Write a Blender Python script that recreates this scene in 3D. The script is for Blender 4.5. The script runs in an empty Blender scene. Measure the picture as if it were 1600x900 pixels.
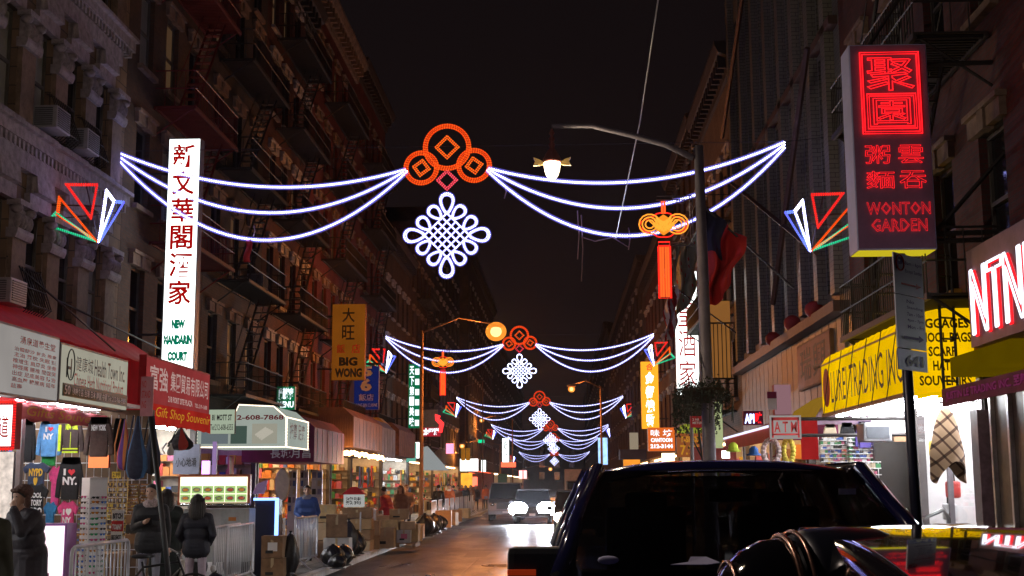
import bpy, bmesh, math, random
import numpy as np
from mathutils import Vector, Matrix
R = math.radians
random.seed(7)
SC = bpy.context.scene
COL = SC.collection

# ---------------------------------------------------------------- camera
CAMZ = 2.05
FPX = 2000.0
_d = Vector((78, -305, -FPX)).normalized()          # street direction in camera space
_r = R(0.6)
_u = Vector((-math.sin(_r), math.cos(_r), 0)); _u = (_u - _d * _u.dot(_d)).normalized()
_x = _d.cross(_u)
CM = Matrix((_x, _d, _u))                             # camera space -> world
cam = bpy.data.objects.new('camera', bpy.data.cameras.new('camera'))
COL.objects.link(cam)
cam.matrix_world = Matrix.Translation((0, 0, CAMZ)) @ CM.to_4x4()
cam.data.sensor_width = 36; cam.data.lens = FPX / 1600 * 36
cam.data.clip_start = 0.1; cam.data.clip_end = 3000
SC.camera = cam

# ---------------------------------------------------------------- night sky
W = bpy.data.worlds.new('World'); SC.world = W; W.use_nodes = True
nt = W.node_tree; nt.nodes.clear()
wo = nt.nodes.new('ShaderNodeOutputWorld'); bg = nt.nodes.new('ShaderNodeBackground')
tc = nt.nodes.new('ShaderNodeTexCoord'); sx = nt.nodes.new('ShaderNodeSeparateXYZ')
rp = nt.nodes.new('ShaderNodeValToRGB')
rp.color_ramp.elements[0].position = 0.0; rp.color_ramp.elements[0].color = (0.0090, 0.0046, 0.0044, 1)
rp.color_ramp.elements[1].position = 0.5; rp.color_ramp.elements[1].color = (0.0045, 0.0033, 0.0039, 1)
nt.links.new(tc.outputs['Generated'], sx.inputs[0]); nt.links.new(sx.outputs['Z'], rp.inputs[0])
nt.links.new(rp.outputs[0], bg.inputs['Color']); nt.links.new(bg.outputs[0], wo.inputs[0])
bg.inputs['Strength'].default_value = 1.0
SC.view_settings.view_transform = 'Standard'; SC.view_settings.look = 'None'
SC.view_settings.exposure = 0.0; SC.view_settings.gamma = 1
SC.cycles.use_denoising = True
SC.cycles.max_bounces = 5; SC.cycles.diffuse_bounces = 2; SC.cycles.glossy_bounces = 3
SC.cycles.transmission_bounces = 3; SC.cycles.transparent_max_bounces = 8
SC.cycles.sample_clamp_indirect = 4.0; SC.cycles.blur_glossy = 0.5
SC.cycles.use_light_tree = True
SC.cycles.caustics_reflective = False; SC.cycles.caustics_refractive = False

# ---------------------------------------------------------------- helpers
def ray(px, py):
    return CM @ Vector(((px - 800) / FPX, -(py - 450) / FPX, -1))
def F(px, py, Y):
    v = ray(px, py); t = Y / v.y
    return Vector((v.x * t, Y, CAMZ + v.z * t))
def S(px, py, X):
    v = ray(px, py); t = X / v.x
    return Vector((X, v.y * t, CAMZ + v.z * t))
def tag(o, label=None, cat=None, group=None, kind=None):
    if label: o['label'] = label
    if cat: o['category'] = cat
    if group: o['group'] = group
    if kind: o['kind'] = kind
    return o
def empty(name, loc, label=None, cat=None, group=None, rz=0, kind=None):
    o = bpy.data.objects.new(name, None); COL.objects.link(o)
    o.location = loc; o.rotation_euler = (0, 0, rz); o.empty_display_size = .2
    return tag(o, label, cat, group, kind)
def wloc(p):
    v = Vector((0, 0, 0))
    while p is not None:
        v = v + p.location; p = p.parent
    return v
def link(name, mesh, parent=None, loc=(0, 0, 0), rot=(0, 0, 0), scale=None):
    o = bpy.data.objects.new(name, mesh); COL.objects.link(o)
    o.parent = parent; o.location = loc; o.rotation_euler = rot
    if scale: o.scale = scale
    return o
def copy_tree(o, parent=None):
    c = o.copy(); COL.objects.link(c)
    if parent: c.parent = parent
    for ch in list(o.children): copy_tree(ch, c)
    return c

class MB:
    def __init__(s): s.v = []; s.f = []; s.m = []; s.sm = []
    def add(s, vs, fs, m=0, smooth=False):
        n = len(s.v); s.v += [tuple(v) for v in vs]
        for f in fs:
            s.f.append(tuple(i + n for i in f)); s.m.append(m); s.sm.append(smooth)
        return s
    def box(s, a, b, m=0):
        x0, y0, z0 = (min(a[i], b[i]) for i in range(3)); x1, y1, z1 = (max(a[i], b[i]) for i in range(3))
        return s.add([(x0,y0,z0),(x1,y0,z0),(x1,y1,z0),(x0,y1,z0),(x0,y0,z1),(x1,y0,z1),(x1,y1,z1),(x0,y1,z1)],
                     [(0,3,2,1),(4,5,6,7),(0,1,5,4),(1,2,6,5),(2,3,7,6),(3,0,4,7)], m)
    def cbox(s, c, sz, m=0, mat=None, bev=0):
        hx, hy, hz = sz[0]/2, sz[1]/2, sz[2]/2
        vs = [Vector((sx*hx, sy*hy, sz_*hz)) for sz_ in (-1,1) for sy in (-1,1) for sx in (-1,1)]
        if mat is not None: vs = [mat @ v for v in vs]
        vs = [v + Vector(c) for v in vs]
        return s.add(vs, [(0,2,3,1),(4,5,7,6),(0,1,5,4),(1,3,7,5),(3,2,6,7),(2,0,4,6)], m)
    def tube(s, pts, r, n=6, m=0, closed=False, cap=True, smooth=True):
        pts = [Vector(p) for p in pts]; N = len(pts)
        rs = r if isinstance(r, (list, tuple)) else [r]*N
        base = len(s.v); up = None
        for i, p in enumerate(pts):
            if closed: t = pts[(i+1) % N] - pts[i-1]
            else: t = pts[min(i+1, N-1)] - pts[max(i-1, 0)]
            t = t.normalized() if t.length > 1e-9 else Vector((0,0,1))
            if up is None:
                up = Vector((0,0,1)) if abs(t.z) < .9 else Vector((0,1,0))
            a = t.cross(up)
            if a.length < 1e-4: a = t.cross(Vector((1, 0.1, 0)))
            a.normalize(); b = a.cross(t).normalized(); up = b
            for k in range(n):
                an = 2*math.pi*k/n
                s.v.append(tuple(p + (a*math.cos(an) + b*math.sin(an))*rs[i]))
        for i in range(N if closed else N-1):
            j = (i+1) % N
            for k in range(n):
                k2 = (k+1) % n
                s.f.append((base+i*n+k, base+i*n+k2, base+j*n+k2, base+j*n+k)); s.m.append(m); s.sm.append(smooth)
        if cap and not closed:
            s.f.append(tuple(base+k for k in reversed(range(n)))); s.m.append(m); s.sm.append(False)
            s.f.append(tuple(base+(N-1)*n+k for k in range(n))); s.m.append(m); s.sm.append(False)
        return s
    def bar(s, a, b, w, m=0, n=4):
        return s.tube([a, b], w, n, m, smooth=False)
    def prism(s, poly, axis, a, b, m=0):
        """poly of 2D pts extruded along axis (0,1,2) from a to b"""
        def mk(p, t):
            if axis == 0: return (t, p[0], p[1])
            if axis == 1: return (p[0], t, p[1])
            return (p[0], p[1], t)
        n = len(poly)
        vs = [mk(p, a) for p in poly] + [mk(p, b) for p in poly]
        fs = [tuple(range(n)), tuple(range(2*n-1, n-1, -1))] + [(i, n+i, n+(i+1) % n, (i+1) % n) for i in range(n)]
        return s.add(vs, fs, m)
    def lathe(s, prof, c=(0,0,0), n=16, m=0, smooth=True, mat=None, sx=1, sy=1):
        base = len(s.v); c = Vector(c)
        for (r, z) in prof:
            for k in range(n):
                an = 2*math.pi*k/n
                v = Vector((r*math.cos(an)*sx, r*math.sin(an)*sy, z))
                if mat is not None: v = mat @ v
                s.v.append(tuple(v + c))
        for i in range(len(prof)-1):
            for k in range(n):
                k2 = (k+1) % n
                s.f.append((base+i*n+k, base+i*n+k2, base+(i+1)*n+k2, base+(i+1)*n+k)); s.m.append(m); s.sm.append(smooth)
        if prof[0][0] > 1e-4: s.f.append(tuple(base+k for k in reversed(range(n)))); s.m.append(m); s.sm.append(False)
        if prof[-1][0] > 1e-4: s.f.append(tuple(base+(len(prof)-1)*n+k for k in range(n))); s.m.append(m); s.sm.append(False)
        return s
    def ell(s, c, r, n=12, k=8, m=0, mat=None):
        prof = [(max(1e-5, math.sin(math.pi*i/k)), -math.cos(math.pi*i/k)) for i in range(k+1)]
        M = Matrix.Diagonal(Vector(r)); M = mat @ M if mat is not None else M
        return s.lathe(prof, c, n, m, mat=M)
    def grid(s, fn, nu, nv, m=0, smooth=True):
        base = len(s.v)
        for j in range(nv+1):
            for i in range(nu+1): s.v.append(tuple(fn(i/nu, j/nv)))
        for j in range(nv):
            for i in range(nu):
                a = base + j*(nu+1) + i
                s.f.append((a, a+1, a+nu+2, a+nu+1)); s.m.append(m); s.sm.append(smooth)
        return s
    def mesh(s, name, mats, off=None, bevel=0, solid=0, normals=True):
        me = bpy.data.meshes.new(name)
        v = s.v
        if off is not None: v = [(a-off[0], b-off[1], c-off[2]) for a, b, c in v]
        me.from_pydata(v, [], s.f)
        if not isinstance(mats, (list, tuple)): mats = [mats]
        for mt in mats: me.materials.append(mt)
        me.polygons.foreach_set('material_index', s.m)
        me.polygons.foreach_set('use_smooth', s.sm)
        if normals or bevel or solid:
            bm = bmesh.new(); bm.from_mesh(me)
            if normals: bmesh.ops.recalc_face_normals(bm, faces=bm.faces)
            if bevel:
                es = [e for e in bm.edges if len(e.link_faces) == 2 and e.calc_face_angle(0) > .6]
                bmesh.ops.bevel(bm, geom=es, offset=bevel, segments=2, affect='EDGES', profile=.6, clamp_overlap=True)
            if solid:
                bmesh.ops.solidify(bm, geom=bm.faces[:], thickness=solid)
            bm.to_mesh(me); bm.free()
        me.update()
        return me
    def build(s, name, mats, parent=None, bevel=0, solid=0, local=False, normals=True):
        """verts are world coords unless local"""
        off = None if (local or parent is None) else wloc(parent)
        return link(name, s.mesh(name, mats, off, bevel, solid, normals), parent)

# ---------------------------------------------------------------- materials
_mc = {}
def mat(name, col, rough=.7, metal=0, var=.25, scale=4, bump=.15, em=None, ems=0, spec=.5, coat=0):
    if name in _mc: return _mc[name]
    m = bpy.data.materials.new(name); m.use_nodes = True; n = m.node_tree
    b = n.nodes['Principled BSDF']
    b.inputs['Roughness'].default_value = rough; b.inputs['Metallic'].default_value = metal
    b.inputs['Specular IOR Level'].default_value = spec
    if coat: b.inputs['Coat Weight'].default_value = coat; b.inputs['Coat Roughness'].default_value = .03
    c = (*col, 1)
    if var or bump:
        t = n.nodes.new('ShaderNodeTexCoord'); nz = n.nodes.new('ShaderNodeTexNoise')
        nz.inputs['Scale'].default_value = scale; nz.inputs['Detail'].default_value = 6; nz.inputs['Roughness'].default_value = .65
        n.links.new(t.outputs['Object'], nz.inputs['Vector'])
        r = n.nodes.new('ShaderNodeValToRGB')
        r.color_ramp.elements[0].position = .3; r.color_ramp.elements[1].position = .7
        r.color_ramp.elements[0].color = (*[x*(1-var) for x in col], 1)
        r.color_ramp.elements[1].color = (*[min(1, x*(1+var*.6)) for x in col], 1)
        n.links.new(nz.outputs['Fac'], r.inputs[0]); n.links.new(r.outputs[0], b.inputs['Base Color'])
        if bump:
            bp = n.nodes.new('ShaderNodeBump'); bp.inputs['Strength'].default_value = bump; bp.inputs['Distance'].default_value = .02
            n.links.new(nz.outputs['Fac'], bp.inputs['Height']); n.links.new(bp.outputs[0], b.inputs['Normal'])
    else: b.inputs['Base Color'].default_value = c
    if em: b.inputs['Emission Color'].default_value = (*em, 1); b.inputs['Emission Strength'].default_value = ems
    _mc[name] = m; return m
def glow(name, col, s, var=0, scale=3, samp=True):
    """something that gives off light; var makes the light box uneven"""
    if name in _mc: return _mc[name]
    m = bpy.data.materials.new(name); m.use_nodes = True; n = m.node_tree; n.nodes.clear()
    o = n.nodes.new('ShaderNodeOutputMaterial'); e = n.nodes.new('ShaderNodeEmission')
    e.inputs[0].default_value = (*col, 1); e.inputs[1].default_value = s
    if var:
        t = n.nodes.new('ShaderNodeTexCoord'); nz = n.nodes.new('ShaderNodeTexNoise'); nz.inputs['Scale'].default_value = scale
        mr = n.nodes.new('ShaderNodeMapRange'); mr.inputs['To Min'].default_value = s*(1-var); mr.inputs['To Max'].default_value = s*(1+var)
        n.links.new(t.outputs['Object'], nz.inputs['Vector']); n.links.new(nz.outputs['Fac'], mr.inputs[0]); n.links.new(mr.outputs[0], e.inputs[1])
    n.links.new(e.outputs[0], o.inputs[0])
    if not samp: m.cycles.emission_sampling = 'NONE'
    _mc[name] = m; return m
def brick_mat(name, c1, c2, mortar, w=.22, h=.075, ax='YZ', rough=.85, stain=.5):
    if name in _mc: return _mc[name]
    m = bpy.data.materials.new(name); m.use_nodes = True; n = m.node_tree; b = n.nodes['Principled BSDF']
    b.inputs['Roughness'].default_value = rough
    t = n.nodes.new('ShaderNodeTexCoord'); s = n.nodes.new('ShaderNodeSeparateXYZ'); cb = n.nodes.new('ShaderNodeCombineXYZ')
    ad = n.nodes.new('ShaderNodeMath'); ad.operation = 'ADD'
    n.links.new(t.outputs['Object'], s.inputs[0]); n.links.new(s.outputs[0], ad.inputs[0]); n.links.new(s.outputs[1], ad.inputs[1])
    n.links.new(ad.outputs[0], cb.inputs[0]); n.links.new(s.outputs[2], cb.inputs[1])
    k = n.nodes.new('ShaderNodeTexBrick'); k.inputs['Scale'].default_value = 1
    k.inputs['Brick Width'].default_value = w; k.inputs['Row Height'].default_value = h; k.inputs['Mortar Size'].default_value = .008 if h < .2 else .012
    k.inputs['Color1'].default_value = (*c1, 1); k.inputs['Color2'].default_value = (*c2, 1); k.inputs['Mortar'].default_value = (*mortar, 1)
    n.links.new(cb.outputs[0], k.inputs['Vector'])
    nz = n.nodes.new('ShaderNodeTexNoise'); nz.inputs['Scale'].default_value = .7; nz.inputs['Detail'].default_value = 8; nz.inputs['Roughness'].default_value = .7
    n.links.new(t.outputs['Object'], nz.inputs['Vector'])
    mr = n.nodes.new('ShaderNodeMapRange'); mr.inputs['From Min'].default_value = .3; mr.inputs['From Max'].default_value = .7
    mr.inputs['To Min'].default_value = 1-stain; mr.inputs['To Max'].default_value = 1.25
    n.links.new(nz.outputs['Fac'], mr.inputs[0])
    mx = n.nodes.new('ShaderNodeVectorMath'); mx.operation = 'SCALE'
    n.links.new(k.outputs['Color'], mx.inputs[0]); n.links.new(mr.outputs[0], mx.inputs['Scale']); n.links.new(mx.outputs[0], b.inputs['Base Color'])
    bp = n.nodes.new('ShaderNodeBump'); bp.inputs['Strength'].default_value = .5; bp.inputs['Distance'].default_value = .01; bp.invert = True
    n.links.new(k.outputs['Fac'], bp.inputs['Height']); n.links.new(bp.outputs[0], b.inputs['Normal'])
    _mc[name] = m; return m

M_iron = mat('painted_iron', (.035,.03,.03), .6, 0)
M_redir = mat('red_painted_iron', (.17,.018,.015), .6)
M_steel = mat('galvanised_steel', (.62,.62,.66), .45, .35, var=.2, bump=0)
M_alu = mat('brushed_aluminium', (.6,.6,.62), .35, .9)
M_glass = mat('dark_window_glass', (.012,.013,.016), .08, 0, var=0, bump=0)
M_frame = mat('window_frame_paint', (.10,.09,.08), .6)
M_wframe = mat('pale_window_frame', (.45,.45,.42), .6)
M_stone = mat('grey_carved_stone', (.42,.38,.36), .85, var=.45, scale=5, bump=.5)
M_stonet = mat('tan_sandstone', (.26,.18,.13), .9, var=.5, scale=3, bump=.5)
M_black = mat('black_plastic', (.012,.012,.014), .45, var=0, bump=.05)
M_rubber = mat('tyre_rubber', (.02,.02,.02), .85)
M_card = mat('brown_cardboard', (.42,.26,.13), .85, var=.2)
M_card2 = mat('pale_cardboard', (.55,.38,.22), .85, var=.2)
M_bag = mat('black_bin_bag', (.012,.012,.014), .28, var=.2, scale=12, bump=.6)
M_chrome = mat('chrome_trim', (.7,.7,.72), .12, 1, var=0, bump=0)
M_paint = mat('black_car_paint', (.006,.006,.010), .22, 0, var=0, bump=0, coat=1)
M_white = mat('white_plastic', (.75,.75,.75), .5, var=.1)
M_red = mat('red_canvas', (.50,.02,.025), .7, var=.2)
M_redtext = mat('red_print', (.55,.03,.03), .6, var=0, bump=0)
M_blacktext = mat('black_print', (.015,.015,.015), .6, var=0, bump=0)
M_whitetext = mat('white_print', (.8,.8,.8), .6, var=0, bump=0)
M_gold = mat('yellow_print', (.75,.45,.04), .5, var=0, bump=0)
M_wood = mat('raw_timber', (.32,.19,.10), .8, var=.3)
M_skin = mat('skin', (.52,.32,.24), .55, var=.1, bump=.05)
M_hair = mat('dark_hair', (.018,.014,.012), .5, var=.3, scale=40, bump=.6)
M_denim = mat('dark_denim', (.06,.08,.13), .85)

def tinted(name, k):
    m = bpy.data.materials.new(name); m.use_nodes = True; n = m.node_tree; n.nodes.clear()
    o = n.nodes.new('ShaderNodeOutputMaterial'); t = n.nodes.new('ShaderNodeBsdfTransparent'); t.inputs[0].default_value = (k,k,min(1,k*1.05),1)
    g = n.nodes.new('ShaderNodeBsdfGlossy'); g.inputs['Roughness'].default_value = .04
    f = n.nodes.new('ShaderNodeLayerWeight'); f.inputs[0].default_value = .5
    p = n.nodes.new('ShaderNodeMath'); p.operation = 'POWER'; p.inputs[1].default_value = 4
    q = n.nodes.new('ShaderNodeMath'); q.operation = 'MULTIPLY_ADD'; q.inputs[1].default_value = .6; q.inputs[2].default_value = .04
    x = n.nodes.new('ShaderNodeMixShader'); n.links.new(f.outputs['Facing'], p.inputs[0]); n.links.new(p.outputs[0], q.inputs[0]); n.links.new(q.outputs[0], x.inputs[0])
    n.links.new(t.outputs[0], x.inputs[1]); n.links.new(g.outputs[0], x.inputs[2]); n.links.new(x.outputs[0], o.inputs[0]); return m

# ---------------------------------------------------------------- text
FONT = None
def text(parent, org, u, v, rect, body, m, vertical=False, bold=0.012, neon=0, depth=.004, off=.006, fit=True, name='lettering', gap=.12, shear=0):
    """org/u/v: world origin and edge vectors of a face; rect = (u0,v0,u1,v1) in 0..1 of it. Returns one mesh object."""
    org = Vector(org); u = Vector(u); v = Vector(v); W_, H_ = u.length, v.length
    uh, vh = u.normalized(), v.normalized(); nh = uh.cross(vh)
    u0, v0, u1, v1 = rect; rw, rh = (u1-u0)*W_, (v1-v0)*H_
    cells = []
    if vertical:
        n = len(body); ch = rh/n
        for i, c in enumerate(body):
            if c == ' ': continue
            cells.append((c, u0*W_, v1*H_-(i+1)*ch+ch*gap/2, rw, ch*(1-gap)))
    else: cells.append((body, u0*W_, v0*H_, rw, rh))
    mb = MB()
    for (c, cx, cy, cw, chh) in cells:
        cu = bpy.data.curves.new('t', 'FONT'); cu.body = c; cu.resolution_u = 2
        if neon:
            cu.fill_mode = 'NONE'; cu.bevel_depth = neon; cu.bevel_resolution = 0; cu.resolution_u = 1
        else: cu.offset = bold; cu.extrude = 0
        cu.shear = shear
        o = bpy.data.objects.new('t', cu); COL.objects.link(o)
        me = o.to_mesh()
        if len(me.vertices):
            co = np.empty(len(me.vertices)*3); me.vertices.foreach_get('co', co); co = co.reshape(-1, 3)
            mn, mxx = co[:, :2].min(0), co[:, :2].max(0); sz = np.maximum(mxx-mn, 1e-4)
            k = cw/sz[0], chh/sz[1]
            if not fit: q = min(k); k = (q, q)
            ox = cx + (cw - sz[0]*k[0])/2; oy = cy + (chh - sz[1]*k[1])/2
            zz = 1 if neon == 0 else min(k)
            vs = [org + uh*(ox+(p[0]-mn[0])*k[0]) + vh*(oy+(p[1]-mn[1])*k[1]) + nh*(off + p[2]*zz) for p in co]
            mb.add(vs, [tuple(p.vertices) for p in me.polygons])
        o.to_mesh_clear(); bpy.data.objects.remove(o); bpy.data.curves.remove(cu)
    return mb.build(name, m, parent, normals=False)

# ---------------------------------------------------------------- sign builders
def front_box(name, label, cat, box, Y, depth, face, side, group=None, texts=(), border=None, bev=0, brackets=None, rim=0):
    """sign whose face looks back along the street at the camera; box=(x0,ytop,x1,ybottom) in photo px at depth Y"""
    a = F(box[0], box[3], Y); b = F(box[2], box[1], Y)
    e = empty(name, ((a.x+b.x)/2, Y, a.z), label, cat, group)
    mb = MB().box((a.x, Y, a.z), (b.x, Y+depth, b.z)); mb.build('case', side, e, bevel=bev)
    r = rim
    org = Vector((a.x+r, Y-.012, a.z+r)); u = Vector((b.x-a.x-2*r, 0, 0)); v = Vector((0, 0, b.z-a.z-2*r))
    MB().box((a.x+r, Y-.012, a.z+r), (b.x-r, Y+.001, b.z-r)).build('face', face, e)
    for t in texts: text(e, org, u, v, t[0], t[1], t[2], **(t[3] if len(t) > 3 else {}))
    if border:
        w = .03; mb = MB()
        mb.tube([(a.x, Y-.03, a.z), (b.x, Y-.03, a.z), (b.x, Y-.03, b.z), (a.x, Y-.03, b.z)], w*.8, 5, closed=True)
        mb.build('light_border', border, e)
    if brackets:
        mb = MB()
        for zf in (.15, .85):
            z = a.z+(b.z-a.z)*zf
            mb.bar((a.x if brackets < 0 else b.x, Y+depth/2, z), (brackets, Y+depth/2, z), .03)
        mb.build('bracket', M_iron, e)
    return e
def side_box(name, label, cat, X, p0, p1, hgt, depth, face, side, group=None, texts=(), rim=.04, tilt=0, bottom=True):
    """board running along the street on the plane x = X. p0, p1 = photo px of the bottom edge's near and far ends."""
    sgn = 1 if X < 0 else -1                      # outward normal toward the street
    a = S(*p0, X); b = S(*p1, X)
    y0, y1 = sorted((a.y, b.y)); z0 = (a.z + b.z)/2; z1 = z0 + hgt
    e = empty(name, (X, (y0+y1)/2, z0), label, cat, group)
    MB().box((X, y0, z0), (X-sgn*depth, y1, z1)).build('case', side, e)
    xf = X + sgn*.012
    MB().box((X-sgn*.001, y0+rim, z0+rim), (xf, y1-rim, z1-rim)).build('face', face, e)
    if X < 0: org = Vector((xf, y0+rim, z0+rim)); u = Vector((0, y1-y0-2*rim, 0))
    else: org = Vector((xf, y1-rim, z0+rim)); u = Vector((0, -(y1-y0-2*rim), 0))
    v = Vector((0, 0, hgt-2*rim))
    for t in texts: text(e, org, u, v, t[0], t[1], t[2], **(t[3] if len(t) > 3 else {}))
    return e
# ================================================================ ground
XL, XR, KL, KR = -10.0, 6.0, -5.4, 2.3
def asphalt():
    m = bpy.data.materials.new('worn_damp_asphalt'); m.use_nodes = True; n = m.node_tree; b = n.nodes['Principled BSDF']
    t = n.nodes.new('ShaderNodeTexCoord'); mp = n.nodes.new('ShaderNodeMapping'); mp.inputs['Scale'].default_value = (1, .35, 1)
    n.links.new(t.outputs['Object'], mp.inputs[0])
    a = n.nodes.new('ShaderNodeTexNoise'); a.inputs['Scale'].default_value = .8; a.inputs['Detail'].default_value = 9; a.inputs['Roughness'].default_value = .7
    n.links.new(mp.outputs[0], a.inputs['Vector'])
    f = n.nodes.new('ShaderNodeTexNoise'); f.inputs['Scale'].default_value = 60; f.inputs['Detail'].default_value = 3
    n.links.new(t.outputs['Object'], f.inputs['Vector'])
    r = n.nodes.new('ShaderNodeValToRGB'); r.color_ramp.elements[0].position = .35; r.color_ramp.elements[1].position = .68
    r.color_ramp.elements[0].color = (.035,.034,.034,1); r.color_ramp.elements[1].color = (.085,.078,.072,1)
    n.links.new(a.outputs['Fac'], r.inputs[0]); n.links.new(r.outputs[0], b.inputs['Base Color'])
    mr = n.nodes.new('ShaderNodeMapRange'); mr.inputs['From Min'].default_value = .35; mr.inputs['From Max'].default_value = .7
    mr.inputs['To Min'].default_value = .26; mr.inputs['To Max'].default_value = .55
    n.links.new(a.outputs['Fac'], mr.inputs[0]); n.links.new(mr.outputs[0], b.inputs['Roughness'])
    v = n.nodes.new('ShaderNodeTexVoronoi'); v.feature = 'DISTANCE_TO_EDGE'; v.inputs['Scale'].default_value = .45
    n.links.new(mp.outputs[0], v.inputs['Vector'])
    cr = n.nodes.new('ShaderNodeMapRange'); cr.inputs['From Max'].default_value = .012; cr.inputs['To Min'].default_value = -1; cr.inputs['To Max'].default_value = 0
    n.links.new(v.outputs['Distance'], cr.inputs[0])
    ad = n.nodes.new('ShaderNodeMath'); ad.operation = 'ADD'; n.links.new(f.outputs['Fac'], ad.inputs[0]); n.links.new(cr.outputs[0], ad.inputs[1])
    bp = n.nodes.new('ShaderNodeBump'); bp.inputs['Strength'].default_value = .45; bp.inputs['Distance'].default_value = .012
    n.links.new(ad.outputs[0], bp.inputs['Height']); n.links.new(bp.outputs[0], b.inputs['Normal'])
    return m
M_asph = asphalt()
M_ground = mat('dark_earth', (.05,.045,.04), .9)
M_walk = brick_mat('concrete_flags', (.22,.20,.18), (.17,.155,.14), (.06,.055,.05), 1.5, 1.5, stain=.35, rough=.6)
def walkmat():
    m = bpy.data.materials.new('concrete_paving'); m.use_nodes = True; n = m.node_tree; b = n.nodes['Principled BSDF']; b.inputs['Roughness'].default_value = .55
    t = n.nodes.new('ShaderNodeTexCoord'); k = n.nodes.new('ShaderNodeTexBrick'); k.offset = 0
    k.inputs['Scale'].default_value = 1; k.inputs['Brick Width'].default_value = 1.5; k.inputs['Row Height'].default_value = 1.5; k.inputs['Mortar Size'].default_value = .018
    k.inputs['Color1'].default_value = (.24,.22,.20,1); k.inputs['Color2'].default_value = (.17,.16,.145,1); k.inputs['Mortar'].default_value = (.04,.04,.04,1)
    nz = n.nodes.new('ShaderNodeTexNoise'); nz.inputs['Scale'].default_value = 1.7; nz.inputs['Detail'].default_value = 9
    mx = n.nodes.new('ShaderNodeMixRGB'); mx.blend_type = 'MULTIPLY'; mx.inputs[0].default_value = .8
    n.links.new(t.outputs['Object'], k.inputs['Vector']); n.links.new(t.outputs['Object'], nz.inputs['Vector'])
    r = n.nodes.new('ShaderNodeValToRGB'); r.color_ramp.elements[0].position = .35; r.color_ramp.elements[1].position = .65; r.color_ramp.elements[0].color = (.35,.33,.3,1)
    n.links.new(nz.outputs['Fac'], r.inputs[0]); n.links.new(k.outputs['Color'], mx.inputs[1]); n.links.new(r.outputs[0], mx.inputs[2]); n.links.new(mx.outputs[0], b.inputs['Base Color'])
    return m
M_walk = walkmat()
def struct(name, mb, m, **k):
    o = mb.build(name, m, None, **k); o['kind'] = 'structure'; return o
mb = MB().add([(-600,-60,-.05),(600,-60,-.05),(600,1500,-.05),(-600,1500,-.05)], [(0,1,2,3)])
struct('ground', mb, M_ground)
mb = MB().add([(KL-.1,-20,0),(KR+.1,-20,0),(KR+.1,600,0),(KL-.1,600,0)], [(0,1,2,3)])
struct('road', mb, M_asph)
struct('pavement_west', MB().box((XL-1,-20,-.04),(KL-.2,600,.15)), M_walk)
struct('pavement_east', MB().box((KR+.2,-20,-.04),(XR+2,600,.15)), M_walk)
M_kerb = mat('pale_granite_kerb', (.52,.50,.48), .6, var=.35, scale=6)
for side, x0, x1 in (('west', KL-.2, KL), ('east', KR, KR+.2)):
    ke = empty('kerb_'+side, (x0, 0, 0), kind='structure')
    y = 8.0; i = 0; me = MB().box((0,0,-.04),(.2,1.985,.155)).mesh('kerb_stone', M_kerb, bevel=.018)
    ml = MB().box((0,0,-.04),(.2,120,.155)).mesh('kerb_far', M_kerb)
    while y < 130:
        link('kerb_stone', me, ke, (random.uniform(-.008,.008), y, random.uniform(-.006,.006))); y += 2.0
    for k in range(3): link('kerb_far', ml, ke, (0, 130+k*120, 0))
M_patch = mat('fresh_asphalt_patch', (.022,.022,.024), .42, var=.3, scale=30, bump=.3)
M_patch2 = mat('old_grey_patch', (.11,.10,.09), .5, var=.4, scale=9, bump=.3)
rq = random.Random(4)
for k in range(16):
    y = rq.uniform(24, 95); x = rq.uniform(KL+.4, KR-2.6); w = rq.uniform(.6,2.2); l = rq.uniform(.8,3.5); z = .004+.0006*k
    pts = [(x+rq.uniform(-.06,.06),y),(x+w*.5,y+rq.uniform(-.08,.08)),(x+w,y+rq.uniform(-.1,.1)),(x+w+rq.uniform(-.08,.08),y+l),(x+w*.4,y+l+rq.uniform(-.1,.1)),(x,y+l)]
    struct('road_patch', MB().add([(a_,b_,z) for a_,b_ in pts], [tuple(range(6))]), M_patch if k % 3 else M_patch2)
for k in range(5):
    x = rq.uniform(KL+.8, KR-1); y = rq.uniform(28, 50); pts = []
    for i in range(12): pts.append((x, y, .016)); x += rq.uniform(-.16,.16); y += rq.uniform(.4,1.1)
    mbq = MB()
    for a_, b_ in zip(pts, pts[1:]): mbq.add([(a_[0]-.03,a_[1],a_[2]),(a_[0]+.03,a_[1],a_[2]),(b_[0]+.03,b_[1],b_[2]),(b_[0]-.03,b_[1],b_[2])], [(0,1,2,3)])
    struct('tar_seam', mbq, M_patch)
M_line = mat('worn_white_road_paint', (.5,.5,.48), .55, var=.6, scale=9)
mb = MB()
for y in range(60, 63): mb.add([(KL+.2, 61+(y-60)*.9, .018),(KR-.2, 61+(y-60)*.9, .018),(KR-.2, 61.35+(y-60)*.9, .018),(KL+.2, 61.35+(y-60)*.9, .018)], [(0,1,2,3)])
struct('road_marking', mb, M_line)
mb = MB().lathe([(0.001,.012),(.36,.012),(.36,.016),(.44,.016),(.46,.003)], F(775,888,32)*Vector((1,1,0)) if False else (S(775,888,-1.6).x, 33.0, 0), 28)
for a in range(-3, 4): mb.box((-1.6-.28, 33+a*.09-.02, .012), (-1.6+.28, 33+a*.09+.02, .022))
o = mb.build('manhole_cover', mat('worn_cast_iron', (.22,.17,.10), .3, .9)); tag(o, 'round iron manhole cover shining orange in the road beside the black pickup', 'manhole')

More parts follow.
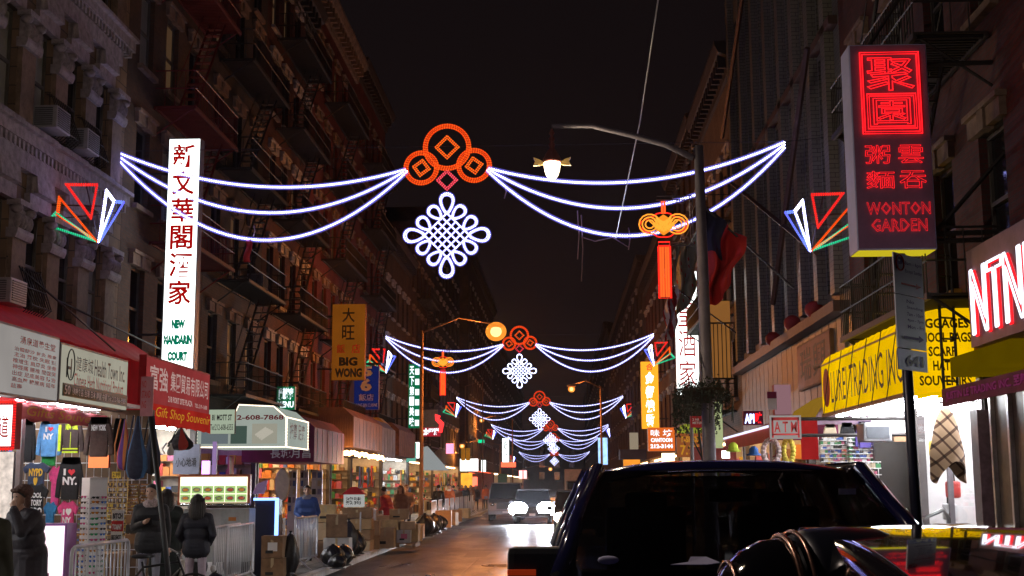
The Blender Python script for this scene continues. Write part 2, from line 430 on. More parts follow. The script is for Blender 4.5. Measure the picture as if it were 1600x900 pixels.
# ================================================================ building pieces
M_p_dark = M_glass
M_p_blind = mat('window_blind_behind_glass', (.30,.31,.27), .45, var=.2, bump=0, coat=.5)
M_p_lit = mat('dim_lit_window', (.10,.07,.05), .3, var=0, bump=0, em=(1,.55,.25), ems=.05)
M_p_lit2 = mat('warm_lit_curtain', (.2,.12,.07), .5, var=.5, scale=3, bump=0, em=(1,.50,.20), ems=.16)
_wc = {}
def window_meshes(w, h, style):
    k = (round(w,2), round(h,2), style)
    if k in _wc: return _wc[k]
    f = MB(); t = .06
    f.box((-.2,-w/2,0),(-.12,-w/2+t,h)).box((-.2,w/2-t,0),(-.12,w/2,h)).box((-.2,-w/2+t,0),(-.12,w/2-t,t)).box((-.2,-w/2+t,h-t),(-.12,w/2-t,h))
    f.box((-.205,-w/2+t,h*.5-.03),(-.11,w/2-t,h*.5+.03))
    if style == 'grid':
        nx = max(2, int(w/.45)); nz = max(3, int(h/.5))
        for i in range(1, nx): f.box((-.19,-w/2+w*i/nx-.018,t),(-.135,-w/2+w*i/nx+.018,h-t))
        for i in range(1, nz): f.box((-.195,-w/2+t,h*i/nz-.015),(-.13,w/2-t,h*i/nz+.015))
    fr = {c: f.mesh('window_frame', c) for c in (M_frame, M_wframe)}
    pn = {}
    for c in (M_p_dark, M_p_blind, M_p_lit, M_p_lit2):
        pn[c] = MB().box((-.19,-w/2+t*.8,t*.8),(-.165,w/2-t*.8,h-t*.8)).mesh('pane', c)
    li = {}
    for c in (M_stone, M_stonet):
        b = MB().box((-.01,-w/2-.16,h),(.10,w/2+.16,h+.26)).box((-.01,-w/2-.2,h+.26),(.16,w/2+.2,h+.34)).box((-.01,-.12,h-.03),(.14,.12,h+.27))
        s = MB().box((-.19,-w/2-.0,-.1),(.0,w/2+.0,0)).box((0,-w/2-.12,-.12),(.12,w/2+.12,0))
        li[c] = (b.mesh('lintel', c), s.mesh('sill', c))
    _wc[k] = (fr, pn, li); return _wc[k]
def put_window(e, side, y, z, w, h, style='sash', fm=None, pm=None, stone=None, trim=True):
    fr, pn, li = window_meshes(w, h, style)
    X = XL if side < 0 else XR; rz = 0 if side < 0 else math.pi
    L = wloc(e); loc = (X-L.x, y-L.y, z-L.z)
    o = link('window', fr[fm or M_frame], e, loc, (0,0,rz))
    q = random.random()
    link('pane', pn[pm or (M_p_dark if q < .62 else M_p_blind if q < .86 else M_p_lit if q < .97 else M_p_lit2)], o)
    if trim:
        link('lintel', li[stone or M_stone][0], e, loc, (0,0,rz)); link('sill', li[stone or M_stone][1], e, loc, (0,0,rz))
    return o
def wall_mesh(e, side, y0, y1, z0, z1, holes, m, depth=9, X=None):
    """front wall with openings, their reveals, end walls and roof, one closed shell"""
    X = X if X is not None else (XL if side < 0 else XR); o = 1 if side < 0 else -1; xi = X - o*.22; xb = X - o*depth
    ys = sorted({y0, y1, *[v for h in holes for v in h[:2]]}); zs = sorted({z0, z1, *[v for h in holes for v in h[2:4]]})
    mb = MB()
    for j in range(len(zs)-1):
        run = None
        for i in range(len(ys)-1):
            cy, cz = (ys[i]+ys[i+1])/2, (zs[j]+zs[j+1])/2
            if any(h[0] < cy < h[1] and h[2] < cz < h[3] for h in holes): continue
            a, b, c, d = ys[i], ys[i+1], zs[j], zs[j+1]
            mb.add([(X,a,c),(X,b,c),(X,b,d),(X,a,d)], [(0,1,2,3)])
    for (a, b, c, d) in [h[:4] for h in holes]:
        mb.add([(X,a,c),(X,b,c),(X,b,d),(X,a,d),(xi,a,c),(xi,b,c),(xi,b,d),(xi,a,d)], [(0,1,5,4),(1,2,6,5),(2,3,7,6),(3,0,4,7)])
        if len([h for h in holes if h[:4] == (a,b,c,d) and len(h) > 4]) == 0:
            mb.add([(xi,a,c),(xi,b,c),(xi,b,d),(xi,a,d)], [(0,1,2,3)])
    mb.add([(X,y0,z0),(xb,y0,z0),(xb,y0,z1),(X,y0,z1),(X,y1,z0),(xb,y1,z0),(xb,y1,z1),(X,y1,z1)], [(0,1,2,3),(4,5,6,7),(3,2,6,7),(1,5,6,2)])
    return mb.build('wall', m, e, normals=False)
def cornice(e, side, y0, y1, z, m, d=.6, h=.9):
    o = 1 if side < 0 else -1; X = XL if side < 0 else XR
    mb = MB()
    prof = [(X-o*.2,z-h),(X+o*.12,z-h),(X+o*.18,z-h*.45),(X+o*d*.8,z-h*.3),(X+o*d,z),(X+o*d,z+.12),(X-o*.2,z+.12)]
    mb.prism(prof, 1, y0+.02, y1-.02)
    mb.build('cornice', m, e)
    mb = MB(); y = y0+.4
    while y < y1-.3:
        mb.box((X+o*.1,y,z-h*.8),(X+o*d*.75,y+.16,z-h*.26)); y += .62
    b = mb.build('cornice_bracket', m, e); b['kind'] = 'stuff'
_fe = {}
def fire_escape(e, side, ya, yb, zs, m, step=3.4, rail=.9):
    o = 1 if side < 0 else -1; X = XL if side < 0 else XR; L = yb-ya
    k = (round(L,2), m.name, step)
    if k not in _fe:
        D = 1.05; mb = MB(); y = 0
        while y < L: mb.box((.06,y,-.03),(D,y+.035,0)); y += .11
        mb.box((.04,0,-.07),(.09,L,.0)).box((D-.03,0,-.08),(D+.03,L,.01))
        for yy in (0.1, L-.1):
            mb.bar((0,yy,-.75),(D-.1,yy,-.06),.022); mb.bar((0,yy,-.05),(D,yy,-.05),.02)
        r = MB()
        for zz in (.45, rail): r.bar((D,0,zz),(D,L,zz),.018); r.bar((.05,0,zz),(D,0,zz),.018); r.bar((.05,L,zz),(D,L,zz),.018)
        y = 0
        while y <= L: r.bar((D,y,0),(D,y,rail),.010); y += .14
        for x in (.3,.55,.8):
            for yy in (0, L): r.bar((x,yy,0),(x,yy,rail),.010)
        st = MB(); y0, y1 = L*.18, L*.82
        for x in (.38,.80): st.box((x-.012,0,0),(x+.012,.001,0)) if False else st.bar((x,y0,0),(x,y1,step-.05),.035)
        for i in range(1, 13):
            t = i/13; st.box((.38, y0+(y1-y0)*t-.09, step*t-.012), (.80, y0+(y1-y0)*t+.09, step*t+.012))
        for x in (.36,.82): st.bar((x,y0,.8),(x,y1,step+.75),.014)
        _fe[k] = (mb.mesh('platform', m), r.mesh('railing', m), st.mesh('stair', m))
    p, r, st = _fe[k]; Lc = wloc(e)
    for i, z in enumerate(zs):
        fe = link('fire_escape', p, e, (X-Lc.x, (ya if side < 0 else yb)-Lc.y, z-Lc.z), (0,0,0 if side < 0 else math.pi))
        link('railing', r, fe)
        if i < len(zs)-1: link('stair', st, fe)
def building(label, side, y0, y1, zt, wm, cols, storeys, w=1.0, h=1.9, stone=None, style='sash', corn=None, cat='building', name='brick_building', trim=True, holes=(), fm=None, z0=3.7, feet=None):
    X = XL if side < 0 else XR
    e = empty(name, (X, (y0+y1)/2, 0), label, cat, 'buildings along the %s side of the street' % ('left' if side < 0 else 'right'))
    hs = [(c-w/2, c+w/2, z, z+h) for c in cols for z in storeys]
    wall_mesh(e, side, y0+.01, y1-.01, z0, zt, hs + list(holes), wm)
    for c in cols:
        for z in storeys: put_window(e, side, c, z, w, h, style, fm, None, stone, trim)
    if corn: cornice(e, side, y0, y1, zt, corn)
    return e

M_br_red = brick_mat('dark_red_brick', (0.124,0.034,0.025), (0.081,0.022,0.017), (0.062,0.050,0.043))
M_br_brown = brick_mat('brown_brick', (0.118,0.062,0.037), (0.081,0.043,0.028), (0.074,0.062,0.050))
M_br_tan = brick_mat('tan_brick', (0.204,0.144,0.090), (0.156,0.108,0.069), (0.096,0.078,0.060))
M_br_beige = brick_mat('cream_brick', (0.276,0.240,0.180), (0.216,0.186,0.144), (0.120,0.108,0.090))
M_br_paint = brick_mat('red_painted_brick', (0.186,0.037,0.028), (0.149,0.028,0.022), (0.112,0.025,0.019))
M_br_dark = brick_mat('soot_dark_brick', (.07,.05,.045), (.05,.038,.034), (.04,.035,.03))
M_glaze = brick_mat('white_glazed_brick', (0.260,0.252,0.210), (0.231,0.227,0.189), (0.076,0.071,0.059), w=.3, h=.1, rough=.3, stain=.25)
M_cor = mat('dark_painted_cornice', (.06,.045,.04), .7)

# ---- left row. L1: stone fronted building nearest on the left
c1 = [23.55 + 1.6*k for k in range(-5, 3)]
e = building('tan stone-trimmed building nearest on the left, with carved capitals between its windows and air conditioners', -1, 12, 28.3, 15.4,
    brick_mat('tan_sandstone_block', (.28,.185,.12), (.20,.13,.09), (.09,.07,.06), .7, .36, stain=.55), c1, [5.15, 8.75, 12.4], .92, 2.05, M_stone, corn=None, trim=False, name='stone_building')
L1 = e
M_purpstone = mat('weathered_limestone', (.36,.31,.33), .85, var=.45, scale=6, bump=.6)
def cap_mesh():
    mb = MB()
    mb.prism([(-.02,-.02),(.16,-.02),(.2,.08),(.2,.16),(-.02,.16)], 1, -.36, .36)            # astragal
    for i in range(5):                                                                        # scrolls / leaves
        y = -.26+.13*i; mb.ell((.13, y, .32), (.10,.055,.15), 8, 6)
    for y in (-.3,.3): mb.ell((.14, y, .52), (.12,.10,.09), 10, 6)
    mb.box((-.02,-.3,.16),(.1,.3,.55)); mb.box((-.02,-.38,.58),(.24,.38,.68))
    return mb.mesh('capital', M_purpstone)
def lint_mesh():
    mb = MB(); mb.box((-.02,-.5,2.05),(.12,.5,2.32)); mb.box((-.02,-.8,2.68),(.16,.8,3.02))
    for i in range(7): mb.lathe([(.05,0),(.05,.3)], (.12,-.42+.14*i,2.33), 6)
    mb.prism([(-.02,2.3),(.24,2.34),(.2,2.66),(-.02,2.68)], 1, -.42, .42)
    return mb.mesh('lintel', M_purpstone)
capm, linm = cap_mesh(), lint_mesh()
pilm = MB().box((-.02,-.3,-.1),(.09,.3,1.45)).mesh('pilaster', M_stonet)
silm = MB().box((-.2,-.62,-.14),(.16,.62,0)).mesh('sill', M_purpstone)
bandm = MB().box((-.02,0,0),(.2,16.2,.22)).box((-.02,0,.22),(.3,16.2,.30)).mesh('string_course', M_purpstone)
dm = MB(); y = 0
while y < 16.1: dm.box((.0,y,-.17),(.17,y+.09,0)); y += .19
dm = dm.mesh('dentil_band', M_purpstone)
for z in (5.15, 8.75, 12.4):
    for k, c in enumerate(c1):
        link('lintel', linm, L1, (0, c-20.15, z)); link('sill', silm, L1, (0, c-20.15, z))
        if k >= 2:
            link('pilaster', pilm, L1, (0, c+.8-20.15, z)); link('capital', capm, L1, (0, c+.8-20.15, z+1.38))
    link('string_course', bandm, L1, (0, 12.05-20.15, z-.42)); d = link('dentil_band', dm, L1, (0, 12.05-20.15, z-.42)); d['kind'] = 'stuff'
# air conditioners and window guards on L1
M_ac = mat('grey_metal_casing', (.38,.38,.42), .45, .3, var=.2)
M_acg = mat('dark_vent_grille', (.12,.13,.15), .5, .4)
def ac_unit(y, z, label, side=-1):
    o = 1 if side < 0 else -1; X = XL if side < 0 else XR
    e = empty('air_conditioner', (X, y, z), label, 'air conditioner', 'window air conditioners')
    MB().box((X-o*.12,y-.34,z),(X+o*.48,y+.34,z+.44)).build('casing', M_ac, e, bevel=.015)
    mb = MB()
    for i in range(9): mb.box((X+o*.481,y-.29,z+.04+i*.042),(X+o*.497,y+.29,z+.06+i*.042))
    for i in range(9): mb.box((X+.05*o+.0,y-.352,z+.05+i*.04),(X+o*.40,y-.341,z+.07+i*.04))
    mb.build('grille', M_acg, e)
ac_unit(c1[5], 8.78, 'pale window air conditioner in the upper row, nearest the left photo edge')
ac_unit(c1[6], 8.78, 'pale window air conditioner in the upper row, second from the left photo edge')
ac_unit(c1[4], 5.2, 'grey window air conditioner above the white sign of red characters')
ac_unit(31.6, 8.62, 'window air conditioner on the brown building behind the tall white sign')
ac_unit(40.6, 8.32, 'window air conditioner high on the third building from the left')
ac_unit(47.0, 11.62, 'window air conditioner on the fourth building from the left')
def guard(y, z, label):
    e = empty('window_guard', (XL, y, z), label, 'window guard', 'iron window guards')
    mb = MB()
    for i in range(9):
        yy = y-.46+.115*i
        mb.tube([(XL,yy,z+.85),(XL+.1,yy,z+.84),(XL+.22,yy,z+.5),(XL+.36,yy,z+.12),(XL+.2,yy,z-.02),(XL,yy,z)], .012, 4)
    mb.build('bar', M_iron, e)
    MB().bar((XL+.24,y-.48,z+.45),(XL+.24,y+.48,z+.45),.014).bar((XL+.36,y-.48,z+.12),(XL+.36,y+.48,z+.12),.014).build('rail', M_iron, e)
guard(c1[5]+.75, 8.78, 'bulging iron guard beside the upper air conditioner nearest the photo edge')
guard(c1[6]+.75, 8.78, 'bulging iron guard beside the second upper air conditioner')
guard(c1[5]-.3, 5.2, 'bulging iron guard under the lower windows at the left photo edge')

LB = [  # label, y0, y1, top, wall, window cols, storeys, stone
 ('dark red-brown brick building with a red fire escape behind the tall white sign', 28.3, 35.0, 19.5, M_br_brown, [29.6,31.6,33.6], [5.2,8.6,12.0,15.4], M_stonet, M_cor),
 ('soot dark brick tenement with black fire escapes, third from the left edge', 35.0, 42.0, 20.5, M_br_dark, [36.2,38.4,40.6], [5.0,8.3,11.6,14.9,17.6], M_stonet, M_cor),
 ('dark red brick tenement, fourth from the left edge', 42.0, 50.0, 21.0, M_br_red, [43.2,45.1,47.0,48.9], [5.0,8.3,11.6,14.9,18.0], M_stone, M_cor),
 ('red painted tenement with pale window hoods behind the amber sign', 50.0, 61.0, 22.6, M_br_paint, [51.3,53.4,55.5,57.6,59.7], [5.0,8.4,11.8,15.2,18.6], M_stonet, M_stonet),
 ('red brick tenement with a long ladder of fire escapes right of the amber sign', 61.0, 71.5, 23.0, M_br_paint, [62.4,64.6,66.8,69.0,70.6], [5.0,8.4,11.8,15.2,18.6], M_stonet, M_cor),
 ('low brown brick building behind the green and white vertical sign', 71.5, 84.0, 16.5, M_br_brown, [73,75.5,78,80.5,82.8], [5.0,8.4,11.8], M_stone, M_cor),
 ('brown tenement behind the first utility pole', 84.0, 100.0, 19.5, M_br_brown, [86,88.6,91.2,93.8,96.4,98.6], [5.0,8.4,11.8,15.2], M_stonet, M_cor),
 ('dark tenement with pale lintels left of the yellow traffic signal', 100.0, 126.0, 24.0, M_br_dark, [102.5+3*i for i in range(8)], [5.0,8.4,11.8,15.2,18.6], M_stone, M_cor),
 ('distant brown block past the yellow traffic signal on the left', 138.0, 190.0, 27.5, M_br_brown, [141+4*i for i in range(12)], [5.0,8.4,11.8,15.2,18.6,22], M_stone, M_cor),
 ('farthest dark block on the left of the street', 190.0, 330.0, 24.0, M_br_dark, [196+8*i for i in range(16)], [5.0,9,13,17], M_stone, M_cor)]
LBE = []
for (lb, y0, y1, zt, wm, cols, sts, st, co) in LB:
    be = building(lb, -1, y0, y1, zt, wm, cols, sts, 1.0, 1.95, st, corn=co, name='brick_building'); LBE.append(be)
fire_escape(LBE[0], -1, 30.2, 34.4, [7.9, 11.3, 14.7], M_redir)
fire_escape(LBE[1], -1, 36.0, 41.0, [4.6, 7.9, 11.2, 14.5], M_iron, 3.3)
fire_escape(LBE[2], -1, 43.4, 48.6, [4.6, 7.9, 11.2, 14.5, 17.8], M_iron, 3.3)
fire_escape(LBE[3], -1, 52.5, 58.5, [4.6, 8.0, 11.4, 14.8, 18.2], M_iron, 3.4)
fire_escape(LBE[4], -1, 63.0, 69.0, [4.6, 8.0, 11.4, 14.8, 18.2], M_iron, 3.4)
fire_escape(LBE[6], -1, 88.0, 94.0, [4.6, 8.0, 11.4, 14.8], M_iron, 3.4)

RB = [
 ('dark red brick building nearest on the right, behind the red neon vertical sign', 10.0, 26.4, 17.5, M_br_red, [12.5,15,17.5,19.8,22.2,24.6], [4.9,8.6,12.3], M_stonet, M_cor),
 ('tall beige building with warm lit panels behind the lamp post', 42.6, 53.0, 17.0, M_br_tan, [44.2,46.4,48.8,51.2], [4.9,8.2,11.5], M_stone, M_cor),
 ('brown building behind the white vertical sign on the right', 53.0, 66.0, 17.5, M_br_brown, [55,57.6,60.2,62.8,65], [4.9,8.2,11.5,14.6], M_stone, M_cor),
 ('dark building behind the orange vertical sign', 66.0, 90.0, 16.0, M_br_red, [68,71,74,77,80,83,86,88.5], [4.9,8.2,11.5], M_stone, M_cor),
 ('distant brown block on the right of the street', 90.0, 160.0, 18.0, M_br_brown, [94+5*i for i in range(13)], [4.9,8.2,11.5,14.6], M_stone, M_cor),
 ('farthest dark block on the right of the street', 160.0, 330.0, 22.0, M_br_dark, [166+8*i for i in range(20)], [5,9,13,17], M_stone, M_cor)]
RBE = []
for (lb, y0, y1, zt, wm, cols, sts, st, co) in RB:
    RBE.append(building(lb, 1, y0, y1, zt, wm, cols, sts, 1.05, 2.0, st, corn=co))
fire_escape(RBE[0], 1, 17.2, 22.6, [4.55, 8.2, 11.9], M_iron, 3.65)
fire_escape(RBE[1], 1, 44, 50, [4.5, 7.8, 11.1], M_iron, 3.3)
# tall windowed building with white glazed piers (R2)
e = empty('pier_building', (XR, 34.5, 0), 'tall building of white glazed brick piers and high gridded windows above the red awnings', 'building', 'buildings along the right side of the street')
R2 = e
pc = [27.2, 28.95, 30.9, 32.8, 34.9, 37.2, 39.8, 42.3]
hs = []
for i in range(len(pc)-1):
    a, b = pc[i]+.32, pc[i+1]-.32
    for z, hh in ((6.2,5.4),(12.2,5.2)):
        hs.append((a, b, z, z+hh))
wall_mesh(e, 1, 26.41, 42.59, 3.9, 19.5, hs, M_glaze)
for (a, b, z, zz) in hs: put_window(e, 1, (a+b)/2, z, b-a, zz-z, 'grid', M_frame, random.choice([M_p_dark,M_p_dark,M_p_blind,M_p_lit]), trim=False)
pm = MB().box((-.0,-.22,0),(.2,.22,13.4)).mesh('pier', M_glaze)
for p in pc: link('pier', pm, e, (0, p-34.5, 6.0), (0,0,math.pi))
M_ledge = mat('rusty_steel_ledge', (.13,.08,.07), .6, .3)
MB().box((XR-.35,26.5,5.55),(XR+.02,42.5,5.78)).box((XR-.2,26.5,11.75),(XR+.02,42.5,11.95)).build('ledge', M_ledge, e)
M_sid = mat('pale_metal_siding', (0.275,0.264,0.242), .5, .1)
sd = MB().box((0,-.36,0),(.07,.36,1.85)).mesh('siding_panel', M_sid, bevel=.012)
y = 27.2
while y < 42: link('siding_panel', sd, e, (0, y-34.5, 3.68), (0,0,math.pi)); y += .77
mb = MB()
for (ya, za, yb, zb) in ((42,13.5,30,19.5),(41.5,12.0,27.2,6.9),(27.3,11.5,33,6.6)):
    mb.bar((XR-.5,ya,za),(XR-.5,yb,zb),.07)
mb.build('diagonal_strut', M_ledge, e)
cornice(e, 1, 26.5, 42.5, 19.5, M_cor)
# slim bar diagonals of wire netting on the front
# lower ground floors: dark shop walls behind the awnings
M_shopwall = mat('grimy_shopfront_panel', (.10,.085,.08), .6)

# a tall tower closing the far end
e = empty('brick_building', (-2, 345, 0), 'dim far block closing the end of the street', 'building')
MB().box((-26,345,0),(24,365,13)).build('wall', M_br_dark, e)
mb = MB()
for i in range(11):
    for j in range(3): mb.box((-22+4*i,344.9,3+3.2*j),(-20.6+4*i,345.01,5+3.2*j))
mb.build('window', M_glass, e)
# ================================================================ rope lights
G_wbead = glow('white_led', (.66,.68,1.0), 14)
G_wtube = glow('blue_white_rope', (.25,.25,1.0), 8)
G_obead = glow('amber_led', (1.0,.20,.015), 1.5)
G_otube = glow('red_orange_rope', (1.0,.05,.006), .9)
G_rbead = glow('red_led', (1.0,.03,.02), 1.3)
G_rtube = glow('red_rope', (1.0,.012,.02), .7)
G_o2bead = glow('orange_led', (1.0,.13,.01), 1.4)
G_o2tube = glow('orange_rope', (1.0,.035,.004), .8)
G_gbead = glow('green_led', (.05,.75,.38), 1.1)
G_gtube = glow('green_rope', (.0,.45,.16), .7)
G_bbead = glow('blue_led', (.14,.24,1.0), 1.8)
G_btube = glow('blue_rope', (.10,.08,1.0), 1.8)
G_pbead = glow('pink_led', (1.0,.12,.16), 1.4)
G_ptube = glow('pink_rope', (.9,.02,.06), .8)
def halo_sheath(name, col, st, k):
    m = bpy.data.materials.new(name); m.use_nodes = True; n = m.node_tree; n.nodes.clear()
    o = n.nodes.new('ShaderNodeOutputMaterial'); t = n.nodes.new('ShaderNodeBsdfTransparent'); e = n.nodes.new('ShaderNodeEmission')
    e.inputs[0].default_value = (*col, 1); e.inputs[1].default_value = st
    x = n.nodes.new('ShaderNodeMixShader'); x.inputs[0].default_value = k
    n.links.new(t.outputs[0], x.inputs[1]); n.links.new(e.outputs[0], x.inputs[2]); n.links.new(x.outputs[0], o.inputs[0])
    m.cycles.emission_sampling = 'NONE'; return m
G_wsh = halo_sheath('violet_clear_sheath', (.22,.20,1.0), .9, .34)  # bloom of the LEDs drawn as a faintly glowing violet skin
G_osh = halo_sheath('red_clear_sheath', (1.0,.05,.01), .5, .3)
WHITE = (G_wtube, G_wbead, G_wsh); ORANGE = (G_otube, G_obead, G_osh)
def resample(pts, step, closed=False):
    pts = [Vector(p) for p in pts]
    if closed: pts = pts + [pts[0]]
    out = [pts[0]]; acc = 0
    for a, b in zip(pts, pts[1:]):
        L = (b-a).length; t = step-acc
        while t < L: out.append(a+(b-a)*(t/L)); t += step
        acc = (acc+L) % step
    return out
def rope_mb(mb, pts, r, closed=False, spacing=None, flat=False, sh=0):
    mb.tube(pts, r, 5, 0, closed=closed)
    if sh: mb.tube(pts, r*sh, 7, 2, closed=closed, cap=False)
    sp = spacing or r*2.0
    q = r*1.32
    for p in resample(pts, sp, closed):
        x, y, z = p
        mb.add([(x-q,y,z),(x+q,y,z),(x,y-q,z),(x,y+q,z),(x,y,z-q),(x,y,z+q)],
               [(0,2,5),(2,1,5),(1,3,5),(3,0,5),(2,0,4),(1,2,4),(3,1,4),(0,3,4)], 1)
    return mb
def swag(x0, z0, x1, z1, sag, n=28):
    return [(x0+(x1-x0)*i/n, 0, z0+(z1-z0)*i/n - sag*4*(i/n)*(1-i/n)) for i in range(n+1)]
_arch = {}
WHITE_FAR = (glow('far_white_rope', (.62,.66,1.0), 3.0), G_wbead, G_wsh)
def arch_parts(det):
    """all parts of one garland as meshes, local to the centre of the big coin; det widens the bead pitch for far ones"""
    if det in _arch: return _arch[det]
    P = []; r = .027*(1 if det < 2 else 1.25); sp = r*2*det; WHITE = WHITE_FAR if det > 1.5 else (G_wtube, G_wbead, G_wsh)
    for s, sd in ((-1,'l'),(1,'r')):
        for (z0, z1, sag, xi) in ((0,-.50,.60,.93),(-.06,-.52,1.16,.92),(-.13,-.55,1.74,.90)):
            P.append(('swag', rope_mb(MB(), swag(s*7.55, z0-.0, s*xi, z1, sag), r*.82, spacing=sp, sh=2.6).mesh('swag', WHITE)))
    def coin(cx, cz, R_, q, ang=0):
        mb = MB(); rr = .018
        c = lambda R0, n: [(cx+R0*math.cos(2*math.pi*i/n), 0, cz+R0*math.sin(2*math.pi*i/n)) for i in range(n)]
        for R0 in (R_, R_-.075): rope_mb(mb, c(R0, 36), rr, True, .055*det)
        zz = [(cx+(R_-.0375)*math.cos(2*math.pi*i/40), 0, cz+(R_-.0375)*math.sin(2*math.pi*i/40)) for i in range(40)]
        rope_mb(mb, zz, rr*.7, True, .055*det)
        sq = MB()
        for q0 in (q, q-.06):
            rope_mb(sq, [(cx+q0*math.cos(a+ang),0,cz+q0*math.sin(a+ang)) for a in (0,math.pi/2,math.pi,3*math.pi/2)], rr*.9, True, .05*det)
        return [('coin_ring', mb.mesh('coin_ring', ORANGE)), ('coin_square', sq.mesh('coin_square', ORANGE))]
    for k, c in enumerate((coin(0,0,.53,.27), coin(-.58,-.47,.385,.20,-.15), coin(.61,-.43,.385,.20,.15))): P += c
    mb = MB()
    for q0 in (.235,.18): rope_mb(mb, [(q0*math.cos(a),0,-.76+q0*math.sin(a)) for a in (0,math.pi/2,math.pi,3*math.pi/2)], .016, True, .05*det)
    P.append(('diamond', mb.mesh('diamond', (G_ptube, G_pbead))))
    KC = -2.02; q = .50
    lat = MB(); d = 1/math.sqrt(2); h = q*d            # half-side of the rotated square
    rot = lambda a, b: ((a-b)*d, 0, KC+(a+b)*d)
    n = 5
    for i in range(n+1):
        t = -h+2*h*i/n
        rope_mb(lat, [rot(t,-h), rot(t,h)], .015, False, .036*det, sh=2*(det < 1.5)); rope_mb(lat, [rot(-h,t), rot(h,t)], .015, False, .036*det, sh=2*(det < 1.5))
    P.append(('lattice', lat.mesh('lattice', WHITE)))
    def petal(bx, bz, ang, L, w):
        pts = []
        for i in range(20):
            t = 2*math.pi*i/20
            u = L*(.5-.5*math.cos(t)); v = w*math.sin(t)*(.38+.62*(u/L))
            pts.append((bx+u*math.cos(ang)-v*math.sin(ang), 0, bz+u*math.sin(ang)+v*math.cos(ang)))
        m2 = MB(); rope_mb(m2, pts, .017, True, .040*det, sh=2.6*(det < 1.5))
        ins = []
        cx = sum(p[0] for p in pts)/20; cz = sum(p[2] for p in pts)/20
        for p in pts: ins.append((cx+(p[0]-cx)*.80, 0, cz+(p[2]-cz)*.80))
        rope_mb(m2, ins, .009, True, .04*det, sh=2.4*(det < 1.5))
        P.append(('knot_loop', m2.mesh('knot_loop', WHITE)))
    for a in (0,90,180,270):
        ar = R(a); petal(q*.97*math.cos(ar), KC+q*.97*math.sin(ar), ar, .47, .20)
    for a in (45,135,225,315):
        ar = R(a); tx, tz = -math.sin(ar), math.cos(ar)
        for s in (-.175,.175):
            petal(h*math.cos(ar)+tx*s, KC+h*math.sin(ar)+tz*s, ar, .37, .165)
    w = MB()
    w.bar((-7.5,0,.02),(7.5,0,.02),.006); w.bar((0,0,-.53),(0,0,-.55),.006); w.bar((0,0,-.98),(0,0,-1.05),.01)
    w.bar((-8.6,.1,.1),(-7.45,0,0),.008); w.bar((7.45,0,0),(8.6,.1,.14),.008)
    P.append(('support_wire', w.mesh('support_wire', M_iron)))
    _arch[det] = P; return P
words = ['nearest', 'second', 'third', 'fourth', 'fifth', 'sixth', 'farthest']
arch_px = [(698.5,230,28.0),(811.5,524,72.0),(843,620,117),(860,663,165),(865,682,214),(866,706,278),(850,748,420)]
for i, (px, py, Y) in enumerate(arch_px):
    c = F(px, py, Y)
    a = empty('light_garland', c, '%s garland over the street, white swags with three orange coins and a white knot' % words[i], 'street light garland', 'light garlands across the street')
    det = 1 if i == 0 else 2 if i == 1 else 3.5
    for nme, me in arch_parts(det): link(nme, me, a)
    if i == 0:
        for (x, z0, z1) in ((-4.35,-1.75,-2.0),(1.3,-.9,-1.2),(2.92,-1.5,-2.6),(3.0,-1.6,-3.1),(4.05,-1.9,-2.4)):
            MB().tube([(x,0,z0),(x+.03,0,(z0+z1)/2),(x-.01,0,z1)], .012, 4).build('loose_cord', mat('pinkish_old_cord', (.45,.30,.32), .8), a, local=True)
        mb = MB().tube([(3.0,0,-2.1),(3.3,0,-2.2),(3.7,0,-2.12),(4.05,0,-2.35)], .010, 4)
        o = mb.build('loose_cord', mat('pinkish_old_cord', (.45,.30,.32), .8), a, local=True)
mb = MB(); p = F(388,374,28); mb.grid(lambda u,v: (p.x-.07+.14*u+.03*math.sin(6*v), p.y+.02*math.sin(5*u+3*v), p.z-.52*v), 4, 8)
tag(mb.build('red_ribbon', M_red, solid=.01), 'small red cloth ribbon hanging from the lowest left swag of the nearest garland', 'ribbon')

# fans of coloured triangles
def fan_parts(det):
    tr = [  # polygons in px of the nearest fan, relative to its apex
      ('red_triangle', [(-58,-99),(-5,-98),(-13,-40)], (G_rtube,G_rbead)),
      ('orange_triangle', [(-68,-78),(-70,-48),(-1,-2)], (G_o2tube,G_o2bead)),
      ('green_triangle', [(-72,-52),(-90,-32),(-3,-3)], (G_gtube,G_gbead)),
      ('white_triangle', [(10,-88),(24,-70),(1,-1)], WHITE),
      ('blue_triangle', [(24,-70),(40,-68),(3,-2)], (G_btube,G_bbead))]
    out = []
    for n_, pg, ms in tr:
        mb = MB(); k = 1/83.0
        for off in (0, .10):
            cx = sum(p[0] for p in pg)/3; cy = sum(p[1] for p in pg)/3
            pts = [((cx+(p[0]-cx)*(1-off))*k, (0.02 if off else 0), -(cy+(p[1]-cy)*(1-off))*k) for p in pg]
            rope_mb(mb, pts, .019*(1 if det == 1 else 1.7), True, .045*det)
        out.append((n_, mb.mesh(n_, ms)))
    b = MB().bar((0,.06,-.02),(-.3,.06,1.15),.012).bar((0,.06,-.02),(.42,.06,.85),.012).bar((-.95,.06,.5),(.35,.06,.62),.012)
    out.append(('backing_frame', b.mesh('backing_frame', M_iron)))
    return out
FP = {1: fan_parts(1), 3: fan_parts(1.6)}
fans = [(153,380,24.2,-1,1),(1267,394,25.2,1,1),(603,582,64,-1,3),(1022,571,66,1,3),(712,651,108,-1,3),(978,653,110,1,3),(770,686,165,-1,3),(953,683,160,1,3),(802,722,250,-1,3),(932,712,250,1,3)]
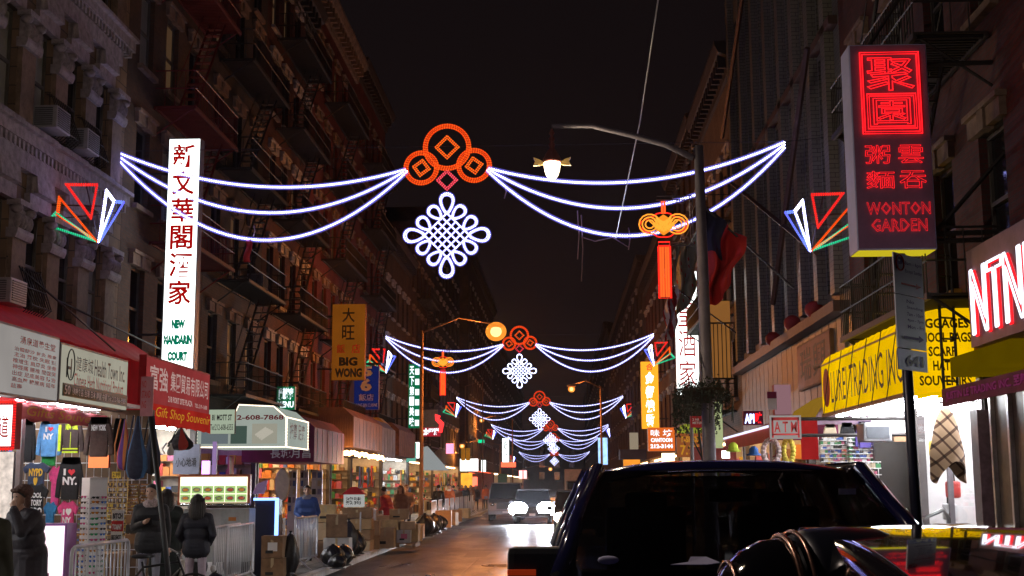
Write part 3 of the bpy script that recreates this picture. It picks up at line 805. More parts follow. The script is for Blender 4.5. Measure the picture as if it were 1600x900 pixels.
for (px, py, Y, s, d) in fans:
    c = F(px, py, Y); i = fans.index((px,py,Y,s,d))//2
    lb = '%s fan of coloured light triangles on the %s side of the street' % (words[i], 'left' if s < 0 else 'right')
    f = empty('light_fan', c, lb, 'light decoration', 'coloured light fans beside the street')
    for n_, me in FP[d]: link(n_, me, f, scale=(-1,1,1) if s > 0 else None)
    w = MB(); X = XL if s < 0 else XR
    w.bar((c.x, Y+.06, c.z+.75), (X, Y+.1, c.z+.8), .015); w.build('wall_rod', M_iron, f)

# ================================================================ street lamps
G_lampw = glow('warm_white_globe', (1.0,.80,.52), 7)
G_sod = glow('sodium_globe', (1.0,.36,.05), 3.0)
M_pole = mat('grey_violet_pole_paint', (.20,.18,.22), .5, .2)
M_brownpole = mat('brown_painted_pole', (.22,.12,.07), .6)
def plight(parent, loc, col, watts, r=.15):
    l = bpy.data.lights.new('lamp_light', 'POINT'); l.color = col; l.energy = watts; l.shadow_soft_size = r
    o = bpy.data.objects.new('lamp_light', l); COL.objects.link(o); o.parent = parent; o.location = Vector(loc) - wloc(parent); return o
# ornate lamp on the right-hand pole
pb = F(1108,720,20); PX = 2.29
top = F(1083,228,20)
e = empty('street_lamp', (PX,20,.15), 'tall grey street lamp on the right kerb, curved arm with a glowing bell-shaped lantern', 'street lamp')
mb = MB().tube([(PX,20,.15),(PX,20,.5),(PX,20,.52),(PX-.05,20,top.z)], [.16,.15,.115,.075], 14); mb.tube([(PX,20,.15),(PX,20,.3)], .2, 14); mb.build('pole', M_pole, e)
lh = F(860,262,20); a0 = F(862,197,20); a1 = F(925,197,20); a2 = F(985,211,20); a3 = F(1040,226,20)
MB().tube([top-Vector((0,0,.2)), (a3.x,20,a3.z), (a2.x,20,a2.z), (a1.x,20,a1.z), (a0.x,20,a0.z)], [.05,.05,.045,.04,.035], 8).build('arm', M_pole, e)
mb = MB().lathe([(.015,.62),(.045,.55),(.02,.50),(.05,.46),(.03,.40),(.055,.36),(.04,.30),(.10,.22),(.145,.12),(.155,.08),(.14,.06)], (a0.x,20,lh.z+.02), 14)
mb.build('finial', mat('dull_red_lamp_metal', (.25,.08,.07), .5, .5), e)
pr = [(.001,-.18),(.05,-.17),(.09,-.12),(.12,-.03),(.135,.08),(.13,.13),(.001,.13)]
lt = MB().lathe(pr, (a0.x,20,lh.z-.02), 20).build('lantern', G_lampw, e)
for s in (-1,1):
    sc = MB()
    pts = [(a0.x+s*.15,20,lh.z+.10),(a0.x+s*.22,20,lh.z+.14),(a0.x+s*.30,20,lh.z+.165),(a0.x+s*.27,20,lh.z+.10),(a0.x+s*.30,20,lh.z+.03),(a0.x+s*.2,20,lh.z+.035),(a0.x+s*.14,20,lh.z+.05)]
    sc.prism([(p[0],p[2]) for p in pts], 1, 19.97, 20.03)
    sc.build('scroll', mat('brass_scroll', (.8,.55,.2), .35, .6), e)
plight(e, (a0.x,19.95,lh.z-.45), (1,.78,.5), 130)
# sodium lamps
G_sodhot = glow('sodium_bulb', (1.0,.62,.26), 4.5); G_sodsh = halo_sheath('sodium_lens', (1.0,.30,.03), 1.3, .62)
def sodium(px, py, Y, poleX, w, label, r=.27, poletop=None, power=1, G=G_sod):
    c = F(px, py, Y)
    e = empty('street_lamp', (poleX, Y, .15), label, 'street lamp', 'orange street lamps along the road')
    zt = c.z+.15 if poletop is None else poletop
    MB().tube([(poleX,Y,.15),(poleX,Y,1.2),(poleX,Y,zt)], [.13,.09,.06], 10).build('pole', M_brownpole, e)
    MB().tube([(poleX,Y,zt-.1),(poleX+(c.x-poleX)*.5,Y,max(zt,c.z+.2)+.35),(c.x,Y,c.z+.28)], .035, 6).build('arm', M_brownpole, e)
    MB().ell((c.x,Y,c.z+.22), (.3,.16,.1), 10, 6).build('lamp_head', M_brownpole, e)
    MB().ell((c.x,Y,c.z), (r*.62,r*.55,r*.6), 14, 10).build('bulb', G_sodhot, e)
    MB().ell((c.x,Y,c.z), (r*1.15,r*.95,r*1.05), 16, 12).build('globe', G_sodsh, e)  # glowing see-through shell shaped to give the bulb an orange halo
    plight(e, (c.x,Y,c.z-r-.15), (1,.31,.055), w*.4, .3)
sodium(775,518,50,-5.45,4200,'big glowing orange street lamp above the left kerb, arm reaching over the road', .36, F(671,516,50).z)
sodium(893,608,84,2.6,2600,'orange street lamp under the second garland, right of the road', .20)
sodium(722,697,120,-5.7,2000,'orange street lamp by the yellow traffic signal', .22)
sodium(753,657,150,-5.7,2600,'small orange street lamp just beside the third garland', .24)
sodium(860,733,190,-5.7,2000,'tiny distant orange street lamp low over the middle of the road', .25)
# overhead sodium lamp on the left kerb just outside the frame at the near end (its light shows on road and facades)
# bare guy wire crossing the night sky
mb = MB(); a = F(1030,-12,18); b = F(1000,190,22); c = F(962,372,27.5)
mb.tube([a,b,c], .013, 5); tag(mb.build('guy_wire', mat('grey_cable', (.55,.55,.62), .4, .3)), 'thin pale cable slanting down from the top of the picture to the garland', 'cable')

# unseen garland and lantern added out of view as foreground fill light
fill_garland = empty('light_garland', (-2.4,-17,9.4), 'unseen garland added over the street behind the camera as cold fill light', 'street light garland', 'light garlands across the street')
for nme, me in arch_parts(2): link(nme, me, fill_garland)
fill_lamp = empty('street_lamp', (-5.6,7.0,.15), 'unseen bell lantern street lamp added on the left kerb as fill light', 'street lamp')
MB().tube([(-5.6,7,.15),(-5.6,7,.6),(-5.65,7,7.2)], [.16,.11,.075], 12).build('pole', M_pole, fill_lamp)
MB().tube([(-5.64,7,7.0),(-5.0,7,7.35),(-4.2,7,7.45),(-3.5,7,7.4)], [.05,.045,.04,.035], 8).build('arm', M_pole, fill_lamp)
MB().lathe(pr, (-3.5,7,7.05), 20).build('lantern', G_lampw, fill_lamp)
plight(fill_lamp, (-3.5,7,6.6), (1,.80,.66), 480)

# red and yellow knot decoration on the lamp pole
G_kn = glow('yellow_neon', (1.0,.32,.03), 1.5); G_kr = glow('red_neon_tube', (1.0,.02,.012), 1.6)
G_kor = glow('orange_neon_tube', (1.0,.10,.015), 1.6)
def neon_knot(Y, cx, cy, sc, label, frame_x):
    c = F(cx, cy, Y); e = empty('knot_decoration', c, label, 'neon decoration', 'red neon knot decorations on poles')
    k = sc/100.0
    P = lambda x, z, y=0: (c.x+x*k, Y+y, c.z+z*k)
    mb = MB()
    for s in (-1,1):
        for rr in (17,12,7): mb.tube([P(s*22+rr*math.cos(t*.45), rr*.95*math.sin(t*.45)+1) for t in range(14)], .8*k+.004, 5, closed=True)
    for i in range(-3,4):
        mb.bar(P(-12+i*3.4, 12-abs(i)*2), P(-12+i*3.4+13, -12+abs(i)*2), 1.0*k); mb.bar(P(12+i*3.4, 12-abs(i)*2), P(12+i*3.4-13, -12+abs(i)*2), 1.0*k)
    mb.build('knot', G_kn, e)
    MB().prism([(P(x_,z_)[0], P(x_,z_)[2]) for x_,z_ in ((-17,0),(-10,10),(0,17),(10,10),(17,0),(10,-10),(0,-17),(-10,-10))], 1, Y+.015, Y+.03).build('knot_panel', glow('amber_led_panel', (1.0,.30,.02), 1.0), e)
    mb = MB()
    out = []
    for t in range(40):
        a = t*math.pi/20; r_ = 21+17*abs(math.cos(a))**2.2; out.append(P(r_*math.cos(a), (17+2*abs(math.cos(a)))*math.sin(a)*(1.0 if abs(math.cos(a)) > .5 else 1.15), .03))
    mb.tube(out, 1.1*k, 5, closed=True)
    mb.tube([P(-9,-28),P(9,-28),P(9,-34),P(-9,-34)], 1.2*k, 5, closed=True)
    mb.build('outline', G_kr, e)
    mb = MB(); mb.bar(P(-2,18),P(-2,38),1.6*k,n=6); mb.bar(P(2,18),P(2,38),1.6*k,n=6)
    mb.build('finial_tube', G_kor, e)['kind'] = 'thing'
    for x in (-6,-2.2,2.2,6): MB().bar(P(x,-36),P(x,-116),1.7*k,n=6).build('tassel_strand', G_kor, e)
    mb = MB(); mb.tube([P(-9.2,-35),P(9.2,-35),P(9.2,-118),P(-9.2,-118)], 1.5*k, 5, closed=True); mb.build('tassel_outline', G_kr, e)
    mb = MB(); fx = frame_x
    def key(x0, z0, sgn):
        for a_, b_ in (((0,0),(1,0)),((1,0),(1,.6)),((1,.6),(.35,.6)),((.35,.6),(.35,.3)),((.35,.3),(.7,.3))):
            mb.bar(P(x0+a_[0]*18, z0+sgn*a_[1]*16), P(x0+b_[0]*18, z0+sgn*b_[1]*16), .9*k)
    for z in (46,40): mb.bar(P(-10,z), P(fx,z), .9*k)
    for z in (-30,-34): mb.bar(P(12,z), P(fx,z), .9*k)
    for x in (fx-4, fx): mb.bar(P(x,46), P(x,-34), .9*k)
    key(15, 44, -1); key(20, -30, 1)
    mb.build('fretwork_bracket', M_pole, e)
neon_knot(20, 1037, 351, 1.0, 'glowing yellow and red knot decoration with a long tassel on the grey lamp post', 46)
neon_knot(47.5, 692, 566, 1.05, 'smaller red neon knot decoration with tassel beside the brown pole on the left', 22)
# hanging flower basket
c = F(1098,612,19.8)
e = empty('hanging_basket', c, 'dark bushy hanging flower basket on the grey lamp post', 'flower basket')
MB().lathe([(.001,-.18),(.16,-.16),(.30,-.04),(.33,.04),(.29,.05),(.001,.03)], c, 14).build('basket', mat('coir_basket', (.06,.04,.025), .9), e)
mb = MB(); rnd = random.Random(3)
for i in range(1500):
    a = rnd.uniform(0, 6.283); q = rnd.random()**.5*.46; z = rnd.gauss(.05,.07)-max(0,q-.28)*rnd.uniform(0,2.2)
    p = Vector((q*math.cos(a), q*math.sin(a), z)) + c; s = rnd.uniform(.015,.035)
    u = Vector((rnd.uniform(-1,1),rnd.uniform(-1,1),rnd.uniform(-1,1))).normalized(); v = u.cross(Vector((rnd.uniform(-1,1),rnd.uniform(-1,1),.3))).normalized()
    mb.add([p-u*s, p+v*s*.5, p+u*s, p-v*s*.5], [(0,1,2,3)])
for i in range(60):
    a = rnd.uniform(0, 6.283); q = .4; p = c+Vector((q*math.cos(a), q*math.sin(a), 0)); mb.tube([p, p+Vector((.06*math.cos(a),.06*math.sin(a),-.12)), p+Vector((.05*math.cos(a),0,-rnd.uniform(.2,.5)))], .006, 3)
o = mb.build('foliage', mat('dark_foliage', (.045,.05,.03), .8), e, normals=False); o['kind'] = 'stuff'
MB().bar(c+Vector((0,0,.05)), c+Vector((0,.2,.75)), .01).bar(c+Vector((0,.2,.7)), Vector((PX,20,c.z+.7)), .02).build('hanger', M_iron, e)
# more greenery trailing from the building behind
mb = MB()
for i in range(900):
    p = F(rnd.uniform(1052,1100), rnd.uniform(618,672), 24) ; s = rnd.uniform(.02,.06)
    if rnd.random() < .3: p = F(rnd.gauss(1078,12), rnd.gauss(640,16), 24)
    u = Vector((rnd.uniform(-1,1),rnd.uniform(-1,1),rnd.uniform(-1,1))).normalized(); v = u.cross(Vector((.2,rnd.uniform(-1,1),.3))).normalized()
    p.y += rnd.uniform(-.3,.3)
    mb.add([p-u*s, p+v*s*.5, p+u*s, p-v*s*.5], [(0,1,2,3)])
# street tree on the right pavement that the leaves belong to
e = empty('street_tree', (2.75, 24, .15), 'thin dark street tree with sparse leaves left of the lamp post on the right pavement', 'tree')
MB().tube([(2.75,24,.15),(2.72,24,1.6),(2.6,24,2.6),(2.5,24,3.3)], [.06,.045,.03,.012], 7).tube([(2.6,24,2.5),(2.3,24,3.1)], [.02,.008], 5).tube([(2.62,24,2.5),(2.75,24.1,3.2)], [.02,.008], 5).build('trunk', M_iron, e)
mb2 = MB()
for i in range(1300):
    a = rnd.uniform(0,6.283); b = rnd.gauss(0,1); q = rnd.random()**.4
    p = Vector((2.5+.45*q*math.cos(a), 24+.45*q*math.sin(a), 3.35+.35*b*.6)); s = rnd.uniform(.02,.05)
    u = Vector((rnd.uniform(-1,1),rnd.uniform(-1,1),rnd.uniform(-1,1))).normalized(); v = u.cross(Vector((.2,rnd.uniform(-1,1),.3))).normalized()
    mb2.add([p-u*s, p+v*s*.5, p+u*s, p-v*s*.5], [(0,1,2,3)])
o = mb2.build('crown', mat('dark_foliage', (.045,.05,.03), .8), e, normals=False)
# flags
def flag(label, Y, corners, mats, fn, name='flag', pole=None):
    tl, tr, bl, br = [F(*c, Y) for c in corners]
    e = empty(name, tl, label, 'flag')
    mb = MB()
    def f(u, v):
        p = (tl*(1-u)+tr*u)*(1-v)+(bl*(1-u)+br*u)*v
        return p + Vector((.05*math.sin(11*v+5*u), .20*math.sin(11*u+4*v)+.06*math.sin(23*u-3*v), .05*math.sin(9*u)))
    mb.grid(f, 26, 18); 
    for i in range(len(mb.m)): mb.m[i] = fn((i % 26)/26, (i//26)/18)
    mb.build('cloth', mats, e, normals=False)
    if pole: MB().bar(F(*pole[0], Y), F(*pole[1], Y+pole[2]), .022, n=6).build('staff', M_iron, e)
M_navy = mat('navy_cloth', (.008,.010,.045), .8)
flag('red flag with dark blue corner drooping from an angled staff beside the lamp post', 26,
     [(1097,322),(1168,376),(1104,484),(1134,458)], [M_red, M_navy], lambda u, v: 1 if (v < .42 and u < .5) else 0, pole=((1095,318),(1240,450),0))
flag('small red and white striped flag hanging left of the white vertical sign', 38,
     [(1040,452),(1060,448),(1038,540),(1058,512)], [M_red, M_whitetext], lambda u, v: int((u*6+v*1.5) % 2), pole=((1042,440),(1150,520),0))
M_cloth = mat('pale_green_banner_cloth', (.45,.50,.42), .8)
flag('pale green faded banner above the white vertical sign', 46,
     [(1054,382),(1088,380),(1056,500),(1088,455)], [M_cloth, M_redtext], lambda u, v: 1 if (abs(math.sin(19*u+7*v)*math.sin(23*v-5*u)) > .93) else 0)
# ================================================================ lit sign materials
G_signw = glow('white_sign_light', (.92,1.0,.97), 2.6, .10, 1.5)
G_redch = glow('lit_red_print', (.75,.004,.004), .5)
G_grnch = glow('lit_green_print', (.0,.28,.16), .6)
G_cream = glow('lit_cream_panel', (.80,.76,.60), .42, .2, 1.2)
G_cream2 = glow('lit_pale_panel', (.80,.74,.70), .36, .25, 1.0)
G_tube = glow('fluorescent_tube', (.92,.95,1.0), 42)
G_tubew = glow('warm_tube', (1.0,.62,.30), 26)
G_tubeb = glow('cool_blue_tube', (.45,.55,1.0), 6)
G_bulb = glow('warm_bulb', (1.0,.55,.20), 14)
G_redneon = glow('red_neon', (1.0,.03,.03), 2.2)
G_pinkneon = glow('pink_neon', (1.0,.12,.30), 2.6)
M_ivory = mat('ivory_sign_board', (.62,.57,.50), .5, var=.15, scale=2, bump=0)
M_sframe = mat('sign_frame', (.22,.20,.22), .5, .3)
M_greenstrip = mat('dark_green_strip', (.02,.05,.03), .5, bump=0)
G = 'shop signs along the left side'
# the tall white sign
e = front_box('restaurant_sign', 'tall narrow white lit sign with red characters and NEW MANDARIN COURT in green', 'sign', (251,216,314,577), 29.6, .32, G_signw, M_sframe, G,
  [((.13,.265,.87,.985), '新文華閣酒家', G_redch, dict(vertical=True, bold=.022)),
   ((.28,.168,.72,.208), 'NEW', G_grnch, dict(bold=.09)), ((.04,.100,.96,.142), 'MANDARIN', G_grnch, dict(bold=.085)), ((.18,.030,.82,.072), 'COURT', G_grnch, dict(bold=.085))], rim=.02, brackets=-10)
for (a, b) in (((62,430),(240,600)),((100,425),(325,600)),((180,470),(175,560))): pass
c0 = F(250,540,29.6)
mb = MB().tube([F(250,545,29.6), S(60,455,XL)], .022, 5); tag(mb.build('stay_cable', M_iron), 'upper dark stay cable slanting to the white sign across the stone front', 'cable', 'stay cables')
mb = MB().tube([F(180,548,26), S(10,400,XL)], .02, 5); tag(mb.build('stay_cable', M_iron), 'lower dark stay cable crossing above the herb shop sign', 'cable', 'stay cables')
# amber sign
G_amb = glow('amber_sign_light', (.55,.16,.012), .30, .3, 1)
front_box('restaurant_sign', 'amber vertical sign with dark characters and the words BIG WONG', 'sign', (518,475,571,594), 52, .35, G_amb, mat('amber_case', (.3,.12,.02), .6), G,
  [((.30,.76,.68,.95), '大', M_blacktext, {}), ((.30,.53,.68,.72), '旺', M_blacktext, {}), ((.14,.35,.40,.47), '飯', M_redtext, {}), ((.6,.35,.86,.47), '店', M_redtext, {}),
   ((.22,.185,.78,.30), 'BIG', M_blacktext, dict(bold=.05)), ((.10,.035,.92,.155), 'WONG', M_blacktext, dict(bold=.05))], brackets=-10)
G_blue = glow('blue_sign_light', (.012,.022,.16), .45)
front_box('restaurant_sign', 'dark blue sign with a white 56 hanging behind the amber sign', 'sign', (553,572,592,640), 60, .3, G_blue, M_sframe, G,
  [((.28,.76,.75,1.0), '5', M_whitetext, dict(bold=.05)), ((.25,.42,.72,.72), '6', M_whitetext, dict(bold=.05)), ((.2,.20,.8,.36), '飯店', M_whitetext, {}), ((.05,.06,.95,.14), 'HUNG BIN CUISINE', M_whitetext, {})], brackets=-10)
G_green = glow('green_sign_light', (.0,.16,.06), .9); G_wcell = glow('white_cell', (.8,.9,.95), 1.6)
e = front_box('restaurant_sign', 'narrow green and white vertical sign left of the brown utility pole', 'sign', (638,569,656,669), 76, .3, G_green, M_sframe, G,
  [((.08,.02,.5,.98), '天下第一美味', G_wcell, dict(vertical=True, bold=.03))], brackets=-10)
a = F(648,668,75.9); b = F(655,572,75.9)
for k in range(6):
    h = (b.z-a.z)/6; MB().box((a.x+.0,75.95,a.z+k*h+.1),(b.x,75.97,a.z+k*h+h*.75)).build('white_cell', G_wcell, e)
e = front_box('shop_sign', 'small green and white lit sign above the awning with the phone number', 'sign', (432,604,461,640), 41, .2, G_green, M_white, G,
  [((.05,.08,.95,.36), 'MENU', G_wcell, dict(bold=.04)), ((.08,.42,.92,.95), '足道按摩', G_wcell, dict(bold=.05))])
front_box('shop_sign', 'pale green sign reading 81 MOTT ST beside the red shop sign', 'sign', (326,640,367,678), 33, .15, glow('pale_green_panel', (.62,.74,.55), .55), M_sframe, G,
  [((.12,.55,.9,.8), '81 MOTT ST', M_blacktext, dict(bold=.03)), ((.06,.15,.95,.4), 'Tel:212-608-6555', M_blacktext, {})])
# --- sign boards over the near shops, parallel to the street
side_box('shop_sign', 'cream sign board of red Chinese writing at the left photo edge', 'sign', -8.6, (-70,610), (89,626), 1.12, .22, G_cream2, M_sframe, G,
  [((.555,.78,.95,.90), '湧泉道養生堂', M_redtext, {}), ((.50,.655,.97,.72), '治體酸沙 針灸 推拿', M_redtext, {}), ((.50,.565,.97,.635), '主治 落枕 失眠 頸', M_redtext, {}),
   ((.49,.47,.97,.545), '椎增生 肩周炎 坐骨', M_redtext, {}), ((.49,.375,.97,.45), '神經痛 腰椎 間盤突', M_redtext, {}), ((.49,.28,.97,.355), '出症 足底美容 防治', M_redtext, {}), ((.49,.185,.97,.26), '高血壓 糖尿病 延年', M_redtext, {}), ((.48,.09,.6,.16), '益壽', M_redtext, {})])
e = side_box('shop_sign', 'cream sign board reading Health Town Inc. with a green strip below', 'sign', -8.58, (91,626), (197,645), 1.02, .22, G_cream, M_sframe, G,
  [((.19,.58,.44,.86), '健康城', M_blacktext, dict(bold=.0)), ((.46,.56,.95,.88), 'Health Town Inc.', M_blacktext, dict(bold=.01)), ((.17,.28,.93,.54), 'Chinese Herb Nutritional Product', M_redtext, {}),
   ((.06,.42,.135,.78), 'H', M_blacktext, {})])
L = wloc(e); mb = MB(); mb.box((-8.56,L.y-1.62,3.58),(-8.545,L.y+1.66,3.80)); mb.build('lower_strip', M_greenstrip, e)
text(e, (-8.543,L.y-1.6,3.6), (0,3.2,0), (0,0,.18), (.12,.1,.98,.8), '健康食品 台灣 日本 韓國 中國 Tel: 212-966-9989', M_whitetext)
text(e, (-8.543,L.y-1.6,3.6), (0,3.2,0), (0,0,.18), (.01,.05,.09,.95), '50', M_whitetext)
cx = L.y-1.62+.1*3.3; mb = MB().tube([(-8.555, cx+.17*math.cos(t*.314), 4.14+.27*math.sin(t*.314)) for t in range(20)], .012, 4, closed=True); mb.build('emblem_ring', M_blacktext, e)
G_redbd = glow('lit_red_panel', (.45,.06,.06), .50, .35, 1.5)
G_pinkch = glow('pink_white_print', (.85,.55,.50), .5)
side_box('shop_sign', 'dull red sign board with pale Chinese characters beside the tall white sign', 'sign', -8.62, (226,630), (326,651), 1.03, .15, G_redbd, M_red, G,
  [((.04,.30,.30,.86), '富強', G_pinkch, {}), ((.34,.36,.97,.82), '集團貿易有限公司', G_pinkch, {}), ((.31,.10,.70,.24), '218 FORT SITE PLAZA', G_pinkch, dict(bold=.03)), ((.74,.1,.96,.2), 'TEL:219-1688', G_pinkch, {})])
G_redcan = mat('deep_red_canvas_lit_through', (.45,.012,.02), .75, var=.35, scale=1.5, bump=.4, em=(.7,.01,.02), ems=.08)  # canvas given a faint red glow of its own to brighten it
e = side_box('awning', 'long red canvas awning front with a pale ring emblem behind the herb shop sign', 'awning', -9.45, (20,648), (226,668), 1.62, .3, G_redcan, G_redcan, 'awnings on the left side', rim=0)
L = wloc(e)
mb = MB().grid(lambda u, v: (-9.98+.95*v, 19+10.4*u, 5.30-.62*v-.035*abs(math.sin(u*40))*v), 80, 4)
mb.build('sloped_canopy', G_redcan, e, solid=.012, normals=False)
for rr in (.52,.40):
    MB().tube([(-9.43, 25.65+rr*math.cos(t*.21), 4.2+rr*math.sin(t*.21)) for t in range(30)], .012, 4, closed=True).build('emblem_ring', M_whitetext, e)
st = [( -9.43, 25.65+(.2 if k%2==0 else .08)*math.cos(k*math.pi/5+math.pi/2), 4.2+(.2 if k%2==0 else .08)*math.sin(k*math.pi/5+math.pi/2)) for k in range(10)]
MB().add(st, [tuple(range(10))]).build('star', M_whitetext, e, normals=False)
def valance(name, label, X, pa, pb, h, m, txt, tm, group, side=-1, wav=.05, n=40):
    a = S(*pa, X); b = S(*pb, X); z = (a.z+b.z)/2; y0, y1 = sorted((a.y, b.y)); o = 1 if X < 0 else -1
    e = empty(name, (X, (y0+y1)/2, z), label, 'awning', group)
    mb = MB()
    mb.grid(lambda u, v: (X+o*(.05*math.sin(u*38)*(1-v)), y0+(y1-y0)*u, z+h*v+(1-v)*wav*abs(math.sin(u*22))-(1-v)*wav), n, 4)
    mb.build('skirt', m, e, solid=.006, normals=False)
    if txt:
        org = Vector((X+o*.055, y0, z)) if X < 0 else Vector((X+o*.055, y1, z)); text(e, org, (0,o*(y1-y0),0) , (0,0,h), (.05,.2,.95,.85), txt, tm, bold=.0, shear=.2)
    return e
M_pinkcan = mat('pink_red_canvas', (.80,.16,.20), .7)
G_orsk = glow('backlit_red_canvas', (.55,.03,.02), .5, .4, 2)
valance('awning', 'pink canvas skirt with yellow script over the hanging clothes', -8.85, (24,655), (208,672), .24, M_pinkcan, 'Gifts Souvenirs Gifts', M_gold, 'awnings on the left side')
valance('awning', 'bright red canvas skirt with gold script under the dull red sign', -8.5, (233,662), (328,674), .42, G_orsk, 'Gift Shop Souvenir', glow('backlit_gold', (.8,.35,.03), .6), 'awnings on the left side')
# fluorescent canopy ceiling over the clothes
e = empty('canopy_light', (-9.3,23.3,3.6), 'white fluorescent lit canopy ceiling above the hanging clothes', 'canopy')
MB().box((-10,20.6,3.60),(-8.6,26.0,3.66)).build('ceiling_panel', M_white, e)
for k in range(5): MB().box((-9.9,20.9+k*1.0,3.52),(-8.7,21.02+k*1.0,3.585)).build('light_tube', G_tube, e)
mb = MB()
for k in range(14): mb.bar((-9.0,21.5+k*.34,3.40),(-9.0,21.5+k*.34,3.54),.008)
mb.bar((-9.0,21.3,3.45),(-9.0,26,3.45),.012); mb.build('hanging_rail', M_steel, e)

# ---------------------------------------------------------------- ground floor shop recesses (part of each building)
GOODS = [mat('goods_'+n, c, .5, var=.1, bump=0) for n, c in (('red',(.5,.05,.04)),('orange',(.6,.22,.05)),('cream',(.6,.5,.35)),('blue',(.06,.12,.4)),('green',(.06,.25,.1)),('black',(.03,.03,.03)),('white',(.7,.7,.7)),('brown',(.25,.13,.06)),('pink',(.6,.15,.25)),('yellow',(.65,.45,.05)))]
M_intw = mat('shop_interior_wall', (.50,.44,.36), .8)
def shopfront(e, side, y0, y1, tube, n_tubes=3, zt=3.68, depth=3.2, seed=0, wall=M_intw, goods=True, jamb=M_shopwall, front_goods=True):
    X = XL if side < 0 else XR; o = 1 if side < 0 else -1; xb = X-o*depth; rn = random.Random(seed)
    mb = MB()
    mb.box((xb-o*.1,y0,.15),(xb,y1,zt),0); mb.box((xb,y0,zt-.1),(X-o*.02,y1,zt),0)
    for y in (y0, y1-.16): mb.box((xb,y,.15),(X-o*.12,y+.16,zt-.1),0); mb.box((X-o*.12,y-.002,.15),(X+o*.03,y+.162,zt+.0),1)
    mb.box((xb,y0+.16,.15),(X+o*.0,y1-.16,.16),1)
    s = mb.build('shopfront', [wall, jamb], e)
    for k in range(n_tubes):
        xx = X-o*(.45+k*(depth-.9)/max(1,n_tubes-1))
        MB().box((xx-.06,y0+.5,zt-.17),(xx+.06,y1-.5,zt-.12)).build('light_tube', tube, s)
    if goods:
        mb = MB()
        for zz in (.7,1.2,1.7,2.2):
            mb.box((xb,y0+.2,zz-.03),(xb+o*.4,y1-.2,zz),7); y = y0+.25
            while y < y1-.4:
                w = rn.uniform(.06,.26); hh = rn.uniform(.08,.40); q = rn.random()
                if q < .55: mb.box((xb+o*.03,y,zz),(xb+o*rn.uniform(.2,.38),y+w*.92,zz+hh), rn.randrange(10))
                elif q < .8: mb.ell((xb+o*.25,y+w/2,zz+hh/2), (.12,w*.5,hh/2), 7, 5, rn.randrange(10))
                else: mb.cbox((xb+o*.3,y+w/2,zz+.1), (.04,w,.22), rn.randrange(10), Matrix.Rotation(rn.uniform(-.4,.4),3,'X'))
                y += w+rn.uniform(0,.05)
        for (ya, yb) in ((y1-.45,y1-.18),):           # goods on the far side wall, which faces the camera
            for zz in (.5,.95,1.4,1.85,2.3,2.7):
                x = X-o*depth+.2*o; mb.box((xb,ya,zz-.02),(X-o*.1,yb,zz),7)
                xx = 0
                while xx < depth-.5:
                    w = rn.uniform(.1,.28); mb.box((xb+o*(xx+.1),ya+.02,zz),(xb+o*(xx+.1+w*.9),yb,zz+rn.uniform(.14,.4)), rn.randrange(10)); xx += w
        if front_goods:
            y = y0+.4
            while y < y1-.8:
                w = rn.uniform(.4,1.1); hh = rn.uniform(.4,1.05); md = rn.random(); cc = rn.choice([2,5,7,7,6])
                if md < .5: mb.box((X-o*.6,y,.16),(X+o*rn.uniform(.0,.3),y+w*.95,hh), cc)
                else:
                    mb.box((X-o*.6,y,hh-.05),(X+o*.2,y+w,hh), cc)
                    for yy in (y+.03,y+w-.06): mb.box((X+o*.15,yy,.16),(X+o*.18,yy+.03,hh-.05), 5)
                for q in range(12):
                    px_, py_, r_ = X-o*.45+o*rn.uniform(0,.55), y+rn.uniform(.08,w-.08), rn.uniform(.04,.1)
                    if rn.random() < .5: mb.ell((px_,py_,hh+r_*.7), (r_,r_*1.2,r_), 6, 4, rn.randrange(10))
                    else: mb.cbox((px_,py_,hh+r_*.8), (r_*1.4,r_*1.6,r_*1.6), rn.randrange(10), Matrix.Rotation(rn.uniform(0,3),3,'Z'))
                if rn.random() < .3:
                    for q in range(4): mb.prism([(X+o*.02,2.9),(X+o*.06,2.9),(X+o*.08,1.9+rn.random()*.4),(X+o*.0,1.9)], 1, y+q*.14, y+q*.14+.11, rn.randrange(10))
                y += w+rn.uniform(.1,.7)
        g = mb.build('shelf_goods', GOODS, s); g['kind'] = 'stuff'
    return s
shopfront(L1, -1, 12.1, 19.2, G_tube, 2, seed=1)
shopfront(L1, -1, 19.3, 22.6, G_tubew, 2, seed=2, front_goods=False)
shopfront(L1, -1, 22.7, 28.2, G_tube, 2, seed=3, front_goods=False)
shopfront(LBE[0], -1, 28.4, 34.9, G_tube, 3, seed=4, front_goods=False)
shopfront(LBE[1], -1, 35.1, 41.9, glow('violet_tube', (.55,.30,1.0), 6), 2, seed=5)
shopfront(LBE[2], -1, 42.1, 49.9, G_tubew, 3, seed=6)
shopfront(LBE[3], -1, 50.1, 55.4, G_tubew, 3, seed=7); shopfront(LBE[3], -1, 55.6, 60.9, G_tubew, 2, seed=8)
shopfront(LBE[4], -1, 61.1, 71.4, G_tubew, 2, seed=9)
shopfront(LBE[5], -1, 71.6, 83.9, G_tube, 2, seed=10)
shopfront(LBE[6], -1, 84.1, 99.9, G_tubew, 2, seed=11)
shopfront(LBE[7], -1, 100.1, 125.9, G_tubew, 2, seed=12)
shopfront(LBE[8], -1, 138.1, 189.9, glow('red_shop_glow', (1,.12,.05), 3), 2, seed=13, goods=False)
shopfront(LBE[9], -1, 190.1, 329.9, G_tubew, 1, seed=14, goods=False)

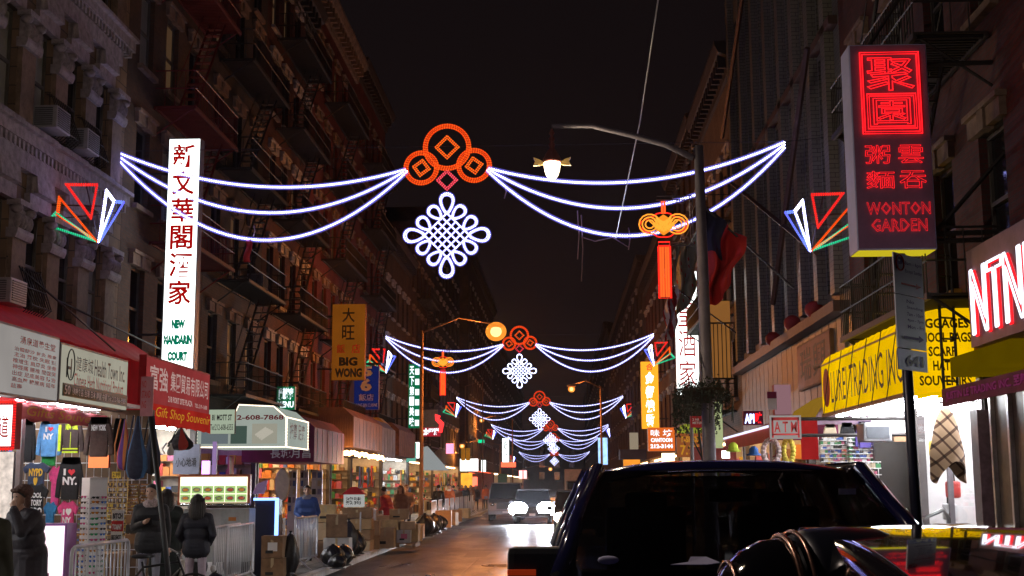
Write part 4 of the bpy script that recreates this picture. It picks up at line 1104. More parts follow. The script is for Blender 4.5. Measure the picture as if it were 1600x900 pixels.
# ---------------------------------------------------------------- clothes stall
e = empty('stall_screen', (-9.1,24.9,.15), 'brown back screen of the souvenir stall behind the hanging clothes', 'stall')
MB().box((-10.7,24.75,.15),(-7.95,24.85,3.5)).build('panel', mat('brown_stall_board', (.16,.10,.06), .8), e)
mb = MB()
for k in range(9):
    z = .5+.33*k; mb.bar((-10.6,24.7,z),(-8.0,24.7,z),.008)
for k in range(18): mb.bar((-10.55+.15*k,24.7,.3),(-10.55+.15*k,24.7,3.4),.006)
mb.build('wire_grid', M_steel, e)
TEE = [(.30,1),(.40,.955),(.5,.94),(.60,.955),(.70,1),(.97,.80),(.87,.60),(.77,.68),(.76,0),(.24,0),(.23,.68),(.13,.60),(.03,.80)]
JAC = [(.33,.97),(.40,1),(.60,1),(.67,.97),(.86,.88),(.97,.45),(1,.06),(.86,.03),(.80,.55),(.79,.0),(.21,.0),(.20,.55),(.14,.03),(0,.06),(.03,.45),(.14,.88)]
def garment(label, box, Y, m, kind='tee', texts=(), name='t_shirt', cat='shirt', heart=None, trim=None, thick=.07, tilt=0):
    a = F(box[0], box[3], Y); b = F(box[2], box[1], Y); w, h = b.x-a.x, b.z-a.z
    e = empty(name, ((a.x+b.x)/2, Y, b.z), label, cat, 'clothes hanging at the souvenir stall')
    pl = TEE if kind == 'tee' else JAC
    n = len(pl); mb = MB()
    fr = [(a.x+p[0]*w, Y-thick/2, a.z+p[1]*h) for p in pl]; bk = [(p[0], Y+thick/2, p[2]) for p in fr]
    mb.add(fr+bk, [tuple(range(n)), tuple(range(2*n-1,n-1,-1))]+[(i,n+i,n+(i+1)%n,(i+1)%n) for i in range(n)])
    mb.build('body', m, e, bevel=.02)
    org = Vector((a.x, Y-thick/2-.004, a.z)); u = Vector((w,0,0)); v = Vector((0,0,h))
    for t in texts: text(e, org, u, v, t[0], t[1], t[2], bold=.05, off=.005)
    if heart:
        hx, hz, hs = heart; pts = []
        for i in range(24):
            t = 2*math.pi*i/24
            pts.append((a.x+hx*w+hs*w*16*math.sin(t)**3/17, Y-thick/2-.012, a.z+hz*h+hs*w*(13*math.cos(t)-5*math.cos(2*t)-2*math.cos(3*t)-math.cos(4*t))/17))
        MB().add(pts, [tuple(range(24))]).build('heart', heart_m, e, normals=False)
    if trim:
        mb = MB(); tm, segs = trim
        for (x0,z0,x1,z1) in segs: mb.box((a.x+x0*w,Y-thick/2-.008,a.z+z0*h),(a.x+x1*w,Y-thick/2+.01,a.z+z1*h))
        mb.build('trim', tm, e)
    return e
heart_m = mat('heart_red_print', (.7,.03,.05), .6, var=0, bump=0)
cl = lambda n, c: mat(n, c, .85, var=.3, scale=14, bump=.5)
C_blue, C_grn, C_brn, C_navy, C_blk, C_pink, C_lb, C_lime = cl('light_blue_fleece',(.10,.30,.62)), cl('green_cotton',(.04,.40,.10)), cl('brown_black_fleece',(.045,.032,.03)), cl('navy_cotton',(.035,.05,.10)), cl('black_cotton',(.012,.012,.015)), cl('pink_cotton',(.75,.07,.25)), cl('sky_cotton',(.05,.28,.60)), cl('lime_fleece',(.55,.75,.03))
Yc = 23.6
garment('green shirt hanging under the light blue hoodie', (56,668,98,728), Yc+.12, C_grn)
garment('light blue hoodie printed I love NY', (56,655,98,714), Yc, C_blue, 'jac', [((.36,.66,.44,.80),'I',M_whitetext),((.30,.46,.70,.62),'NY',M_whitetext)], 'hooded_sweatshirt', 'sweatshirt', heart=(.58,.74,.11))
garment('dark jacket with lime green sleeves printed NEW YORK', (90,653,133,708), Yc, C_brn, 'jac', [((.30,.66,.52,.82),'NEW',C_lime),((.52,.66,.78,.82),'YORK',C_lime)], 'jacket', 'jacket', trim=(C_lime, ((.2,.0,.8,.05),(.2,.10,.8,.14),(.02,.05,.13,.80),(.49,.1,.51,.6))))
garment('brown jacket printed NEW YORK in white, no green', (130,654,180,714), Yc-.05, cl('chocolate_fleece',(.07,.045,.04)), 'jac', [((.26,.68,.74,.84),'NEW YORK',M_whitetext)], 'jacket', 'jacket')
garment('plain dark jacket at the top left of the clothes stall', (30,656,58,722), Yc+.05, C_blk, 'jac', (), 'jacket', 'jacket')
garment('plain dark coat behind the colourful bags', (174,656,200,706), Yc+.2, C_blk, 'jac', (), 'jacket', 'jacket')
garment('navy T-shirt printed NYPD in yellow', (32,722,81,768), Yc-.02, C_navy, 'tee', [((.28,.52,.74,.78),'NYPD',M_gold),((.44,.18,.58,.48),'♥',M_gold)])
garment('pink shirt half hidden between the navy and the black tops', (74,728,100,790), Yc+.15, C_pink, 'tee')
garment('black T-shirt printed COOL STORY BRO', (34,755,78,816), Yc-.1, C_blk, 'tee', [((.26,.62,.76,.76),'COOL',M_whitetext),((.26,.42,.76,.58),'STORY',M_whitetext),((.34,.20,.78,.38),'BRO',M_whitetext)])
garment('sky blue shirt low between the black and the pink shirts', (66,784,90,832), Yc+.1, C_lb, 'tee')
garment('black hoodie printed I love NY', (86,717,134,781), Yc-.08, C_blk, 'jac', [((.28,.60,.36,.76),'I',M_whitetext),((.26,.36,.76,.56),'NY.',M_whitetext)], 'hooded_sweatshirt', 'sweatshirt', heart=(.56,.68,.13))
garment('pink T-shirt printed I love NY on a hanger', (87,782,124,838), Yc-.05, C_pink, 'tee', [((.32,.60,.39,.76),'I',M_whitetext),((.30,.34,.70,.54),'NY',M_whitetext),((.44,.58,.70,.78),'♥',M_whitetext)])
# lit orange panel, price card, plates
G_orp = glow('orange_lit_panel', (1.0,.28,.10), 1.3)
front_box('shop_sign', 'small glowing orange panel under the brown jacket', 'sign', (138,711,170,731), 24.2, .1, G_orp, M_red)
front_box('price_card', 'yellow price card reading 2.99 among the racks', 'card', (175,737,189,747), 23.9, .01, mat('yellow_card', (.8,.6,.05), .6), M_white, None, [((.1,.2,.9,.85),'2.99',M_blacktext,{})])
for (bx, t, m, tm, lb) in (((175,797,194,813),'BITCH',M_white,M_blacktext,'top white number plate hanging beside the sunglasses'),((174,814,193,830),'TO&NY',M_red,M_whitetext,'red number plate hanging between two white ones'),((173,831,191,846),'BIG SHOT',M_white,M_blacktext,'white number plate reading BIG SHOT')):
    front_box('number_plate', lb, 'plate', bx, 23.2, .015, m, M_steel, 'novelty number plates', [((.08,.15,.92,.7),t,tm,dict(bold=.05))])
# bags
def drawbag(label, pts, Y, cols, name='drawstring_bag'):
    top = F(*pts[0], Y); bot = F(*pts[1], Y); hw = pts[2]/2000*Y
    e = empty(name, top, label, 'bag', 'bags hanging at the stall')
    H_ = top.z-bot.z; mb = MB()
    prof = [(.02,0),(hw*.25,-H_*.15),(hw*.55,-H_*.4),(hw*.95,-H_*.65),(hw,-H_*.82),(hw*.7,-H_*.96),(.01,-H_)]
    mb.lathe(list(reversed(prof)), top, 16, sy=.55)
    for i in range(len(mb.m)): mb.m[i] = (i % 16)//2 % len(cols)
    mb.build('body', cols, e)
    MB().tube([top+Vector((-.05,-.1,0)), top+Vector((-.12,-.16,-H_*.5)), top+Vector((-hw*.7,-.18,-H_*.85))], .015, 4).build('cord', cols[0], e)
drawbag('striped orange, purple and red cloth bag hanging right of the jackets', ((196,655),(190,735),12), 23.3, [GOODS[1], GOODS[0], mat('purple_cloth', (.15,.06,.35), .8)])
drawbag('dark blue drawstring bag hanging above the phone user', ((216,650),(222,750),18), 22.8, [C_navy, mat('denim_blue_cloth', (.06,.16,.35), .8), C_navy])
drawbag('black drawstring bag hanging behind the leaning street sign', ((240,650),(240,742),14), 23.3, [C_blk, C_navy])
drawbag('grey and red backpack hanging under the dull red sign', ((283,668),(283,704),21), 25.5, [C_blk, mat('grey_patterned_nylon', (.10,.10,.12), .7, var=.6, scale=20), GOODS[0], C_blk], 'backpack')
drawbag('white cap-like pouch hanging beside the backpack', ((267,692),(267,712),6), 25.0, [M_white, M_white], 'pouch')
# sunglasses column
e = empty('sunglasses_rack', (F(146,800,22.8).x, 22.8, .15), 'tall white sunglasses rack at the stall', 'display rack')
X0 = wloc(e).x; zt = F(146,742,22.8).z
for k, an in enumerate((45,135,225,315)):
    MB().box((-.15,-.165,.35),(.15,-.15,zt-.15)).mesh if False else None
mm = MB().box((-.16,-.165,.3),(.16,-.155,zt-.2)).mesh('panel', mat('white_pegboard', (.7,.7,.72), .4, var=.05))
for an in (45,135,225,315): link('panel', mm, e, (0,0,0), (0,0,R(an)))
MB().lathe([(.001,zt-.03),(.12,zt-.05),(.22,zt-.17),(.22,zt-.21),(.001,zt-.21)], (X0,22.8,0), 4).build('cap', M_sframe, e)
mb = MB()
for i in range(16):
    z = .45+i*(zt-.8)/16
    for an in (-135,-45):
        for xx in (-.13,0,.13):
            a = R(an+90); cx = X0+xx*math.cos(a)+.168*math.sin(a)*1; cy = 22.8+xx*math.sin(a)-.168*math.cos(a)
            mb.cbox((cx,cy,z+.03), (.012,.012,.02))
mb.build('peg', M_blacktext, e)['kind'] = 'stuff'
lens = [mat('lens_'+n, c, .15, var=0, bump=0, coat=1) for n, c in (('smoke',(.02,.02,.02)),('blue',(.03,.12,.45)),('amber',(.5,.2,.02)),('green',(.03,.3,.12)),('pink',(.5,.06,.2)))]
sgm = []
for lm in lens:
    mb = MB()
    for s in (-1,1): mb.ell((s*.034,-.0,0), (.030,.007,.021), 8, 5, 0)
    mb.bar((-.068,0,.012),(.068,0,.012),.005,1)
    for s in (-1,1): mb.bar((s*.066,0,.012),(s*.06,.11,.008),.003,1)
    sgm.append(mb.mesh('sunglasses', [lm, M_black]))
rn = random.Random(5)
ORD = ['first','second','third','fourth','fifth','sixth','seventh','eighth','ninth','tenth','eleventh','twelfth','thirteenth','fourteenth','top']
COLN = ['left edge','left face','right face','right edge']
for i in range(15):
    z = .55+i*(zt-.85)/15
    for cix, (dx, an) in enumerate(((-.14,-55),(-.02,-25),(.10,25),(.19,62))):
        a = R(an); o = link('sunglasses', sgm[rn.randrange(5)], None, (X0+.24*math.sin(a)*1.05, 22.8-.24*math.cos(a), z+rn.uniform(-.01,.01)), (0,0,a))
        tag(o, 'sunglasses with %s lenses, %s row from the bottom, %s of the white rack' % (o.data.materials[0].name[5:].split('.')[0], ORD[i], COLN[cix]), 'sunglasses', 'sunglasses on the rack')
# brown belt / wallet racks and glittering trinkets
for (bx, rows, lb) in (((198,756,217,802),9,'left of two brown racks of key rings behind the phone user'),((219,756,236,802),9,'right of two brown racks of key rings behind the phone user')):
    a = F(bx[0], bx[3], 24.4); b = F(bx[2], bx[1], 24.4)
    e = empty('display_rack', ((a.x+b.x)/2, 24.4, a.z), lb, 'display rack', 'key ring racks')
    MB().box((a.x,24.4,a.z),(b.x,24.45,b.z)).build('board', mat('orange_brown_board', (.42,.20,.06), .6), e)
    mb = MB()
    for i in range(rows):
        z = a.z+(b.z-a.z)*(i+.5)/rows; mb.bar((a.x,24.36,z),(b.x,24.36,z),.006)
    mb.build('rail', M_chrome, e)
    mb = MB()
    for i in range(rows):
        for j in range(7): mb.cbox((a.x+(b.x-a.x)*(j+.5)/7, 24.37, a.z+(b.z-a.z)*(i+.3)/rows), (.02,.01,.03), rn.randrange(3))
    mb.build('key_ring', [GOODS[9], GOODS[7], M_chrome], e)['kind'] = 'stuff'
a = F(165,845,24.3); b = F(200,745,24.3)
e = empty('display_rack', ((a.x+b.x)/2,24.3,.15), 'gold wire rack of small jewellery between the sunglasses and the number plates', 'display rack')
mb = MB(); t2 = MB()
for i in range(12):
    z = a.z+(b.z-a.z)*i/12; mb.bar((a.x,24.3,z),(b.x,24.3,z),.006)
    for j in range(14): t2.cbox((a.x+(b.x-a.x)*(j+rn.random())/14, 24.27, z-.04), (.02,.012,.05), rn.randrange(4))
for j in range(5): mb.bar((a.x+(b.x-a.x)*j/4,24.3,.15),(a.x+(b.x-a.x)*j/4,24.3,b.z),.008)
mb.build('wire_frame', mat('gold_wire', (.7,.5,.2), .3, 1), e); t2.build('trinket', [GOODS[9], GOODS[6], GOODS[2], M_chrome], e)['kind'] = 'stuff'
# stall boxes low down
for k, (x0,y0,x1,y1,m,lb) in enumerate(((196,804,216,818,GOODS[7],'brown wallet box, top of the pile behind the phone user'),(196,820,217,833,GOODS[5],'black wallet box in the middle of the pile'),(195,835,216,850,GOODS[7],'dark brown wallet box at the bottom of the pile'))):
    a = F(x0,y1,23.8); b = F(x1,y0,23.8); tag(MB().box((a.x,23.8,a.z),(b.x,24.1,b.z)).build('wallet_box', m, bevel=.01), lb, 'box', 'wallet boxes')
a = F(112,900,23.9); 
e = empty('stall_table', (-8.9,23.9,.15), 'low stall table with lit orange goods behind the first barricade', 'table')
MB().box((-9.9,23.5,.75),(-8.1,24.3,.82)).build('tabletop', M_wood, e)
for x in (-9.8,-8.2):
    for y in (23.6,24.2): MB().box((x-.03,y-.03,.15),(x+.03,y+.03,.75)).build('leg', M_wood, e)
# pink framed light boxes at the left edge
G_pinkw = glow('pink_white_box', (1.0,.80,.88), 1.5, .55, 2.2)
e = front_box('shop_sign', 'white light box with a red character and red bulb border at the left photo edge', 'sign', (-28,628,25,702), 20.2, .25, G_signw, M_red, None, [((.5,.2,.9,.75),'道',G_redch,{})], rim=.05)
a = F(-28,702,20.2); b = F(25,628,20.2); mb = MB(); rope_mb(mb, [(a.x,20.17,a.z),(b.x,20.17,a.z),(b.x,20.17,b.z),(a.x,20.17,b.z)], .022, True); mb.build('bulb_border', (G_rtube,G_rbead), e)
e = front_box('shop_sign', 'pink and white glowing box sign standing behind the hat wearer', 'sign', (22,818,105,925), 17.3, .35, G_pinkw, mat('violet_sign_case', (.3,.1,.35), .5), None, [((.52,.10,.93,.26),'ubs',glow('mauve_print',(.25,.03,.12),.5),{})], rim=.03)
front_box('display_case', 'tall lit glass display case of small goods at the left photo edge', 'display case', (-20,706,22,868), 21.5, .3, glow('lit_case', (1,.85,.75), .8, .6, 9), M_sframe)
front_box('post', 'grey steel post between the display case and the clothes', 'post', (24,630,30,880), 21.5, .12, M_sframe, M_sframe)

# ---------------------------------------------------------------- food cart with lit menu board
Y = 26.3
a = F(283,905,Y); b = F(390,790,Y)
e = empty('food_cart', ((a.x+b.x)/2, Y, .15), 'white food cart with a bright red-framed menu board showing dishes', 'food cart')
x0, x1 = a.x, b.x
MB().box((x0,Y,.5),(x1,Y+.55,F(300,795,Y).z)).build('body', mat('white_cart_panel', (.55,.58,.60), .35, .2, var=.15), e, bevel=.02)
for k in range(2):
    MB().tube([(x0+.25+k*(x1-x0-.5),Y+.02,.42),(x0+.25+k*(x1-x0-.5),Y+.08,.42)], .27, 18).build('wheel', M_rubber, e)
a = F(277,789,Y-.1); b = F(391,741,Y-.1)
MB().box((a.x,Y-.1,a.z),(b.x,Y+.05,b.z)).build('menu_frame', mat('copper_red_frame', (.55,.16,.08), .4), e, bevel=.01)
G_menu = glow('menu_light', (1.0,.97,.72), 1.5, .15, 3); G_menug = glow('menu_green', (.50,.75,.25), .8)
a1, b1 = Vector((a.x+.05,Y-.113,a.z+.05)), Vector((b.x-.05,Y-.113,b.z-.05))
MB().box(a1, (b1.x,Y-.105,b1.z)).build('menu_panel', G_menu, e)
dishes = [glow('dish_'+str(i), c, .7) for i, c in enumerate(((.6,.25,.05),(.5,.1,.05),(.45,.35,.1),(.25,.35,.08)))]
for j in range(2):
    for i in range(6):
        w = (b1.x-a1.x)/6; h = (b1.z-a1.z)*.33; cx = a1.x+w*(i+.5); cz = a1.z+h*(j+.5)
        p = MB().box((cx-w*.46,Y-.118,cz-h*.45),(cx+w*.46,Y-.113,cz+h*.45)).build('menu_cell', G_menug, e)
        MB().lathe([(.001,.0),(w*.34,.0),(w*.36,.006)], (cx,Y-.119,cz), 12, mat=Matrix.Rotation(R(90),3,'X'), sy=.55).build('plate_picture', M_whitetext, p)
        MB().lathe([(.001,.004),(w*.25,.004),(w*.25,.008)], (cx,Y-.119,cz), 10, mat=Matrix.Rotation(R(90),3,'X'), sy=.5).build('dish_picture', dishes[rn.randrange(4)], p)
for (px0,py0,px1,py1,m) in ((300,800,330,822,M_white),(345,797,385,830,mat('grey_notice', (.5,.55,.58), .5)),(357,808,369,814,GOODS[1])):
    a = F(px0,py1,Y-.01); b = F(px1,py0,Y-.01); MB().box((a.x,Y-.012-.004*(m is GOODS[1]),a.z),(b.x,Y-.001,b.z)).build('notice', m, e)
a = F(335,790,Y-.08); MB().tube([(x0-.03,Y-.12,a.z+.02),(x1+.03,Y-.12,a.z+.02)], .03, 8).build('rail', M_chrome, e)
# violet lit window behind
front_box('shop_sign', 'bright violet light panel in the doorway above the food cart', 'sign', (315,720,328,741), 34, .1, glow('violet_light', (.75,.35,1.0), 2.6), M_white)
front_box('door_frame', 'pale mauve door frame beside the violet light', 'door frame', (331,690,339,742), 33.8, .1, glow('mauve_lit_frame', (.55,.35,.75), .5), M_white)
front_box('shop_window', 'grey window with faint Chinese notice behind the food cart', 'window', (270,694,312,741), 31.5, .1, mat('grey_blue_board', (.25,.27,.36), .6), M_sframe, None, [((.1,.25,.9,.55),'小心地滑',M_blacktext,{})])

# ---------------------------------------------------------------- white box awning with phone number
Y = 35.0; a = F(318,699,Y); b = F(448,632,Y); xf = b.x; z0 = a.z; z1 = b.z
e = empty('awning', ((XL+xf)/2, Y, z0), 'white box awning outlined in light rope with phone number and a hand picture', 'awning', 'awnings on the left side')
G_pale = glow('backlit_white_vinyl', (.62,.70,.62), .50, .25, 1.2)
zl = z1; xm = F(372,700,Y).x; yb = S(480,700,xf).y
poly = [(XL,z0),(xf,z0),(xf,z1-.35),(xf-.35,z1-.05),(xm,z1),(xm-.15,z1-.35),(XL,z1-.45)]
mb = MB().prism(poly, 1, Y, yb); mb.build('canopy', G_pale, e)
LR = glow('warm_white_rope', (1.0,.82,.62), 2.2)
mb = MB(); rope_mb(mb, [(p[0],Y-.03,p[1]) for p in poly], .018, True, .09); rope_mb(mb, [(xf+.02,Y,z0),(xf+.02,yb,z0),(xf+.02,yb,z1-.35),(xf+.02,Y,z1-.35)], .018, True, .09); mb.build('light_rope', (LR, LR), e)
org = Vector((XL,Y-.004,z0)); u = Vector((xf-XL,0,0)); v = Vector((0,0,z1-z0))
text(e, org, u, v, (.33,.64,.97,.76), '212-608-7868', glow('lit_maroon',(.15,.01,.02),.6), bold=.03)
for k, (ra, rb) in enumerate((((.05,.08),(.35,.50)),((.62,.08),(.90,.55)),((.38,.08),(.56,.5)))):
    MB().box((XL+ra[0]*u.x,Y-.02,z0+ra[1]*v.z),(XL+rb[0]*u.x,Y-.001,z0+rb[1]*v.z)).build('photo_print', (glow('grey_photo',(.25,.30,.32),.5), glow('hand_photo',(.62,.60,.48),.5), glow('green_photo',(.10,.16,.13),.5))[k], e)
hp = MB()
for k in range(4): hp.tube([(XL+.78*u.x+.06*k,Y-.03,z0+.45*v.z-.03*k),(XL+.66*u.x+.05*k,Y-.03,z0+.28*v.z-.04*k)], [.04,.03], 6)
hp.build('hand_picture', glow('hand_photo2',(.75,.70,.58),.6), e)
text(e, (xf+.003,Y,z0), (0,yb-Y,0), (0,0,v.z), (.15,.2,.85,.6), '按摩 足療', M_blacktext)
# maroon awning behind
def box_awning(label, x0p, y0p, x1p, y1p, Y, y2, m, txt=None, tm=None, ribs=0, group='awnings on the left side', name='awning', rx=XL):
    """block with a face toward the camera (px box) that runs back to depth y2"""
    b = F(x1p, y0p, Y); a = F(x0p, y1p, Y)
    e = empty(name, ((rx+b.x)/2, Y, a.z), label, 'awning', group)
    o = 1 if rx < 0 else -1; xf = b.x if rx < 0 else a.x
    poly = [(rx,a.z),(xf,a.z),(xf,b.z-.35),(xf-o*.4,b.z),(rx,b.z)]
    MB().prism(poly, 1, Y, y2).build('canopy', m, e)
    rs = MB().box((-.012 if o < 0 else 0,-.02,.05),(.012,.02,b.z-a.z-.37)).mesh('seam', M_sframe)
    for i in range(int((y2-Y)/.9)): link('seam', rs, e, (xf-wloc(e).x+(0 if o > 0 else -.0), .5+.9*i, 0))
    if ribs:
        rb = MB().box((-.015,-.02,0),(.015,0,b.z-a.z-.36)).mesh('rib', m)
        for i in range(ribs): link('rib', rb, e, (rx+(xf-rx)*(i+.5)/ribs-wloc(e).x, -.001, .01))
    if txt: text(e, (min(rx,xf),Y-.004,a.z), (abs(xf-rx),0,0), (0,0,b.z-a.z), (.4,.08,.95,.3), txt, tm)
    return e
M_maroon = mat('maroon_canvas', (.20,.015,.07), .7, var=.4, scale=2); M_copper = mat('copper_brown_canvas', (.20,.085,.04), .6, var=.5, scale=1.5)
M_greyaw = mat('mauve_grey_canvas', (.17,.14,.17), .6, var=.5, scale=1.5)
e = box_awning('maroon canvas awning behind the white one, Chinese letters on its skirt', 400, 650, 492, 722, 40.0, 45.5, M_maroon, '長城月昌', M_whitetext)
e = box_awning('dark ribbed brown awning with a string of bulbs under it', 485, 636, 553, 699, 47.0, 54.5, M_copper, ribs=26)
mb = MB(); rn = random.Random(9)
a = F(520,704,46.8); b = F(553,700,46.8)
for i in range(22):
    t = i/21; mb.ell((a.x+(b.x-a.x)*t, 46.7+rn.uniform(0,.2), a.z-.05-.10*rn.random()), (.055,.055,.07), 6, 5)
for i in range(26):
    t = i/25; mb.ell((b.x+.04, 47+7.4*t, a.z-.08-.12*rn.random()), (.055,.055,.07), 6, 5)
mb.build('bulb', G_bulb, e)['kind'] = 'stuff'
plight(e, (b.x+.2,46.5,a.z-.5), (1,.5,.2), 130, .4)
box_awning('mauve grey awning continuing the row beyond the brown one', 560, 652, 590, 712, 55.0, 61, M_greyaw)
box_awning('yellow shop awning between grey ones on the left', 585, 652, 604, 705, 61.5, 63, M_gold)
box_awning('dull pink awning after the yellow one', 600, 660, 624, 712, 64, 71, mat('dusty_pink_canvas', (.22,.10,.10), .7, var=.5))
mb = MB().add([F(655,735,78), F(655,700,78), F(668,697,78), F(702,735,78), F(655,735,82), F(655,700,82), F(668,697,82), F(702,735,82)], [(0,1,2,3),(7,6,5,4),(1,5,6,2),(2,6,7,3),(0,3,7,4)])
tag(mb.build('awning', glow('lit_white_canopy', (.75,.80,.80), .35)), 'white triangular lit canopy just right of the utility pole', 'awning', 'awnings on the left side')
front_box('shop_sign', 'pale house-shaped sign panel behind the red knot decoration', 'sign', (658,640,684,672), 86, .2, mat('grey_beige_panel', (.36,.34,.28), .7), M_sframe, G)
e = front_box('neon_sign', 'red neon dog-shaped sign with white letters beyond the utility pole', 'sign', (657,668,688,682), 70, .2, glow('dark_red_lit', (.5,.02,.04), .8), M_red, G, [((.12,.1,.95,.95),'太平洋',G_wcell,dict(bold=.08))])
mb = MB().tube([F(688,676,69.9),F(690,662,69.9),F(683,655,69.9),F(682,650,69.9),F(688,651,69.9)], [.10,.14,.12,.14,.05], 6); mb.build('neon_dog', G_redneon, e)
front_box('lantern_sign', 'pink glowing shield-shaped sign hanging over the left pavement', 'sign', (697,693,709,709), 95, .3, glow('pink_lit', (1,.25,.4), 2.2), M_red, G)
front_box('shop_sign', 'large glaring white light box beneath the yellow traffic signal', 'sign', (719,717,747,736), 112, .4, glow('glaring_white', (1,1,1), 3.5), M_white, G)
front_box('shop_sign', 'narrow white lit sign to the right of the glaring light box', 'sign', (752,719,759,737), 118, .3, G_signw, M_white, G)
front_box('shop_sign', 'tall white vertical sign far down the left side near the white swags', 'sign', (785,685,795,722), 150, .3, G_signw, M_white, G, [((.2,.05,.8,.95),'銀行',M_blacktext,dict(vertical=True))])
front_box('neon_sign', 'red glowing oval sign above the parked van', 'sign', (782,722,806,730), 130, .3, glow('red_glare', (1,.10,.04), 2.4), M_red, G)
front_box('shop_sign', 'green teal striped shop sign under a dark canopy on the left', 'sign', (635,692,650,722), 72, .2, glow('teal_lit', (.15,.5,.38), .9, .5, 3), M_white, G)
front_box('shop_sign', 'small white glaring sign beside the teal striped one', 'sign', (649,691,658,716), 73, .2, G_signw, M_white, G)
front_box('shop_window', 'orange yellow lit doorway beneath the glaring light box', 'window', (720,739,738,762), 113, .3, glow('orange_lit', (1,.40,.03), 1.3, .6, 2), M_wood)
front_box('shop_sign', 'red white glowing round sign beside the orange doorway', 'sign', (738,745,746,760), 110, .2, glow('red_lit2', (1,.15,.08), 2.5), M_red, G)
front_box('shop_window', 'dark green street kiosk roof behind the parked van', 'kiosk', (778,740,792,756), 108, 1, mat('dark_green_paint', (.03,.14,.09), .6), M_sframe)
front_box('shop_sign', 'small green sign high above the far left pavement', 'sign', (747,687,757,692), 105, .1, glow('green_lit', (.0,.7,.3), 1.2), M_white, G)
front_box('traffic_board', 'red and white glowing sign over the road between the far garlands', 'sign', (811,735,823,748), 230, .3, glow('red_white_glare', (1,.35,.35), 3), M_red)
# yellow traffic signal
c = F(727,710,98); e = empty('traffic_signal', c, 'yellow traffic signal head hanging over the left pavement', 'traffic signal')
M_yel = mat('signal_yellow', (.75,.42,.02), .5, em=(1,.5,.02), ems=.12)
for dx in (-.17,.20):
    MB().box((c.x+dx-.16,98,c.z-.48),(c.x+dx+.16,98.25,c.z+.48)).build('head', M_yel, e, bevel=.03)
    for z in (-.3,0,.3): MB().tube([(c.x+dx,97.85,c.z+z),(c.x+dx,98.0,c.z+z)], .12, 10).build('visor', M_yel, e)
MB().tube([(c.x,98.1,c.z+.5),(c.x,98.1,c.z+5.2),(-6,98.1,c.z+5.6),(-6,98.1,.15)], .05, 6).build('mast', M_brownpole, e)
# postcards shop: racks of cards behind the man in blue
for k, (x0,x1) in enumerate(((449,464),(468,482),(486,504))):
    a = F(x0,800,43); b = F(x1,735,43)
    e = empty('postcard_rack', ((a.x+b.x)/2,43,.15), ['left','middle','right'][k]+' rack of postcards behind the man in the blue jacket', 'display rack', 'postcard racks')
    MB().box((a.x,43,.15),(b.x,43.05,b.z)).build('frame', M_steel, e)
    for i in range(5):
        for j in range(2):
            w = (b.x-a.x)/2; h = (b.z-a.z)/5
            MB().box((a.x+w*j+.03,42.94,a.z+h*i+.03),(a.x+w*j+w-.03,42.99,a.z+h*i+h-.06)).build('postcard', [GOODS[3],GOODS[6],GOODS[2],GOODS[5],mat('lilac_card',(.3,.28,.42),.5)][(i*3+j+k)%5], e)
# ================================================================ right-hand side
GR = 'shop signs along the right side'
G_neon = glow('red_neon_letters', (1.0,.012,.018), 1.7)
M_mauve = mat('mauve_enamel', (.28,.15,.25), .45, var=.2, bump=0)
M_sidew = mat('pale_lilac_enamel', (.55,.56,.85), .5, var=.1, bump=0)
Y = 17.0
a = F(1340,391,Y); b = F(1447,68,Y)
e = empty('neon_sign', ((a.x+b.x)/2,Y,a.z), 'tall mauve box sign with red neon Chinese characters and WONTON GARDEN below', 'neon sign', GR)
MB().box((a.x,Y,a.z),(b.x,Y+.5,b.z)).build('case', M_sidew, e, bevel=.02)
MB().box((a.x+.02,Y-.012,a.z+.02),(b.x-.02,Y+.001,b.z-.02)).build('face', M_mauve, e)
MB().box((a.x+.02,Y+.02,a.z-.006),(b.x-.02,Y+.48,a.z+.001)).build('bottom_panel', glow('yellow_lit_underside', (.75,.60,.02), .75), e)
org = Vector((a.x,Y-.012,a.z)); u = Vector((b.x-a.x,0,0)); v = Vector((0,0,b.z-a.z)); nn = dict(neon=.013, off=.03, name='neon_character')
text(e, org, u, v, (.20,.765,.82,.93), '聚', G_neon, **nn); text(e, org, u, v, (.27,.60,.75,.73), '園', G_neon, **nn)
for (r0, r1, w) in (((.13,.555),(.88,.955),.012),((.20,.58),(.82,.75),.012)):
    p = [(org.x+u.x*x, Y-.045, org.z+v.z*z) for x, z in ((r0[0],r0[1]),(r1[0],r0[1]),(r1[0],r1[1]),(r0[0],r1[1]))]
    MB().tube(p, w, 5, closed=True).build('neon_frame', G_neon, e)
    q = [(x+(.018 if i in (0,3) else -.018)*1.6, y, z+(.018 if i in (0,1) else -.018)*1.6) for i, (x,y,z) in enumerate(p)]
    MB().tube(q, w, 5, closed=True).build('neon_frame', G_neon, e)
for r, c in (((.14,.41,.46,.50),'粥'),((.56,.41,.88,.50),'雲'),((.14,.29,.50,.375),'麵'),((.56,.29,.90,.375),'吞')): text(e, org, u, v, r, c, G_neon, **{**nn, 'neon': .009})
text(e, org, u, v, (.13,.165,.93,.225), 'WONTON', G_neon, **{**nn, 'neon': .008}); text(e, org, u, v, (.18,.085,.88,.145), 'GARDEN', G_neon, **{**nn, 'neon': .008})
for z in (F(1440,92,Y).z, F(1440,360,Y).z, F(1440,372,Y).z): MB().bar((b.x,Y+.25,z),(XR+.1,Y+.25,z+.02),.035).build('bracket', M_iron, e)
MB().bar((b.x,Y+.25,F(1440,365,Y).z),(XR+.1,Y+.25,F(1600,230,Y).z),.03).build('bracket', M_iron, e)
MB().bar((a.x+.3,Y+.25,b.z),(XR,Y+.25,b.z+2.6),.025).build('bracket', M_iron, e)

